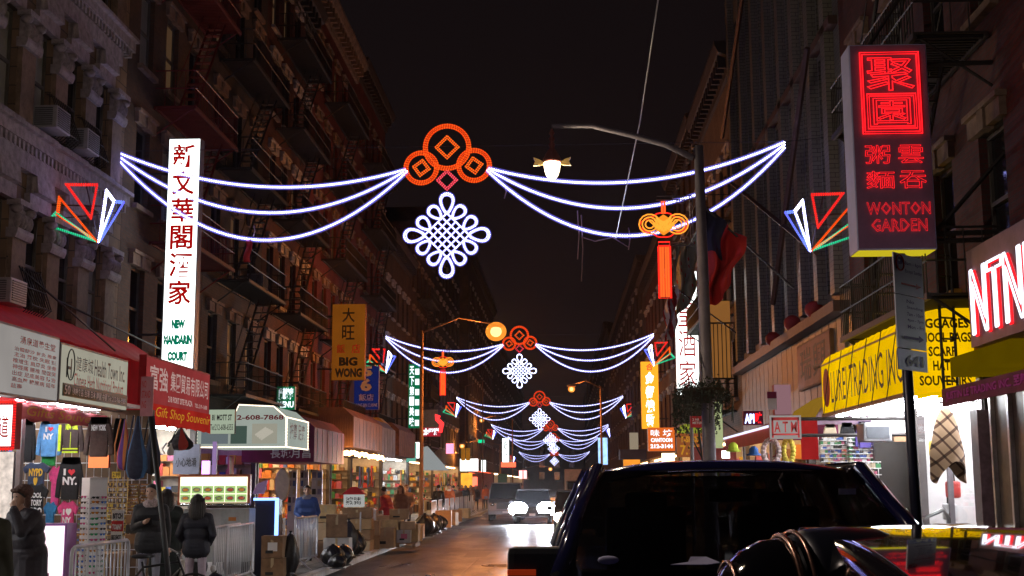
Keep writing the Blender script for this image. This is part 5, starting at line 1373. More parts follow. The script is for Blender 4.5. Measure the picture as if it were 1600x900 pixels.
# yellow luggage shop awning
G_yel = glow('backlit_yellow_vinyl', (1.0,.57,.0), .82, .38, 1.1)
G_dkt = mat('navy_print', (.03,.03,.09), .6, var=0, bump=0)
e = empty('awning', (5.5,21.7,3.35), 'big yellow awning reading LUREI TRADING INC. with LUGGAGES and SCARF on its near end', 'awning', 'awnings on the right side')
prof = [(5.95,3.35),(5.0,3.32),(5.0,4.25),(5.07,4.36),(5.2,4.45),(5.95,4.62)]
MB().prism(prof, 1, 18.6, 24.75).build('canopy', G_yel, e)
rb = MB().prism([(x-.012 if x < 5.5 else x, z+.012) for x, z in prof[2:]]+[(5.95,4.58),(5.2,4.41),(5.08,4.33),(5.02,4.24)], 1, 0, .03).mesh('rib', G_yel)
for k in range(16): link('rib', rb, e, (-5.5,18.62+k*.4-21.7,-3.35))
MB().box((4.985,18.58,4.23),(5.01,24.77,4.26)).box((4.98,18.58,3.27),(5.06,24.77,3.33)).build('edge_rail', mat('brown_rail', (.20,.10,.05), .5), e)
org = Vector((4.998,24.75,3.32)); u = Vector((0,-6.15,0)); v = Vector((0,0,.92))
text(e, org, u, v, (.14,.18,.97,.80), 'LUREI TRADING INC.', G_dkt, bold=-.004)
MB().lathe([(.001,0),(.36,0),(.36,.012)], (4.998,24.3,3.80), 24, mat=Matrix.Rotation(R(-90),3,'Y'), sy=.8).build('emblem', M_redtext, e)
text(e, org, u, v, (.035,.38,.105,.66), 'SD', M_gold)
org = Vector((5.02,18.598,3.35)); u = Vector((.93,0,0)); v = Vector((0,0,1.2))
for k, t in enumerate(('LUGGAGES','SCHOOL BAGS','SCARF','HATS','SOUVENIRS')):
    r = ((.06,.74,.94,.86),(.03,.57,.97,.69),(.30,.40,.72,.52),(.36,.23,.68,.35),(.14,.05,.94,.17))[k]
    text(e, org, u, v, r, t, mat('brown_black_print', (.12,.05,.01), .6, var=0, bump=0), bold=.03)
mb = MB()
for k in range(7): mb.bar((4.96,24.5-k*.95,3.30),(4.96,23.7-k*.95,4.35),.008)
tag(mb.build('stay_wire', M_iron), 'row of thin dark diagonal wires crossing the yellow awning face', 'wire')
# drop ladder of the fire escape in front of awning
for (x, y0, z0, z1, lb) in ((5.25,22.6,3.55,5.6,'dark hanging ladder in front of the far end of the yellow awning'),(5.5,18.3,3.3,5.6,'dark ladder beside the LUGGAGES end of the yellow awning')):
    mb = MB(); 
    for yy in (-.16,.16): mb.bar((x+yy*.7,y0+yy*.3,z0),(x+yy*.7,y0+yy*.3,z1),.022)
    z = z0+.15
    while z < z1: mb.bar((x-.11,y0-.05,z),(x+.11,y0+.05,z),.014); z += .3
    tag(mb.build('escape_ladder', M_iron), lb, 'ladder', 'drop ladders')

# purple board with big neon strokes
e = empty('neon_sign', (5.2,14.6,3.5), 'mauve sign board of big white and red neon letters at the right photo edge', 'neon sign', GR)
MB().box((5.2,12.6,3.72),(5.6,16.35,4.95)).build('case', mat('purple_sign_board', (.22,.11,.16), .5), e)
org = Vector((5.19,16.2,3.8)); u = Vector((0,-3.4,0)); v = Vector((0,0,.95))
text(e, org, u, v, (.02,.05,.75,.93), 'NTNN', glow('white_neon', (.85,.88,1.0), 2), neon=.016, off=.03, name='neon_character')
text(e, org, u, v, (.035,.03,.765,.91), 'NTNN', G_neon, neon=.014, off=.008, name='neon_character')
e = empty('awning', (5.5,16.2,3.4), 'plain dim yellow strip awning right of the LUGGAGES sign', 'awning', 'awnings on the right side')
MB().box((5.3,15.2,3.45),(5.9,17.6,3.71)).build('canopy', glow('dim_yellow_vinyl', (.28,.17,.0), .3, .3, 1), e)
# maroon awning
e = empty('awning', (4.9,14.0,3.0), 'maroon sloping awning with pale lettering over the shop at the right edge', 'awning', 'awnings on the right side')
MB().prism([(6,3.45),(4.9,3.22),(4.9,3.0),(4.93,3.0),(4.95,3.19),(6,3.40)], 1, 11.5, 16.7).build('canopy', M_maroon, e)
MB().prism([(4.93,3.0),(4.93,3.22),(6,3.43),(6,3.3)], 1, 16.66, 16.69).build('cheek', M_maroon, e)
text(e, (4.896,16.6,3.02), (0,-4.8,0), (0,0,.19), (.02,.12,.9,.88), 'JUSTIN LE TRADING INC. 至新 CHI-SUN INT.', mat('mauve_print', (.5,.35,.42), .6, var=0, bump=0), bold=.02)

# ---- ground floor shops on the right
M_tile = mat('white_shop_wall', (.70,.68,.66), .6, var=.08)
s = shopfront(RBE[0], 1, 18.35, 22.1, G_tube, 4, zt=3.6, seed=21, wall=M_tile, front_goods=False, goods=False)
shopfront(RBE[0], 1, 22.25, 26.3, G_tube, 5, zt=3.6, seed=22, wall=M_tile)
shopfront(RBE[0], 1, 10.5, 16.2, G_tube, 2, zt=3.6, seed=23)
shopfront(R2, 1, 26.6, 31.5, G_tube, 2, zt=3.6, seed=24); shopfront(R2, 1, 31.7, 37, G_tubew, 2, zt=3.6, seed=25); shopfront(R2, 1, 37.2, 42.4, G_tubew, 2, zt=3.6, seed=26)
shopfront(RBE[1], 1, 42.7, 52.9, G_tubew, 2, seed=27); shopfront(RBE[2], 1, 53.1, 65.9, G_tubew, 2, seed=28)
shopfront(RBE[3], 1, 66.1, 89.9, G_tubew, 2, seed=29); shopfront(RBE[4], 1, 90.1, 159.9, G_tubew, 1, seed=30, goods=False)
shopfront(RBE[5], 1, 160.1, 329.9, _mc['red_shop_glow'], 1, seed=31, goods=False)
# glass and frames of the bright window
M_clear = tinted('clear_shop_glass', .97)
MB().add([(5.99,18.4,.7),(5.99,22.05,.7),(5.99,22.05,3.5),(5.99,18.4,3.5)], [(0,1,2,3)]).build('pane', M_clear, s)
mb = MB()
for y in (18.4,20.2,22.02): mb.box((5.95,y,.15),(6.03,y+.06,3.55))
mb.box((5.95,18.4,3.5),(6.03,22.05,3.56)).box((5.95,18.4,.62),(6.03,22.05,.72)); mb.build('window_frame', M_sframe, s)
MB().box((6.02,18.45,.15),(6.05,22.05,.66)).build('stall_riser', M_shopwall, s)
mb = MB(); rn = random.Random(12)
for i in range(4):
    z = .75+.5*i; mb.box((7.6,18.7,z-.02),(8.4,22.0,z),6)
    for j in range(9):
        y = 18.8+.35*j; mb.box((7.65,y,z),(7.9,y+.28,z+rn.uniform(.15,.4)), rn.choice([6,2,8,5,0,6,7]))
for i in range(7): mb.cbox((6.35+rn.uniform(-.1,.3),18.7+.45*i,.85+rn.uniform(0,.1)), (.25,.35,.3+rn.uniform(0,.2)), rn.choice([5,6,8,0,2]))
mb.build('shelf_goods', GOODS, s)['kind'] = 'stuff'
# handbags in the window
for i, (px, py, m, lb) in enumerate(((1489,765,GOODS[0],'dark red handbag hanging in the bright shop window'),(1462,700,GOODS[9],'yellow handbag beside the plaid poncho in the window'),(1484,800,GOODS[6],'white spotted bag low in the bright shop window'))):
    c = S(px, py, 6.15); e = empty('handbag', c, lb, 'bag', 'handbags in the bright window')
    MB().cbox(c, (.16,.34,.26)).build('body', m, e, bevel=.04)
    MB().tube([c+Vector((0,-.1,.12)),c+Vector((0,-.08,.28)),c+Vector((0,.08,.28)),c+Vector((0,.1,.12))], .012, 5).build('handle', M_blacktext, e)
# plaid poncho
def plaid():
    m = bpy.data.materials.new('brown_plaid_wool'); m.use_nodes = True; n = m.node_tree; b = n.nodes['Principled BSDF']; b.inputs['Roughness'].default_value = .9
    t = n.nodes.new('ShaderNodeTexCoord'); last = None
    for ax, sc in (('X', 2.2), ('Z', 1.6)):
        mp = n.nodes.new('ShaderNodeMapping'); mp.inputs['Rotation'].default_value = (0, R(38), 0); n.links.new(t.outputs['Object'], mp.inputs[0])
        k = n.nodes.new('ShaderNodeTexWave'); k.inputs['Scale'].default_value = sc; k.bands_direction = ax; n.links.new(mp.outputs[0], k.inputs['Vector'])
        r = n.nodes.new('ShaderNodeValToRGB'); r.color_ramp.elements[0].color = (1,1,1,1); r.color_ramp.elements[0].position = .86; r.color_ramp.elements[1].color = (.22,.16,.14,1); r.color_ramp.elements[1].position = .92
        n.links.new(k.outputs['Fac'], r.inputs[0])
        mx = n.nodes.new('ShaderNodeMixRGB'); mx.blend_type = 'MULTIPLY'; mx.inputs[0].default_value = 1
        if last: n.links.new(last, mx.inputs[1])
        else: mx.inputs[1].default_value = (.36,.24,.15,1)
        n.links.new(r.outputs[0], mx.inputs[2]); last = mx.outputs[0]
    n.links.new(last, b.inputs['Base Color']); return m
c = F(1477,640,19.4); mb = MB()
e = empty('poncho', c, 'brown plaid wool poncho hanging on display in the bright window', 'poncho')
mb.grid(lambda uu, vv: (c.x+(.05+.20*min(1,vv*1.6)**.6)*math.cos(uu*6.283)*(1+.10*math.sin(uu*31)*vv), 19.4+(.05+.14*vv)*math.sin(uu*6.283)*(1+.1*math.sin(uu*25)*vv), c.z-vv*(.95+.16*math.sin(uu*12.5+1)*(vv>.3))+.02), 48, 14)
mb.build('cloth', plaid(), e, normals=False)
MB().tube([c+Vector((0,0,0)),c+Vector((0,0,.08)),c+Vector((.02,0,.14))], .01, 5).ell(c+Vector((0,0,.0)), (.06,.05,.05), 10, 6).build('hanger', M_steel, e)
MB().bar((5.2,19.4,c.z+.1),(6.3,19.4,c.z+.13),.012).build('rail', M_iron, e)
# pillars and doors at the right edge
front_box('pillar', 'mauve marble pillar right of the bright window', 'pillar', (1541,640,1556,900), 18.2, .3, mat('mauve_marble', (.32,.22,.27), .25, var=.5), M_sframe)
e = empty('shop_door', (5.95,17.3,.15), 'dark brown door with aluminium frame at the right photo edge', 'door')
MB().box((5.94,16.5,.15),(6.0,17.9,3.3)).build('leaf', mat('dark_brown_marbled', (.10,.07,.045), .35, var=.6), e)
for y in (16.5,17.15,17.85): MB().box((5.88,y,.15),(5.96,y+.07,3.35)).build('frame', M_alu, e)
# dark column between shop and window
front_box('pillar', 'dark brown panelled column left of the bright window', 'pillar', (1372,690,1418,830), 22.3, .3, mat('dark_brown_panel', (.018,.013,.010), .5), M_sframe)
e = empty('air_conditioner', F(1375,690,21), 'boxy beige air conditioner hanging above the dark column', 'air conditioner', 'window air conditioners')
a = F(1350,690,21); b = F(1393,657,21); MB().box((a.x,21,a.z),(b.x,21.5,b.z-.03)).build('casing', M_ac, e, bevel=.03)
MB().box((a.x+.05,20.985,a.z+.05),(b.x-.05,21,b.z-.1)).build('grille', M_acg, e)
# wire racks of goods
for k, (bx, Yr, lb) in enumerate(((( 1280,682,1322,722),22.8,'left white wire rack hung with small packets under the yellow awning'),((1324,684,1368,722),22.6,'right white wire rack hung with small packets under the yellow awning'),((1310,722,1372,792),22.0,'low white wire rack of rolled scarves'))):
    a = F(bx[0],bx[3],Yr); b = F(bx[2],bx[1],Yr); e = empty('wire_rack', ((a.x+b.x)/2,Yr,a.z), lb, 'wire rack', 'white wire racks')
    mb = MB(); g = MB(); n = 6 if k < 2 else 7
    for i in range(n+1):
        z = a.z+(b.z-a.z)*i/n; mb.bar((a.x,Yr,z),(b.x,Yr,z),.007); mb.bar((a.x,Yr-.2,z),(b.x,Yr-.2,z),.007)
    for j in range(8): x = a.x+(b.x-a.x)*j/7; mb.bar((x,Yr,a.z),(x,Yr,b.z),.006)
    for i in range(n):
        x = a.x
        while x < b.x-.06:
            w = rn.uniform(.04,.09); g.box((x,Yr-.17,a.z+(b.z-a.z)*(i+.05)/n),(x+w*.85,Yr-.03,a.z+(b.z-a.z)*(i+rn.uniform(.4,.9))/n), rn.choice([6,6,3,5,2,4,8] if k < 2 else [3,0,4,8,5,2])); x += w
    mb.build('wire_frame', M_white, e); g.build('packets', GOODS, e)['kind'] = 'stuff'
for k in range(3):
    tag(MB().box((5.15+.3*k,19.0,3.24),(5.21+.3*k,24.3,3.29)).build('light_tube', G_tube), ['street side','middle','wall side'][k]+' white tube light under the yellow awning', 'light', 'tube lights under the yellow awning')
for k, (bx, m_, lb) in enumerate((((1336,660,1366,700),mat('violet_jacket',(.10,.07,.30),.8),'violet jacket hanging under the yellow awning'),((1312,662,1336,700),C_blk,'black jacket hanging under the yellow awning, left of the violet one'),((1286,664,1308,696),GOODS[2],'cream jacket hanging nearest the red cloth'),((1392,700,1416,760),GOODS[7],'brown coat hanging by the dark column'))):
    garment(lb, bx, 22.4+.3*k, m_, 'jac', (), 'jacket', 'jacket')
# ATM sign, banner, hats
e = front_box('atm_sign', 'square red and white sign reading ATM', 'sign', (1203,649,1251,686), 22, .08, glow('pale_lit_panel',(.50,.44,.42),.6), M_red, GR,
   [((.14,.28,.86,.74),'A T M',M_redtext,dict(bold=.02))], brackets=XR)
a = F(1206,684,21.99); b = F(1248,652,21.99); w = b.x-a.x; h = b.z-a.z
for q, th in ((0,.028),): 
    mb = MB(); mb.box((a.x,21.96,b.z-.05),(b.x,21.98,b.z)).box((a.x,21.96,a.z+.04),(b.x,21.98,a.z+.07)).box((a.x,21.96,a.z),(a.x+.03,21.98,b.z)).box((b.x-.03,21.96,a.z),(b.x,21.98,b.z)); mb.build('border', M_redtext, e)
p = F(1266,655,22.6); mb = MB(); q = F(1280,718,22.6)
mb.grid(lambda u_, v_: (F(1250,655,22.6).x+(q.x-F(1250,655,22.6).x)*u_, 22.6+.05*math.sin(u_*14), p.z-(p.z-q.z)*v_), 20, 3)
tag(mb.build('banner', glow('backlit_red_cloth', (.60,.03,.03), .5, .3, 4), solid=.006), 'plain red cloth hanging right of the ATM sign', 'banner')
for k, (px, py, r, cc, lb) in enumerate(((1205,706,.17,(.75,.60,.60),'round pink fluffy wreath hanging under the ATM sign'),(1232,704,.16,(.75,.62,.10),'yellow plush ring beside the pink wreath'))):
    c = F(px, py, 22.3); mb = MB()
    for i in range(18):
        an = i*.349; mb.ell((c.x+r*math.cos(an)*(.5 if k else .8),22.3,c.z+r*1.2*math.sin(an)), (.05,.05,.05), 7, 5)
    tag(mb.build('wreath', mat('plush_'+str(k), cc, .9)), lb, 'wreath')
    
for k, (px, py, cc, lb) in enumerate(((1146,706,(.55,.70,.05),'lime round lantern-like toy left of the wreaths'),(1178,712,(.02,.10,.35),'blue cap hanging under the red awning'),(1219,714,(.25,.06,.05),'dark red hat in the middle of the pink wreath'))):
    c = F(px, py, 24); tag(MB().lathe([(.13,0),(.14,.02),(.09,.05),(.085,.12),(.04,.17),(.001,.18)], c, 14).build('cap', mat('cap_'+str(k), cc, .8)), lb, 'cap', 'caps on display')
# brown sign with dark writing, pinkish pillar sign, small awning
side_box('shop_sign', 'brown sign board with two dark brushed characters left of the yellow awning', 'sign', 5.85, (1248,612), (1300,592), 1.1, .1, mat('copper_brown_board', (.35,.13,.09), .6), M_wood, GR, [((.1,.15,.45,.9),'瑞',M_blacktext,{}),((.5,.15,.9,.9),'興',M_blacktext,{})])
e = empty('awning', (5.3,27.5,3.1), 'small curved orange awning with violet underside beside the ATM sign', 'awning', 'awnings on the right side')
MB().prism([(6,3.9),(5.4,3.8),(5.0,3.55),(4.85,3.2),(4.9,3.2),(5.1,3.5),(6,3.6)], 1, 25.2, 27.8).build('canopy', glow('orange_lit_vinyl', (.55,.30,.03), .45, .2, 1), e)
MB().prism([(6,3.15),(4.85,3.15),(5.05,3.48),(6,3.5)], 1, 25.15, 25.19).build('cheek', mat('violet_grey_canvas', (.25,.17,.26), .6), e)
front_box('shop_sign', 'pink column-like sign with white stripes on top, left of the small orange awning', 'sign', (1211,601,1235,648), 29.5, .3, glow('pink_panel', (.50,.26,.30), .5), M_red, GR)
e = empty('banner', F(1212,600,29), 'small maroon and white swallow-tail sign on the siding', 'sign', GR)
a = F(1200,640,29); b = F(1213,612,29); MB().box((a.x,29,a.z),(b.x,29.06,b.z)).build('face', M_whitetext, e); MB().box((a.x-.01,28.98,b.z-.15),(b.x,29,b.z)).build('upper_band', M_maroon, e)
# red awnings on the pier building
e = empty('awning', (4.6,32,2.9), 'dark red sloping awning under the pale siding, edges lit white', 'awning', 'awnings on the right side')
MB().prism([(6,3.75),(4.6,3.25),(4.6,2.95),(4.64,2.95),(4.66,3.2),(6,3.68)], 1, 28.2, 36.5).build('canopy', M_red, e)
MB().prism([(4.6,2.95),(4.6,3.25),(6,3.73),(6,2.95)], 1, 28.15, 28.19).build('cheek', M_maroon, e)
mb = MB().bar((4.57,28.1,3.27),(4.57,36.5,3.27),.03).bar((4.6,28.12,3.27),(6,28.12,3.77),.03); mb.build('light_strip', glow('cold_strip', (.8,.8,1.0), 1.3), e)
e = front_box('neon_sign', 'blue white and red lettered neon sign above the dark red awning', 'neon sign', (1162,642,1192,664), 29.5, .15, M_maroon, M_red, GR, [((.05,.1,.55,.8),'API',glow('blue_white_neon',(.5,.6,1.0),3),dict(bold=.05)),((.6,.1,.95,.9),'味',G_neon,dict(bold=.04))])
# vertical signs further away
e = front_box('restaurant_sign', 'tall white lit sign with red characters beyond the lamp post on the right', 'sign', (1058,424,1088,618), 50, .4, G_signw, M_sframe, GR, [((.12,.05,.88,.78),'皇酒家',G_redch,dict(vertical=True,bold=.0))], brackets=XR)
G_orl = glow('orange_sign_light', (1.0,.36,.02), 1.4)
e = front_box('restaurant_sign', 'narrow orange lit vertical sign with white characters on the right', 'sign', (1003,565,1028,670), 72, .4, G_orl, M_gold, GR, [((.25,.02,.75,.86),'金都燒臘',glow('hot_white',(1,.95,.8),3.5),dict(vertical=True,bold=.06)),((.3,.87,.7,.97),'合',G_neon,{})], brackets=XR)
front_box('shop_sign', 'orange square sign reading CANTOON with a phone number', 'sign', (1013,668,1054,705), 44, .3, glow('orange_red_lit', (.80,.15,.02), .9), M_white, GR, [((.1,.62,.9,.92),'味 坊',G_wcell,{}),((.1,.38,.9,.56),'CANTOON',G_wcell,dict(bold=.05)),((.08,.12,.92,.30),'212-3144',G_wcell,dict(bold=.05))])
front_box('shop_sign', 'brown orange sign reading T-SHIRT 7.99 behind the lamp post', 'sign', (1058,676,1100,714), 38, .3, glow('tan_lit_panel', (.45,.13,.04), .55), M_wood, GR, [((.12,.60,.9,.85),'T-SHIRT',_mc['backlit_gold'],dict(bold=.04)),((.12,.08,.8,.50),'7.99',_mc['backlit_gold'],dict(bold=.03))])
c = F(1080,677,38); MB_ = MB().lathe([(.42,0),(.40,.12),(.28,.24),(.001,.30)], c, 14); tag(MB_.build('dome_awning', glow('lime_lit_dome', (.45,.50,.05), .55)), 'small lime coloured dome awning over the T-SHIRT sign', 'awning')
front_box('shop_sign', 'cream notice board on a navy panel far down the right pavement', 'sign', (984,676,997,703), 60, .1, glow('cream_board', (.5,.40,.28), .55), M_wood, GR)
front_box('shop_awning', 'navy awning block below the cream notice board', 'awning', (969,702,1010,718), 59, 1.5, mat('navy_canvas', (.02,.03,.12), .6), M_navy, 'awnings on the right side')
front_box('shop_window', 'orange lit shop window beneath the navy awning', 'window', (974,718,1000,732), 58.8, .2, glow('orange_lit3', (1,.33,.03), 1.0, .5, 2), M_wood)
front_box('shop_sign', 'blue and white lit vertical sign at the far end of the right side', 'sign', (935,684,949,726), 115, .3, glow('blue_white_lit', (.35,.6,1.0), 1.6, .6, 2), M_white, GR)
front_box('shop_sign', 'tall pale green lit panel with a notice behind the lamp post', 'sign', (1112,628,1128,700), 26, .15, glow('pale_green_notice', (.50,.56,.28), .75, .3, 3), M_white, GR)
front_box('shop_window', 'warm glowing lamp window below the T-SHIRT sign', 'lamp', (1034,708,1054,722), 34, .1, glow('warm_glare', (1,.7,.4), 4), M_wood)
front_box('shop_window', 'white glaring lamp just right of the lamp post', 'lamp', (1128,704,1140,716), 27, .1, glow('white_glare', (1,.97,.9), 4), M_white)
front_box('shop_sign', 'red reflective panel low behind the lamp post', 'sign', (1080,698,1150,722), 30, .3, mat('dull_red_panel', (.35,.04,.03), .5), M_red, GR)
# orange lit panels on the beige building
for k, (y, z) in enumerate(((44.2,4.9),(46.4,4.9),(48.8,4.9),(44.2,8.2),(46.4,8.2))): pass
e = front_box('shop_window', 'orange lit upper room with a balcony rail behind the hanging basket', 'window', (1112,470,1140,592), 44.0, .2, glow('dim_orange_room', (.42,.17,.04), .55, .3, .8), M_ledge)
a = F(1110,592,43.8); b = F(1146,505,43.8); mb = MB()
for z in (a.z, a.z+1.9): mb.bar((a.x,43.7,z),(b.x,43.7,z),.03)
for k in range(7): x = a.x+(b.x-a.x)*k/6; mb.bar((x,43.7,a.z),(x,43.7,a.z+1.9),.015)
mb.build('balcony_rail', M_iron, e)
# lantern-like red balls in R2 windows
for k, (px, py) in enumerate(((1272,484),(1238,505),(1208,530))):
    c = S(px, py, 5.75); tag(MB().lathe([(.03,-.20),(.10,-.18),(.19,-.10),(.215,0),(.19,.10),(.10,.18),(.03,.20)], c, 20).build('paper_lantern', mat('red_paper', (.45,.04,.03), .6)), ['red paper lantern nearest the yellow awning','middle red paper lantern on the pier building','red paper lantern farthest down the pier building'][k], 'lantern', 'paper lanterns')
# ---- street sign on the near kerb
e = empty('street_sign', (2.31,8.6,.15), 'dark pole with white no parking panels and a blue 641 plate, right kerb', 'street sign')
t = F(1405,397,8.6); b = F(1433,830,8.6)
MB().tube([(b.x+.03,8.6,.15),b,(t.x+.005,8.6,t.z)], .036, 8).build('post', mat('blue_black_post', (.02,.022,.045), .35, .3, var=.2), e)
P1, P2 = Vector((2.20,8.42,0)), Vector((2.47,8.72,0)); uu = P2-P1; nrm = uu.normalized().cross(Vector((0,0,1)))
def plate(zb, zt, m, name='sign_panel'):
    mb = MB(); th = nrm*.004
    q = [P1+Vector((0,0,zb)),P2+Vector((0,0,zb)),P2+Vector((0,0,zt)),P1+Vector((0,0,zt))]
    mb.add([p+th for p in q]+[p-th for p in q], [(0,1,2,3),(7,6,5,4),(0,4,5,1),(1,5,6,2),(2,6,7,3),(3,7,4,0)]); return mb.build(name, m, e)
M_signal = mat('white_sign_sheet', (.72,.70,.80), .45, var=.08, bump=0); M_purp = mat('purple_print', (.12,.06,.25), .6, var=0, bump=0)
z = lambda py: CAMZ+(748-py)/233.0
plate(z(461), z(398), M_signal); plate(z(545), z(463), M_signal); plate(z(579), z(547), mat('blue_bus_plate', (.10,.10,.45), .4, bump=0))
o1 = P1+Vector((0,0,z(461))); v1 = Vector((0,0,z(398)-z(461)))
text(e, o1, uu, v1, (.06,.60,.30,.92), 'P', M_purp, off=.008, bold=.05)
cc = o1+uu*.18+v1*.76+nrm*.012; mb = MB().tube([cc+uu.normalized()*.052*math.cos(t_*.4)+Vector((0,0,.052*math.sin(t_*.4))) for t_ in range(16)], .006, 5, closed=True); mb.build('red_ring', M_redtext, e)
for k, tx in enumerate(('8am - 6pm','Except Sunday')): text(e, o1, uu, v1, (.36,.72-.2*k,.95,.84-.2*k), tx, M_purp, off=.008)
def arrow(o, v, m, y):
    p = lambda a_, b_: o+uu*a_+v*b_+nrm*.009
    MB().add([p(.2,y-.025),p(.72,y-.025),p(.72,y-.07),p(.9,y),p(.72,y+.07),p(.72,y+.025),p(.2,y+.025)], [(0,1,2,3,4,5,6)]).build('arrow', m, e, normals=False)
arrow(o1, v1, M_redtext, .25)
o2 = P1+Vector((0,0,z(545))); v2 = Vector((0,0,z(463)-z(545)))
for k, tx in enumerate(('No','Standing','7am - 10am','4pm - 7pm','Mon - Fri')): text(e, o2, uu, v2, (.36,.86-.12*k,.62 if k < 1 else .92,.93-.12*k), tx, M_purp, off=.008)
arrow(o2, v2, M_purp, .2)
text(e, P1+Vector((0,0,z(579))), uu, Vector((0,0,z(547)-z(579))), (.25,.2,.85,.75), '641', M_whitetext, off=.008, bold=.03)
# distant maroon street sign on a thin pole by the lamp post
e = empty('street_sign', (2.2,22,.15), 'small maroon parking sign on a thin pole just left of the lamp post', 'street sign')
p = F(1080,650,22); MB().tube([(p.x,22,.15),(p.x,22,p.z)], .03, 8).build('post', M_sframe, e)
a = F(1079,668,21.95); b = F(1100,650,21.95); MB().box((a.x,21.95,a.z),(b.x,21.97,b.z)).build('sign_panel', M_red, e)
text(e, (a.x,21.948,a.z), (b.x-a.x,0,0), (0,0,b.z-a.z), (.15,.3,.85,.8), '2 HR\nMETER', M_whitetext, off=.004)
# leaning street sign on left kerb
e = empty('street_sign', (F(256,870,17.5).x,17.5,.15), 'leaning dark pole with a faded pink parking sign by the phone user, left kerb', 'street sign')
a = F(263,895,17.5); b = F(229,592,17.5)
MB().tube([(a.x+.02,17.5,.15),a,b], .038, 8).build('post', M_black, e)
a1 = F(217,650,17.4); b1 = F(232,588,17.4); MB().box((a1.x,17.44,a1.z),(b1.x+.06,17.46,b1.z)).build('sign_panel', mat('faded_pink_sheet', (.55,.22,.25), .5), e)
text(e, (a1.x,17.44,a1.z), (b1.x+.06-a1.x,0,0), (0,0,b1.z-a1.z), (.1,.2,.8,.9), 'NO\nSTAND\nING', M_redtext)
# steel stair rails by the bright window
for k, (p0, p1, p2, lb) in enumerate((((1392,813),(1418,797),None,'short pale handrail just left of the blue-black post'),((1440,812),(1474,796),(1482,810),'bent pale handrail in front of the bright window'))):
    Y = 17.5; pts = [F(*p0,Y), F(*p1,Y)] + ([F(*p2,Y), F(p2[0],830,Y)] if p2 else [])
    d0 = pts[0].copy(); d0.z = .15; tag(MB().tube([d0]+pts, .03, 8).build('handrail', M_alu), lb, 'handrail', 'pale handrails')
# ================================================================ vehicles
M_tint = tinted('tinted_windscreen', .10)
M_paintblue = mat('blue_black_car_paint', (.006,.006,.045), .16, 0, var=0, bump=0, coat=1)
# --- near pickup, facing the camera
CX, Y0, Y1 = .95, 6.6, 7.4
e = empty('pickup_truck', (CX, 8.0, 0), 'large black pickup truck parked facing the camera, windscreen and tow mirror filling the lower right', 'pickup truck')
e['label'] = 'large black pickup truck parked facing the camera, its windscreen in the lower right'
zb, zr = 1.57, 2.10
lerp = lambda a, b, t: a+(b-a)*t
def P4(s, yb, yr): return Vector((CX+s*.97, yb, zb)), Vector((CX+s*.74, yr, zr))
# roof
def roof(u, v):
    x = -1+2*u; y = lerp(Y1-.10+.10*x*x, 9.9, v)
    return (CX+x*.76, y, zr+.055-.075*abs(x)**3-.05*max(0,(.12-v)/.12)**2 - .03*v)
mb = MB().grid(roof, 24, 14); mb.build('roof', M_paintblue, e, solid=-.03, normals=False)
MB().tube([Vector(roof(t/24,0))+Vector((0,-.015,.012)) for t in range(1,24)], .013, 6).build('roof_trim', M_chrome, e)  # chrome strip added so the roof's front edge catches a line of light
# pillars
for s in (-1, 1):
    a, b = P4(s, Y0, Y1); c, d = P4(s, 8.5, 8.5); g, h = P4(s, 10.1, 9.9)
    for p, q, w in ((a, b, .045), (c, d, .05), (g, h, .07)):
        mb = MB(); dirv = (q-p).normalized()
        mb.tube([p, lerp(p,q,.5)+Vector((s*.02,0,.01)), q+Vector((0,0,.03))], [w*1.2, w, w*.9], 8); mb.build('pillar', M_paintblue, e)
    MB().tube([b+Vector((0,-.02,.03)), d+Vector((0,0,.03)), h+Vector((0,0,.02))], .035, 7).build('roof_rail', M_chrome, e)
    MB().tube([a+Vector((s*.03,.03,.0)), b+Vector((s*.03,.05,.03)), d+Vector((s*.03,0,0))], .010, 5).build('window_trim', M_chrome, e)
    MB().tube([c+Vector((s*.03,-.06,0)), d+Vector((s*.03,-.06,0))], .010, 5).build('window_trim', M_chrome, e)
    MB().tube([a+Vector((s*.03,0,-.01)), g+Vector((s*.03,0,-.01))], .014, 5).build('window_trim', M_chrome, e)
    for (p, q, r_, t_) in ((a, b, d, c), (c, d, h, g)):
        MB().add([p, q, r_, t_], [(0,1,2,3)]).build('side_window', M_tint, e)
# windscreen (curved)
def ws(u, v):
    x = -1+2*u; bulge = .12*(1-x*x)
    return (CX+x*lerp(.95,.73,v), lerp(Y0, Y1, v)-bulge, lerp(zb,zr+.02,v))
MB().grid(ws, 16, 6).build('windscreen', M_tint, e, normals=False)
MB().add([(CX-.9,10.1,zb),(CX+.9,10.1,zb),(CX+.68,9.95,zr),(CX-.68,9.95,zr)], [(0,1,2,3)]).build('rear_window', M_tint, e)
# body: doors, bonnet, bed
prof = [(4.75,.55),(4.7,1.25),(4.85,1.42),(6.45,1.52),(6.62,1.57),(10.15,1.57),(10.2,1.45),(12.4,1.45),(12.45,.6)]
def body(x0, x1, inset):
    mb = MB(); n = len(prof); xs = [CX-1.0, CX-.97, CX+.97, CX+1.0]
    mb.prism(prof, 0, CX-1.0, CX+1.0); return mb
bmb = body(0,0,0); bmb.build('body', M_paintblue, e, bevel=.05)
MB().box((CX-.85,6.7,1.2),(CX+.85,6.9,1.60)).build('dashboard', M_black, e)
for s in (-.42,.42):
    mb = MB().cbox((CX+s,8.3,1.55), (.5,.14,.7)).cbox((CX+s,8.25,1.90), (.26,.10,.18)); mb.build('seat', mat('dark_seat_cloth', (.02,.02,.025), .8), e, bevel=.03)
MB().tube([(CX+.36+.19*math.cos(t*.35),7.25-.06*math.sin(t*.35),1.60+.19*math.sin(t*.35)) for t in range(18)], .016, 6, closed=True).build('steering_wheel', M_black, e)
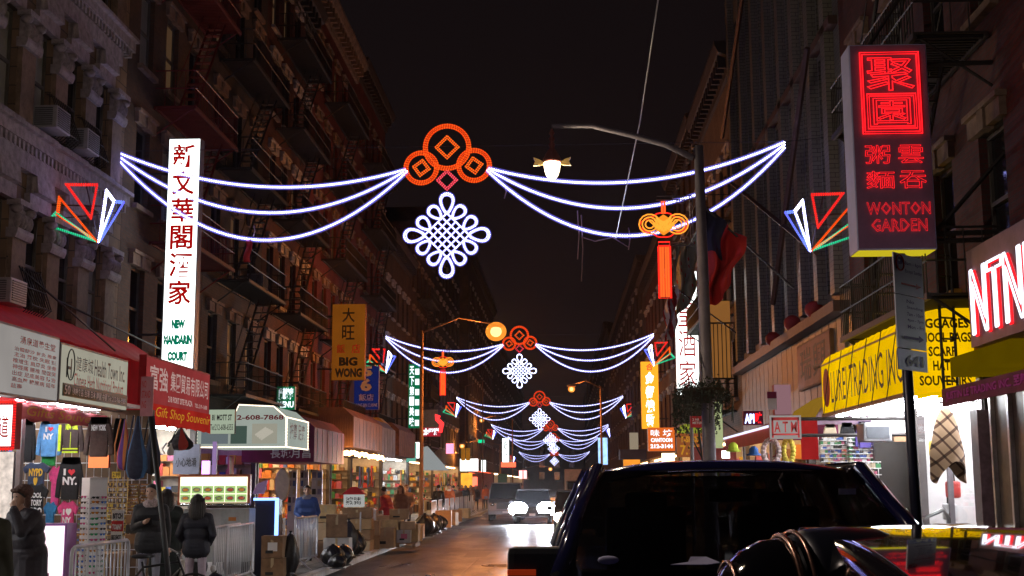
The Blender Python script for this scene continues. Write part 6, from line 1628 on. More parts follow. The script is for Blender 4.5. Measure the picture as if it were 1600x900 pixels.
MB().cbox((CX-.02,7.22,1.98), (.24,.04,.07)).build('rear_view_mirror', M_black, e, bevel=.01)
a = F(1320,768,7.05); MB().cbox(a+Vector((0,-.06,0)), (.09,.004,.03)).build('sticker', mat('pale_sticker', (.6,.6,.75), .4), e)
M_paper = mat('lavender_paper', (.50,.50,.72), .6)
mb = MB(); pts = [F(1045,880,6.6),F(1072,876,6.62),F(1076,868,6.66),F(1100,868,6.68),F(1122,877,6.62),F(1100,880,6.6)]
mb.add([p+Vector((0,-.10,0)) for p in pts], [tuple(range(6))]).build('paper', M_paper, e, solid=.004)
MB().ell(F(950,874,6.62)+Vector((0,-.06,0)), (.055,.01,.022), 12, 6).build('badge', M_paper, e)
for s in (-1, 1):   # tow mirrors
    mx = CX+s*1.09
    mb = MB().box((mx-.15,6.82,1.47),(mx+.15,6.95,1.72)).box((mx-.15,6.80,1.20),(mx+.15,6.96,1.46)); mb.build('mirror_housing', M_black, e, bevel=.035)
    MB().bar((mx-s*.1,6.9,1.45),(CX+s*.95,6.95,1.5),.03).build('mirror_arm', M_black, e)
    MB().box((mx-.148,6.78,1.578),(mx+.0,6.82,1.606)).build('amber_marker', mat('amber_marker', (.5,.05,.01), .4, var=0, bump=0, em=(1,.08,.01), ems=.15), e)
    for y in (5.5, 11.2):
        wheel = MB().tube([(CX+s*.74,y,.42),(CX+s*.99,y,.42)], .42, 24).build('wheel', M_rubber, e)
        MB().tube([(CX+s*.98,y,.42),(CX+s*1.0,y,.42)], .26, 16).build('rim', M_chrome, wheel)
    MB().box((CX+s*.62-.2,4.66,1.0),(CX+s*.62+.2,4.72,1.22)).build('headlight', M_glass, e, bevel=.02)
MB().box((CX-.4,4.66,.85),(CX+.4,4.71,1.25)).build('grille', M_chrome, e)
MB().box((CX-1.0,4.55,.5),(CX+1.0,4.75,.78)).build('bumper', M_chrome, e, bevel=.03)
for s in (-.3,.4): MB().bar((CX+s,6.52,1.57),(CX+s+.45,6.72,1.70),.010).build('wiper', M_black, e)

# --- glossy black car nearest the camera, seen over its roof
M_mirror = mat('mirror_black_paint', (.004,.004,.006), .06, 0, var=0, bump=0, coat=1)
e = empty('black_car', (1.6,2.1,0), 'glossy black car nearest the camera at the lower right, reflecting yellow and red signs', 'car')
def rf(u, v):
    x = lerp(.76, 2.5, u); y = lerp(1.95, 4.42, v)
    dx = (u-.5)*2; dy = max(0, (v-.86)/.14)
    z = 1.892-.012*dx*dx - .10*max(0,(.02-u)/.02)**2 - .055*(4.4-y)**2
    return (x, y, z)
MB().grid(rf, 40, 40).build('roof', M_mirror, e, solid=-.02, normals=False)
MB().prism([(.72,.3),(.70,1.0),(.78,1.50),(2.48,1.50),(2.56,1.0),(2.54,.3)], 1, -.6, 4.38).build('body', M_mirror, e, bevel=.04)
MB().box((.735,.3,1.05),(.755,1.9,1.42)).box((.735,2.1,1.05),(.755,3.9,1.42)).build('side_window', M_glass, e)
for s, xx in ((-1,.72),(1,2.54)):
    for y in (.3, 3.7): MB().tube([(xx,y,.34),(xx-s*.22,y,.34)], .34, 22).build('wheel', M_rubber, e)
# rounded pod with trim rings at the rear left corner of the roof
A = Vector((.655,3.95,1.66)); PS = 1.32; ax = Vector((1,.12,0)).normalized()
rot = Vector((0,0,1)).rotation_difference(ax).to_matrix()
mb = MB().lathe([(r_*PS, z_*PS) for r_, z_ in [(.001,-.17),(.05,-.163),(.10,-.137),(.14,-.095),(.165,-.045),(.17,0),(.172,.02)]], A, 32, mat=rot); mb.build('lamp_dome', M_mirror, e)
for k, (zz, rr, rt) in enumerate(((.0,.176,.008),(.028,.184,.007),(-.125,.118,.006))):
    pts = [A+rot@Vector((rr*math.cos(t*.157),rr*math.sin(t*.157),zz))*PS for t in range(40)]
    MB().tube(pts, rt, 6, closed=True).build('trim_ring', mat('copper_trim', (.55,.32,.24), .25, .9, var=0, bump=0), e)
MB().lathe([(r_*PS, z_*PS) for r_, z_ in [(.178,.03),(.19,.06),(.195,.14),(.19,.22),(.16,.30),(.10,.36),(.001,.38)]], A, 32, mat=rot).build('lamp_housing', mat('satin_blue_black', (.012,.014,.03), .35, .2, var=0, bump=0), e)

# --- other traffic, all facing the camera
def car(label, x, y, w, L, h, paint, lights=None, name='parked_car', cat='car', group=None, van=False, lw=.16, one=False):
    e = empty(name, (x, y, 0), label, cat, group)
    hb = h*.56; hw = w/2
    prof = [(0,.35),(-.05,.55),(0,hb*.85),(.25,hb*.95),(L*.22 if not van else L*.1,hb+.04),(L*.97,hb+.04),(L,hb*.8),(L,.35)]
    MB().prism([(y+p[0],p[1]) for p in prof], 0, x-hw, x+hw).build('body', paint, e, bevel=.05)
    a, b = (L*.22, L*.38) if not van else (L*.1, L*.2)
    g = MB(); t = .82
    v = [(x-hw*.95,y+a,hb),(x+hw*.95,y+a,hb),(x+hw*t,y+b,h-.05),(x-hw*t,y+b,h-.05),(x-hw*.95,y+L*.96,hb),(x+hw*.95,y+L*.96,hb),(x+hw*t,y+L*.88,h-.05),(x-hw*t,y+L*.88,h-.05)]
    g.add(v, [(0,1,2,3),(1,5,6,2),(5,4,7,6),(4,0,3,7)]); g.build('windscreen', M_glass, e)
    MB().box((x-hw*t-.03,y+b-.06,h-.06),(x+hw*t+.03,y+L*.89,h+.0)).build('roof', paint, e, bevel=.025)
    for s in (-1,1):
        MB().bar((x+s*hw*.96,y+a,hb),(x+s*hw*(t+.01),y+b,h-.03),.035).build('pillar', paint, e)
        hl = MB().ell((x+s*(hw-.26),y-.03,hb*.78), (lw,.08,lw*.72), 12, 8).build('headlight', (lights or M_chrome) if not (one and s > 0) else M_chrome, e)
        MB().box((x+s*(hw+.14)-.1,y+a+.1,hb+.02),(x+s*(hw+.14)+.1,y+a+.2,hb+.18)).build('mirror', paint, e, bevel=.02)
        for yy in (y+L*.17,y+L*.8):
            MB().tube([(x+s*(hw-.22),yy,.33),(x+s*(hw+.0),yy,.33)], .33, 18).build('wheel', M_rubber, e)
    MB().box((x-hw*.5,y-.06,hb*.55),(x+hw*.5,y-.03,hb*.85)).build('grille', M_black, e)
    MB().box((x-hw*.98,y-.12,.35),(x+hw*.98,y+.02,.58)).build('bumper', paint, e, bevel=.03)
    MB().box((x-.16,y-.135,.42),(x+.16,y-.122,.54)).build('number_plate', M_whitetext, e)
    return e
G_head = glow('cold_headlight', (.80,.85,1.0), 130); G_headw = glow('warm_headlight', (1.0,.86,.72), 40)
M_silver = mat('grey_silver_paint', (.22,.22,.24), .3, .5, var=0, bump=0, coat=.5)
M_dkgrey = mat('dark_grey_paint', (.03,.03,.035), .3, .3, var=0, bump=0, coat=.5)
car('oncoming dark car in the middle of the road with two glaring headlights', -1.52, 66, 1.95, 4.8, 1.75, M_dkgrey, G_head, 'oncoming_car', lw=.5)  # lamps widened past real size so their shape takes in the glare
car('grey van left of the glaring headlights, lights off', -3.15, 72, 1.95, 5.0, 2.1, M_silver, None, 'parked_van', 'van', van=True)
car('dark car behind the pickup truck with one bright warm headlight showing', .62, 49, 1.9, 4.7, 1.78, M_dkgrey, G_headw, lw=.26, one=True)
def spot(parent, loc, col, watts):
    l = bpy.data.lights.new('beam', 'SPOT'); l.color = col; l.energy = watts; l.spot_size = R(70); l.spot_blend = .8; l.shadow_soft_size = .1
    o = bpy.data.objects.new('headlight_beam', l); COL.objects.link(o); o.location = loc; o.rotation_euler = (R(83),0,R(180)); 
    return o
for o_, xs in (('a',(-2.2,-.85)),):
    for x in xs: spot(None, (x,65.7,.75), (.85,.9,1), 2500)
e = empty('box_truck', (1.3,92,0), 'plain box truck parked on the right beyond the second dark car', 'truck')
MB().box((.2,94,.6),(2.2,100,3.05)).build('cargo_box', mat('pinkish_grey_box', (.30,.24,.23), .6), e, bevel=.03)
MB().prism([(92,.5),(92,1.4),(92.6,2.2),(94,2.25),(94,.5)], 0, .3, 2.1).build('cab', M_dkgrey, e, bevel=.04)
MB().add([(.4,91.98,1.42),(2.0,91.98,1.42),(1.95,92.56,2.15),(.45,92.56,2.15)], [(0,1,2,3)]).build('windscreen', M_glass, e)
for x in (.35,2.0):
    for y in (92.8,98.5): MB().tube([(x-.1,y,.42),(x+.15,y,.42)], .42, 16).build('wheel', M_rubber, e)
# ================================================================ people
def _seg(p, a, b):
    ab = b-a; t = np.clip(((p-a)@ab)/max(1e-9, ab@ab), 0, 1); return np.linalg.norm(p-(a+t[:,None]*ab), axis=1), t
def person(label, x, y, H, rz, coat, legs, hair=None, arms='down', stride=0, voxel=.014, coat_len=.80, hat=None, longhair=False, lean=0, group='people on the pavement', skin=None, bulk=1.0, head_turn=0, head_drop=0, z0=.15, carry=None, cut_fingers=False, scarf=None, shoes=None):
    k = H/1.74; e = empty('person', (x, y, z0), label, 'person', group, rz)
    sk = skin or M_skin; MATS = [coat, legs, sk, shoes or M_black, scarf or coat]
    PR = []   # (a, b, ra, rb, mat)
    def cap(a, b, ra, rb=None, m=0): PR.append((np.array(a, float)*k, np.array(b, float)*k, ra*k, (ra if rb is None else rb)*k, m))
    B = bulk; ly = lambda z: lean*(z-.9)         # forward lean, y forward
    # legs
    for s in (-1, 1):
        st = stride*s
        hip = (s*.09, 0, .90); kn = (s*.10, st*.16+.02, .50); an = (s*.10, st*.30-(.03 if st < 0 else 0), .09+(.05 if st < 0 else 0))
        cap(hip, kn, .082, .058, 1); cap(kn, an, .056, .042, 1)
        cap((an[0], an[1]-.03, .055+(an[2]-.09)), (an[0]+s*.015, an[1]+.14, .045+(an[2]-.09)), .044, .036, 3)
    cap((-.07,0,.93), (.07,0,.93), .115, m=1)
    # torso
    T = lambda z: (0, ly(z), z)
    cap((-.055, ly(1.0), 1.0), (.055, ly(1.0), 1.0), .125*B, m=0)
    cap((-.07, ly(1.15), 1.14), (.07, ly(1.15), 1.14), .125*B, m=0)
    cap((-.10, ly(1.32), 1.31), (.10, ly(1.32), 1.31), .122*B, m=0)
    cap((-.13, ly(1.42), 1.405), (.13, ly(1.42), 1.405), .070*B, m=0)
    if coat_len < .9:
        cap((-.075, ly(.95)*.3, .95), (.075, ly(.95)*.3, .95), .128*B, m=0); cap((-.085, 0, coat_len+.06), (.085, 0, coat_len+.06), .125*B, m=0)
        cap((-.085, 0, coat_len+.06), (-.075, 0, .98), .125*B, m=0); cap((.085, 0, coat_len+.06), (.075, 0, .98), .125*B, m=0)
    hy = ly(1.55)+.01+head_drop*.6; hz = -head_drop*.4
    cap((0, ly(1.45), 1.44), (0, hy, 1.53+hz), .055, .050, 4 if scarf else 2)
    if scarf: cap((-.04, ly(1.46)+.02, 1.46), (.04, ly(1.46)+.03, 1.46), .078, m=4)
    # head
    ct, stn = math.cos(head_turn), math.sin(head_turn)
    hd = lambda a, b, c: (a*ct-b*stn, hy+a*stn+b*ct, 1.63+hz+c)
    cap(hd(0,-.012,.02), hd(0,.008,.035), .082, .080, 2); cap(hd(0,.02,-.02), hd(0,.035,-.065), .066, .044, 2)
    cap(hd(0,.088,.01), hd(0,.103,-.022), .010, .014, 2)
    for s in (-1,1): cap(hd(s*.080,-.005,.012), hd(s*.082,-.008,-.022), .013, m=2)
    cap(hd(-.022,.080,-.052), hd(.022,.080,-.052), .009, m=2)
    # arms
    hands = []
    for s in (-1, 1):
        sh = np.array((s*.185, ly(1.40), 1.40)); mode = arms if isinstance(arms, str) else arms[0 if s < 0 else 1]
        if mode == 'down': el = (s*.245, ly(1.1)-.02, 1.12); wr = (s*.255, ly(1.0)+.06, .86); d = (0, .12, -1)
        elif mode == 'phone': el = (s*.235, ly(1.1)+.02, 1.13); wr = (s*.09, ly(1.1)+.24, 1.20); d = (-s*.5, .8, .25)
        elif mode == 'face': el = (s*.22, ly(1.2)+.22, 1.24); wr = (s*.11, hy+.16, 1.50+hz); d = (-s*.3, -.1, 1)
        elif mode == 'front': el = (s*.24, ly(1.1)+.02, 1.12); wr = (s*.13, ly(1.0)+.25, 1.02); d = (-s*.6, .7, -.1)
        elif mode == 'swing': el = (s*.28, -.10+ly(1.1), 1.14); wr = (s*.33, -.04+ly(1), .88); d = (.1*s, .3, -1)
        elif mode == 'pocket': el = (s*.27, -.07+ly(1.1), 1.13); wr = (s*.19, .10, .98); d = (-s*.4, .6, -.6)
        el, wr, d = map(np.array, (el, wr, np.array(d)/np.linalg.norm(d)))
        cap(sh, el, .062*B, .050*B, 0); cap(el, wr, .049*B, .036*B, 0)
        pm = wr+d*.05; cap(wr, wr+d*.085, .028, .034, 2)
        side = np.cross(d, (0,1,0) if abs(d[1]) < .8 else (0,0,1)); side /= np.linalg.norm(side); nrm_ = np.cross(side, d)
        if not cut_fingers:
            for q in range(4):
                o_ = wr+d*.09+side*(-.026+.0175*q); Lf = (.065,.074,.070,.055)[q]
                m1 = o_+d*Lf*.5+nrm_*.006*s; m2 = m1+d*Lf*.45+nrm_*.020*s
                cap(o_, m1, .0095, .009, 2); cap(m1, m2, .009, .0078, 2)
            th = wr+d*.03-side*.026*(1 if s > 0 else 1); cap(th, th+d*.035-side*.025, .012, .0105, 2); cap(th+d*.035-side*.025, th+d*.062-side*.026+nrm_*.01, .0105, .009, 2)
        hands.append((wr+d*.1)*k)
    mb = MB()
    for a, b, ra, rb, m in PR:
        L = np.linalg.norm(b-a); n = 12
        if L < 1e-6: mb.ell(a, (ra,)*3, n, 8); continue
        q = Vector((0,0,1)).rotation_difference(Vector((b-a)/L)).to_matrix(); pf = []
        for i in range(6): t = math.pi/2*(1-i/5); pf.append((max(1e-5, ra*math.cos(t)), -ra*math.sin(t)))
        for i in range(6): t = math.pi/2*i/5; pf.append((max(1e-5, rb*math.cos(t)), L+rb*math.sin(t)))
        mb.lathe(pf, a, n, mat=q)
    me = bpy.data.meshes.new('tmp'); me.from_pydata(mb.v, [], mb.f); o = bpy.data.objects.new('tmp', me); COL.objects.link(o)
    r_ = o.modifiers.new('r', 'REMESH'); r_.mode = 'VOXEL'; r_.voxel_size = voxel; r_.use_smooth_shade = True
    sm = o.modifiers.new('s', 'SMOOTH'); sm.factor = .5; sm.iterations = 1 if voxel < .012 else 2
    dg = bpy.context.evaluated_depsgraph_get(); ev = o.evaluated_get(dg); new = bpy.data.meshes.new_from_object(ev)
    bpy.data.objects.remove(o); bpy.data.meshes.remove(me); new.name = 'body'
    new.materials.clear(); [new.materials.append(m) for m in MATS]
    nf = len(new.polygons); c = np.empty(nf*3); new.polygons.foreach_get('center', c); c = c.reshape(-1,3)
    best = np.full(nf, 1e9); mi = np.zeros(nf, int)
    for a, b, ra, rb, m in PR:
        dd, t = _seg(c, a, b); v = dd-(ra+(rb-ra)*t); v = v-(0.006 if m == 0 else 0); w = v < best; best[w] = v[w]; mi[w] = m
    new.polygons.foreach_set('material_index', mi); new.polygons.foreach_set('use_smooth', np.ones(nf, bool)); new.update()
    link('body', new, e)
    K = lambda v_: Vector(v_)*k
    hc = K(hd(0,-.005,.03))
    Rz = Matrix.Rotation(head_turn, 3, 'Z')
    if hair or longhair:
        mb = MB()
        def hp(th, ph):   # shell open at the face
            return None
        r = .096*k; base = len(mb.v); nu, nv = 20, 10
        for j in range(nv+1):
            ph = math.pi*.60*j/nv
            for i in range(nu):
                an = 2*math.pi*i/nu; front = math.sin(an)
                pe = ph*(1-.42*max(0,front)) if front > 0 else ph*1.12
                v = Vector((math.cos(an)*math.sin(pe)*r*.98, math.sin(an)*math.sin(pe)*r*1.06, math.cos(pe)*r*1.08))
                mb.v.append(tuple(hc + Rz@v))
        for j in range(nv):
            for i in range(nu):
                i2 = (i+1)%nu; mb.f.append((base+j*nu+i, base+j*nu+i2, base+(j+1)*nu+i2, base+(j+1)*nu+i)); mb.m.append(0); mb.sm.append(True)
        if longhair:
            for q in range(11):
                an = R(180+18*q); bx, by = math.cos(an)*.085*k, math.sin(an)*.085*k
                p0 = hc+Rz@Vector((bx*.9,by,.03*k)); p1 = hc+Rz@Vector((bx*1.15,by*1.15-.01,-.12*k)); p2 = hc+Rz@Vector((bx*1.25,by*1.1-.03*k,-.26*k)); p3 = hc+Rz@Vector((bx*1.0,by*.9-.03*k,-.34*k))
                mb.tube([p0,p1,p2,p3], [.03*k,.036*k,.03*k,.008*k], 6)
        mb.build('hair', hair or M_hair, e, local=True, normals=False, solid=0)
    for s in (-1,1):
        MB().ell(K(hd(s*.031,.076,.022)), (.011*k,)*3, 8, 6).build('eye', M_blacktext, e, local=True)
    if hat == 'trapper':
        mb = MB().ell(hc+Rz@Vector((0,-.035*k,.045*k)), (.112*k,.115*k,.098*k), 14, 10)
        for s in (-1,1): mb.ell(K(hd(s*.095,-.03,-.03)), (.028*k,.045*k,.075*k), 8, 8)
        mb.ell(K(hd(0,.075,.095)), (.085*k,.03*k,.03*k), 10, 6)
        mb.build('fur_hat', mat('brown_fur', (.13,.07,.055), .95, var=.5, scale=45, bump=1), e, local=True)
    if hat == 'cap':
        mb = MB().lathe([(.100*k,.015*k),(.102*k,.05*k),(.085*k,.09*k),(.04*k,.115*k),(.001,.118*k)], hc, 16)
        mb.grid(lambda u, v: tuple(hc+Rz@Vector(((u-.5)*.16*k, (.085+.075*v*(1-(2*u-1)**2*.4))*k, .022*k-.01*v))), 8, 3)
        mb.build('cap', M_red, e, local=True, normals=False)
    if carry == 'phone':
        h_ = Vector((0, .30*k+ly(1.1)*k, 1.24*k)); MB().cbox(h_, (.075,.012,.15), 0, Matrix.Rotation(R(-50),3,'X')).build('phone', M_black, e, local=True)
    if carry == 'backpack':
        MB().ell(K((0,-.17+ly(1.3),1.25)), (.15*k,.09*k,.22*k), 12, 9).build('backpack', M_black, e, local=True)
    if carry == 'tote':
        hnd = hands[1] if len(hands) > 1 else hands[0]
        c_ = Vector(hnd)+Vector((.02,0,-.32)); MB().cbox(c_, (.08,.34,.38)).build('tote_bag', mat('cream_canvas', (.60,.55,.48), .85), e, local=True, bevel=.02)
    return e
px2x = lambda px, Y: (px-878)/2000.0*Y
M_coatblk = mat('black_wool', (.014,.014,.018), .7, var=.4, scale=16, bump=.5)
M_olive = mat('dark_olive_cloth', (.035,.035,.022), .85)
M_palej = mat('pale_lilac_trousers', (.42,.34,.40), .8)
M_grey = mat('grey_trousers', (.22,.22,.27), .8)
M_bluej = mat('blue_jacket_cloth', (.03,.07,.24), .75)
M_redj = mat('bright_red_jacket', (.45,.02,.03), .7)
M_orj = mat('orange_jacket', (.55,.13,.03), .7)
M_brj = mat('brown_jacket', (.20,.10,.06), .8)
M_scarf = mat('pale_patterned_scarf', (.45,.35,.35), .9, var=.6, scale=40)
V1 = .0105
person('man in a fur hat and dark coat at the left edge, hand at his mouth', px2x(47,16.2), 16.2, 1.88, R(150), mat('purplish_black_coat', (.024,.018,.026), .7, scale=16, bump=.5), M_coatblk, arms=('face','swing'), hat='trapper', hair=M_hair, lean=.16, stride=.6, voxel=V1, coat_len=.66, bulk=1.42, head_drop=.05)
person('person cut off by the left photo edge in a dark olive jacket', px2x(-20,14.6), 14.6, 1.80, R(0), M_olive, M_coatblk, hair=M_hair, arms='down', voxel=.016, coat_len=.75, bulk=1.3)
person('person in a pale scarf and black jacket holding a phone beside the leaning pole', px2x(238,20.6), 20.6, 1.90, R(195), M_coatblk, M_grey, hair=M_hair, arms=('down','phone'), scarf=M_scarf, voxel=V1, coat_len=.82, bulk=1.12, carry='phone', head_turn=R(-18))
person('person in a long black coat behind the leaning pole carrying a cream tote bag', px2x(262,21.4), 21.4, 1.82, R(20), mat('green_black_coat', (.010,.014,.012), .85), M_coatblk, hair=M_hair, longhair=True, arms='down', voxel=.014, coat_len=.42, bulk=1.3, carry='tote')
person('long-haired woman seen from behind in a dark jacket and pale trousers', px2x(311,20.2), 20.2, 1.74, R(6), mat('navy_black_jacket', (.014,.014,.026), .7, scale=16, bump=.5), M_palej, hair=M_hair, longhair=True, arms=('pocket','pocket'), voxel=V1, coat_len=.84, bulk=1.08)
person('man in a blue jacket standing in front of the postcard racks', px2x(482,32.5), 32.5, 1.86, R(190), M_bluej, M_denim, hair=M_hair, arms=('pocket','front'), voxel=.014, coat_len=.80, bulk=1.25, scarf=M_grey)
person('person in a bright red jacket bending over the cartons with a white bag', px2x(611,43), 43, 1.80, R(60), M_redj, M_denim, hair=M_hair, arms=('front','front'), voxel=.022, lean=.35, carry='tote', bulk=1.15, cut_fingers=True)
person('person in a brown jacket beside the red jacket', px2x(628,45), 45, 1.84, R(160), M_brj, M_coatblk, hair=mat('auburn_hair', (.12,.05,.03), .6), longhair=True, voxel=.022, bulk=1.1, cut_fingers=True)
person('person in a tan fur collar coat left of the utility pole', px2x(637,47.2), 47.2, 1.86, R(200), mat('tan_coat', (.30,.18,.12), .85), M_coatblk, hair=mat('auburn_hair', (.12,.05,.03), .6), voxel=.022, bulk=1.2, cut_fingers=True, arms='front')
person('person with a dark backpack walking away right of the utility pole', px2x(687,62), 62, 1.84, R(5), M_coatblk, M_coatblk, hair=M_hair, voxel=.026, carry='backpack', bulk=1.15, stride=.5, cut_fingers=True)
person('person in an orange jacket with a white collar on the left pavement', px2x(704,69), 69, 1.84, R(170), M_orj, M_coatblk, hair=M_hair, voxel=.03, bulk=1.15, cut_fingers=True, scarf=M_whitetext)
cr = [(717,76,M_brj,'person in a brown top beside the orange jacket'),(729,80,M_coatblk,'person in black in front of the orange doorway'),(737,84,M_brj,'person in rust brown near the red round sign'),(745,88,M_coatblk,'dark clothed person near the far barricades'),(760,96,M_orj,'person in an orange hood walking by the grey van'),(723,90,M_redj,'person in red far down the left pavement'),(710,82,M_bluej,'person in blue far down the left pavement')]
for (px, Y, m, lb) in cr: person(lb, px2x(px,Y), Y, 1.78, R(170 if px % 2 else 10), m, M_coatblk, hair=M_hair, voxel=.032, bulk=1.15, cut_fingers=True, stride=.4)
person('person in a red cap behind the right side of the pickup truck', px2x(1366,22.0), 22.0, 1.76, R(95), M_coatblk, M_coatblk, hair=M_hair, hat='cap', voxel=.014, bulk=1.1, group='people on the right pavement')
person('shopper in a dark coat below the red awning on the right', px2x(1175,30), 30, 1.72, R(80), M_coatblk, M_coatblk, hair=M_hair, voxel=.02, bulk=1.1, group='people on the right pavement', cut_fingers=True)

# ================================================================ barricades
def barricade_meshes(L):
    fr = MB(); r = .024; zt, zl = 1.15, .22; c = .10
    fr.tube([(0,0,zl),(0,0,zt-c),(0,c*.3,zt-c*.3),(0,c,zt),(0,L-c,zt),(0,L-c*.3,zt-c*.3),(0,L,zt-c),(0,L,zl)], r, 8, closed=True)
    bar = MB().tube([(0,0,zl),(0,0,zt)], .0105, 6)
    ft = MB().tube([(-.30,0,.01),(-.26,0,.03),(-.05,0,.20),(0,0,.24),(.05,0,.20),(.26,0,.03),(.30,0,.01)], .018, 6)
    return fr.mesh('frame', M_steel), bar.mesh('bar', M_steel), ft.mesh('foot', M_steel)
BM = {L: barricade_meshes(L) for L in (2.2, 1.9)}
def barricade(label, x, y, rz, L=2.2, nb=14, z=.15):
    fr, bar, ft = BM[L]; e = empty('crowd_barrier', (x, y, z), label, 'barrier', 'steel crowd barriers along the kerb', rz)
    link('frame', fr, e)
    for i in range(nb): link('bar', bar, e, (0, L*(i+1)/(nb+1), 0))
    for yy in (.35, L-.35): link('foot', ft, e, (0, yy, 0))
    return e
barricade('steel crowd barrier nearest the camera in front of the clothes stall', -6.0, 15.75, R(1))
barricade('steel crowd barrier right of the woman, front one of an overlapping pair', -6.05, 23.3, R(1))
barricade('steel crowd barrier right of the woman, rear one of an overlapping pair', -6.2, 23.0, R(2))
barricade('steel crowd barrier tilted toward the road beside the cardboard drum', -5.95, 28.8, R(-2))
barricade('steel crowd barrier standing right of the dark bin bags', -5.8, 37.2, R(-3))
for i in range(9):
    barricade(['first','second','third','fourth','fifth','sixth','seventh','eighth','ninth'][i]+' barrier of the distant line leading to the grey van', -5.75, 57+i*3.2, R(0), nb=12)

# ================================================================ pavement clutter
M_card3 = mat('dark_used_cardboard', (.26,.15,.08), .85, var=.4); M_card4 = mat('yellowish_cardboard', (.60,.42,.20), .85, var=.3)
M_tape = mat('packing_tape', (.50,.38,.22), .3, var=.1)
def carton(label, px, Y, z, w, d, h, rz=0, m=None, group='cartons on the left pavement', mark=None, x=None):
    X_ = px2x(px, Y) if x is None else x
    e = empty('carton', (X_, Y, z), label, 'box', group, rz)
    q = .9 + .2*random.random()
    mb = MB().box((-w/2,-d/2,0),(w/2,d/2,h)); mb.v = [(a_+random.uniform(-.012,.012), b_+random.uniform(-.012,.012), c_+(random.uniform(-.012,.0) if c_ > 0 else 0)) for a_, b_, c_ in mb.v]
    mb.build('box', m if m not in (None, M_card, M_card2) else random.choice([M_card, M_card2, M_card3, M_card4]), e, local=True, bevel=.008)
    if random.random() < .6: MB().box((-w*.3,-d/2-.006,h*.2),(w*.05,-d/2+.001,h*.34)).build('print', M_blacktext, e, local=True)
    MB().box((-w/2-.002,-.03,h-.001),(w/2+.002,.03,h+.002)).box((-.03,-d/2-.003,h*.55),(.03,-d/2+.001,h+.001)).build('tape', M_tape, e, local=True)
    if mark: MB().box((-w*.2,-d/2-.004,h*.3),(w*.25,-d/2-.001,h*.7)).build('label', mark, e, local=True)
    return e
def bag(label, px, Y, r, h, seed, z=.15, m=None):
    rn = random.Random(seed); X_ = px2x(px, Y); e = empty('bin_bag', (X_, Y, z), label, 'bag', 'dark bin bags on the left pavement')
    ph = [rn.uniform(0,6) for _ in range(6)]
    def f(u, v):
        a = 2*math.pi*u; t = v; q = (math.sin(math.pi*min(1,t*1.02))**.6)*(1-.25*t)
        q = max(.02, q)*(1+.10*math.sin(3*a+ph[0]+4*t)+.06*math.sin(7*a+ph[1]-6*t)+.04*math.sin(13*a+ph[2]+9*t))
        if t < .05: q = .75+q*.1
        if t > .93: q = .07+.10*(t-.93)/.07
        return (r*q*math.cos(a), r*q*math.sin(a), h*t)
    MB().grid(f, 40, 22).build('sack', m or M_bag, e, local=True, normals=False)
    return e
M_whbox = mat('white_printed_carton', (.55,.53,.50), .7)
carton('lower of two tan cardboard drum boxes beside the overlapping barriers', 434, 26.6, .15, .46, .46, .42)
carton('upper of two tan cardboard drum boxes, white label on its front', 433, 26.6, .575, .44, .44, .44, mark=M_whitetext)
bag('black sack leaning right of the cardboard drum boxes', 458, 26.8, .20, .95, 1)
bag('low black sack behind the drum boxes', 446, 28.2, .28, .5, 2)
carton('large white carton with red print beneath the tan one', 532, 31.5, .15, .62, .5, .62, m=M_whbox, mark=M_redtext)
carton('brown carton on top of the white printed one', 530, 31.5, .775, .5, .45, .56, R(8))
for k, (px, Y, r, h) in enumerate(((524,30.4,.30,.52),(540,30.8,.28,.5),(532,29.6,.24,.34),(561,35.6,.28,.66),(556,34.8,.25,.5),(548,33.8,.26,1.0),(666,47.5,.42,.85),(680,50.5,.40,.78),(672,49.2,.42,.6),(690,54,.35,.6))):
    bag(['glossy dark bin bag at the front of the pile by the tilted barrier','dark bin bag at the right of the pile by the tilted barrier','flat dark bin bag lowest in the pile by the tilted barrier','tall dark bin bag beside the fourth barrier','smaller dark bin bag behind the fourth barrier','upright dark bin bag by the brown carton','large dark bin bag just right of the utility pole','dark bin bag second right of the utility pole','low dark bin bag between the utility pole bags','small dark bin bag farthest along the kerb'][k], px, Y, r, h, 10+k)
bag('black backpack-like sack on the ground right of the woman', 341, 20.6, .24, .55, 33)
tag(MB().ell((px2x(337,20.3),20.35,.75), (.05,.05,.06), 10, 7).build('plush_ball', M_white), 'small white ball on top of the sack right of the woman', 'toy')
for k in range(3): carton(['lowest','middle','topmost'][k]+' pale carton of the stack right of the man in blue', 513, 34.2, .15+.46*k, .5, .5, .45, R(4*k-3), m=M_card2)
for k in range(4): carton(['lowest','second','third','topmost'][k]+' long flat carton under the red-roofed sign', 562, 37.5, .15+.31*k, .86, .6, .30, R(2*k-3))
for k in range(2): carton(['lower','upper'][k]+' carton beside the red-roofed sign stack', 584, 38.5, .15+.42*k, .46, .5, .41, R(5))
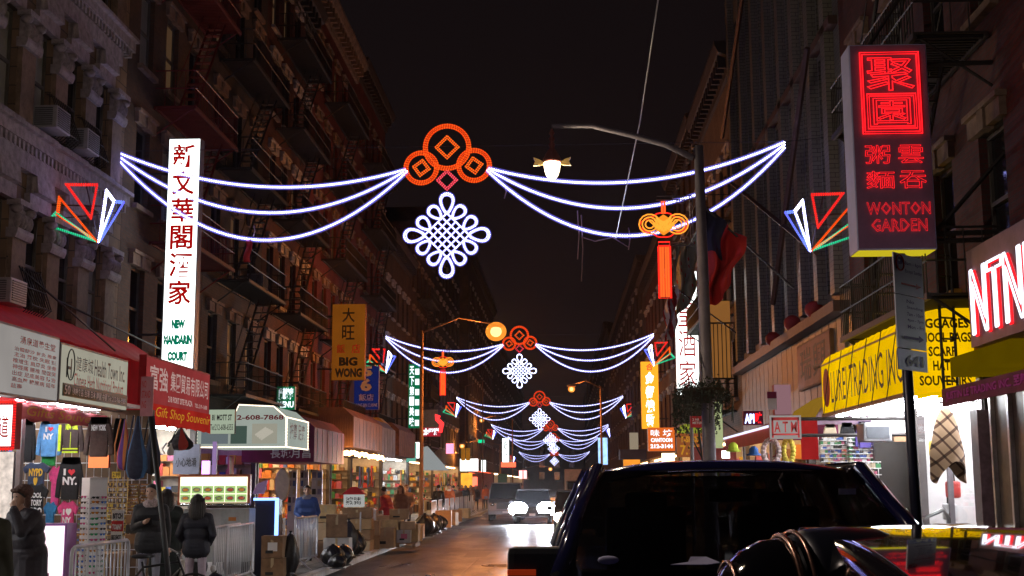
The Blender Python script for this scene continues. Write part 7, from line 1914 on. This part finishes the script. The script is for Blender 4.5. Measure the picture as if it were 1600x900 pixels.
# red-roofed little sign
Y = 37.5; a = F(538,775,Y); b = F(569,757,Y); zc = .15+.31*4+.005
e = empty('counter_sign', ((a.x+b.x)/2, Y, zc), 'white board with a small red pyramid roof standing on flat cartons', 'sign')
MB().box((a.x,Y-.12,zc),(b.x,Y+.12,zc+.36)).build('board', glow('white_board_lit', (.6,.6,.58), .6), e)
MB().add([(a.x-.06,Y-.2,zc+.36),(b.x+.06,Y-.2,zc+.36),(b.x+.06,Y+.2,zc+.36),(a.x-.06,Y+.2,zc+.36),((a.x+b.x)/2-.08,Y,zc+.58),((a.x+b.x)/2+.08,Y,zc+.58)], [(0,1,5,4),(1,2,5),(2,3,4,5),(3,0,4),(3,2,1,0)]).build('roof', M_red, e)
text(e, (a.x,Y-.122,zc), (b.x-a.x,0,0), (0,0,.36), (.1,.2,.9,.8), '滷味\n熱狗', M_blacktext)
# pallet with cartons (px 600-655)
e = empty('pallet', (px2x(628,40),40,.15), 'wooden pallet under the heap of cartons near the kerb', 'pallet')
X_ = px2x(628,40)
for q in range(6): MB().box((X_-.55,39.45+q*.2,.25),(X_+.55,39.55+q*.2,.275)).build('slat', M_wood, e)
for q in range(3): MB().box((X_-.55+.5*q,39.4,.15),(X_-.45+.5*q,40.6,.249)).build('bearer', M_wood, e)
rn = random.Random(21); cnt = 0
nm = ['brown open','tan taped','pale square','brown long','tan small','crumpled brown','pale flat','brown cube','tan tall','brown narrow','pale tall','tan wide']
for (dx, dy, z, w, d, h, m, mk) in ((-.33,-.2,.28,.42,.5,.38,M_whbox,GOODS[8]),(.15,-.2,.28,.42,.5,.38,M_whbox,GOODS[8]),(-.3,.3,.28,.5,.4,.5,M_card,None),(.3,.35,.28,.5,.4,.55,M_card2,None),(-.25,-.1,.665,.5,.45,.3,M_card,None),(.25,-.05,.665,.45,.45,.25,M_card2,None),(-.05,.1,.97,.6,.5,.32,M_card,None)):
    carton(['white carton with pink print, left on the pallet','white carton with pink print, right on the pallet','brown carton at the back left of the pallet','pale carton at the back right of the pallet','brown carton in the second layer on the pallet','pale carton in the second layer on the pallet','wide brown carton on top of the pallet heap'][cnt], 0, 40+dy, z, w, d, h, R(rn.uniform(-8,8)), m, 'cartons on the pallet', mk, x=X_+dx); cnt += 1
extra = [(606,39.2,.15,.55,.45,.6),(604,41.8,.15,.5,.5,.9),(620,43.2,.15,.5,.5,1.0),(648,43.5,.15,.5,.5,.55),(655,46,.15,.45,.5,.5),(695,57,.15,.7,.5,.75),(706,60,.15,.6,.5,.6),(714,66,.15,.6,.5,.6),(727,72,.15,.6,.6,.55)]
for k, (px, Y, z, w, d, h) in enumerate(extra):
    carton(['tan carton at the left foot of the pallet heap','tall tan carton behind the pallet heap','brown carton under the red jacket','small brown carton before the utility pole','brown carton at the foot of the utility pole','wide carton right of the dark bin bags','carton beyond the wide one by the kerb','carton in front of the orange jacket','farthest carton near the crowd'][k], px, Y, z, w, d, h, R(rn.uniform(-15,15)), [M_card, M_card2][k % 2])
# blue LED framed cabinet
Y = 27.2; a = F(397,840,Y); b = F(436,778,Y)
e = empty('light_cabinet', ((a.x+b.x)/2,Y,.15), 'dark display cabinet outlined in bright blue white light near the barriers', 'display cabinet')
MB().box((a.x,Y,.15),(b.x-.06,Y+.6,b.z-.04)).build('cabinet', mat('navy_cabinet', (.012,.014,.04), .5), e)
G_ledb = glow('icy_blue_led', (.18,.38,1.0), 4)
MB().box((a.x-.02,Y-.05,b.z-.05),(b.x,Y-.01,b.z)).build('top_light', G_ledb, e); MB().box((b.x-.07,Y-.05,a.z),(b.x,Y-.01,b.z-.055)).build('side_light', G_ledb, e)
MB().add([F(394,772,27.8), F(413,772,27.8), F(419,749,27.8), F(402,756,27.8)], [(0,1,2,3)]).build('lilac_flap', mat('lilac_plastic', (.5,.35,.6), .5), e, solid=.02)
# open table with small goods behind the third barrier, low wall of crates
for k, (px, Y, w, h) in enumerate(((445,30.5,.9,.75),(470,33.5,1.0,.7))):
    e = empty('stall_table', (px2x(px,Y)-.4,Y,.15), ['low wooden table behind the cardboard drum','low wooden table in front of the man in blue'][k], 'table')
    X_ = px2x(px,Y)-.4
    MB().box((X_-w/2,Y-.3,h),(X_+w/2,Y+.3,h+.05)).build('tabletop', M_wood, e)
    for sx_ in (-1,1):
        for sy_ in (-1,1): MB().box((X_+sx_*(w/2-.05)-.03,Y+sy_*.25-.03,.15),(X_+sx_*(w/2-.05)+.03,Y+sy_*.25+.03,h)).build('leg', M_wood, e)
# folded umbrella / garden frame (big oval mirror) by postcard shop
tag(MB().lathe([(.20,-.02),(.24,0),(.20,.02)], F(441,758,40), 24, mat=Matrix.Rotation(R(90),3,'X'), sy=2.2).build('oval_mirror', mat('cream_frame', (.6,.5,.38), .5)), 'tall oval cream framed mirror in the doorway left of the postcards', 'mirror')
# ================================================================ bicycle by the leaning pole
bx, by = px2x(248,17.9), 17.9
e = empty('bicycle', (bx,by,.15), 'dark bicycle leaning beside the slanted pole at the left kerb', 'bicycle', None, R(-62))
M_bk = mat('bike_frame_black', (.02,.02,.022), .35, .3)
for yy in (-.52,.52):
    w = MB().tube([(0,yy+.33*math.cos(t*.2244),.34+.33*math.sin(t*.2244)) for t in range(28)], .018, 6, closed=True).build('wheel', M_rubber, e, local=True)
    sp = MB()
    for q in range(16): sp.bar((0,yy,.34),(0,yy+.32*math.cos(q*.3927),.34+.32*math.sin(q*.3927)),.0025)
    sp.tube([(-.04,yy,.34),(.04,yy,.34)], .02, 8).build('spoke', M_chrome, w, local=True)
fr = [((0,-.52,.34),(0,-.08,.30)),((0,-.52,.34),(0,-.16,.78)),((0,-.08,.30),(0,-.18,.86)),((0,-.08,.30),(0,.34,.74)),((0,-.16,.78),(0,.32,.84)),((0,.30,.92),(0,.52,.34))]
mb = MB(); [mb.bar(a_, b_, .017, n=8) for a_, b_ in fr]; mb.build('frame', M_bk, e, local=True)
MB().tube([(-.28,.26,1.0),(-.12,.32,.96),(0,.30,.94),(.12,.32,.96),(.28,.26,1.0)], .013, 6).build('handlebar', M_bk, e, local=True)
MB().ell((0,-.20,.93), (.075,.14,.035), 10, 6).ell((0,-.12,.93), (.035,.12,.03), 8, 5).build('saddle', M_black, e, local=True)
MB().tube([(-.02,-.08,.30),(.02,-.08,.30)], .09, 16).bar((.06,-.08,.30),(.06,-.02,.16),.01).bar((-.06,-.08,.30),(-.06,-.14,.44),.01).build('crank', M_chrome, e, local=True)

# ================================================================ misty night air
def haze_mat():
    m = bpy.data.materials.new('thin_night_mist'); m.use_nodes = True; n = m.node_tree; n.nodes.clear()
    o = n.nodes.new('ShaderNodeOutputMaterial'); v = n.nodes.new('ShaderNodeVolumePrincipled')
    v.inputs['Color'].default_value = (.9,.88,.9,1); v.inputs['Density'].default_value = .0001; v.inputs['Anisotropy'].default_value = .9
    n.links.new(v.outputs[0], o.inputs['Volume']); return m
hz = MB().box((-60,-40,-1.05),(60,420,40)).build('haze', haze_mat()); hz['kind'] = 'stuff'
SC.cycles.volume_bounces = 0
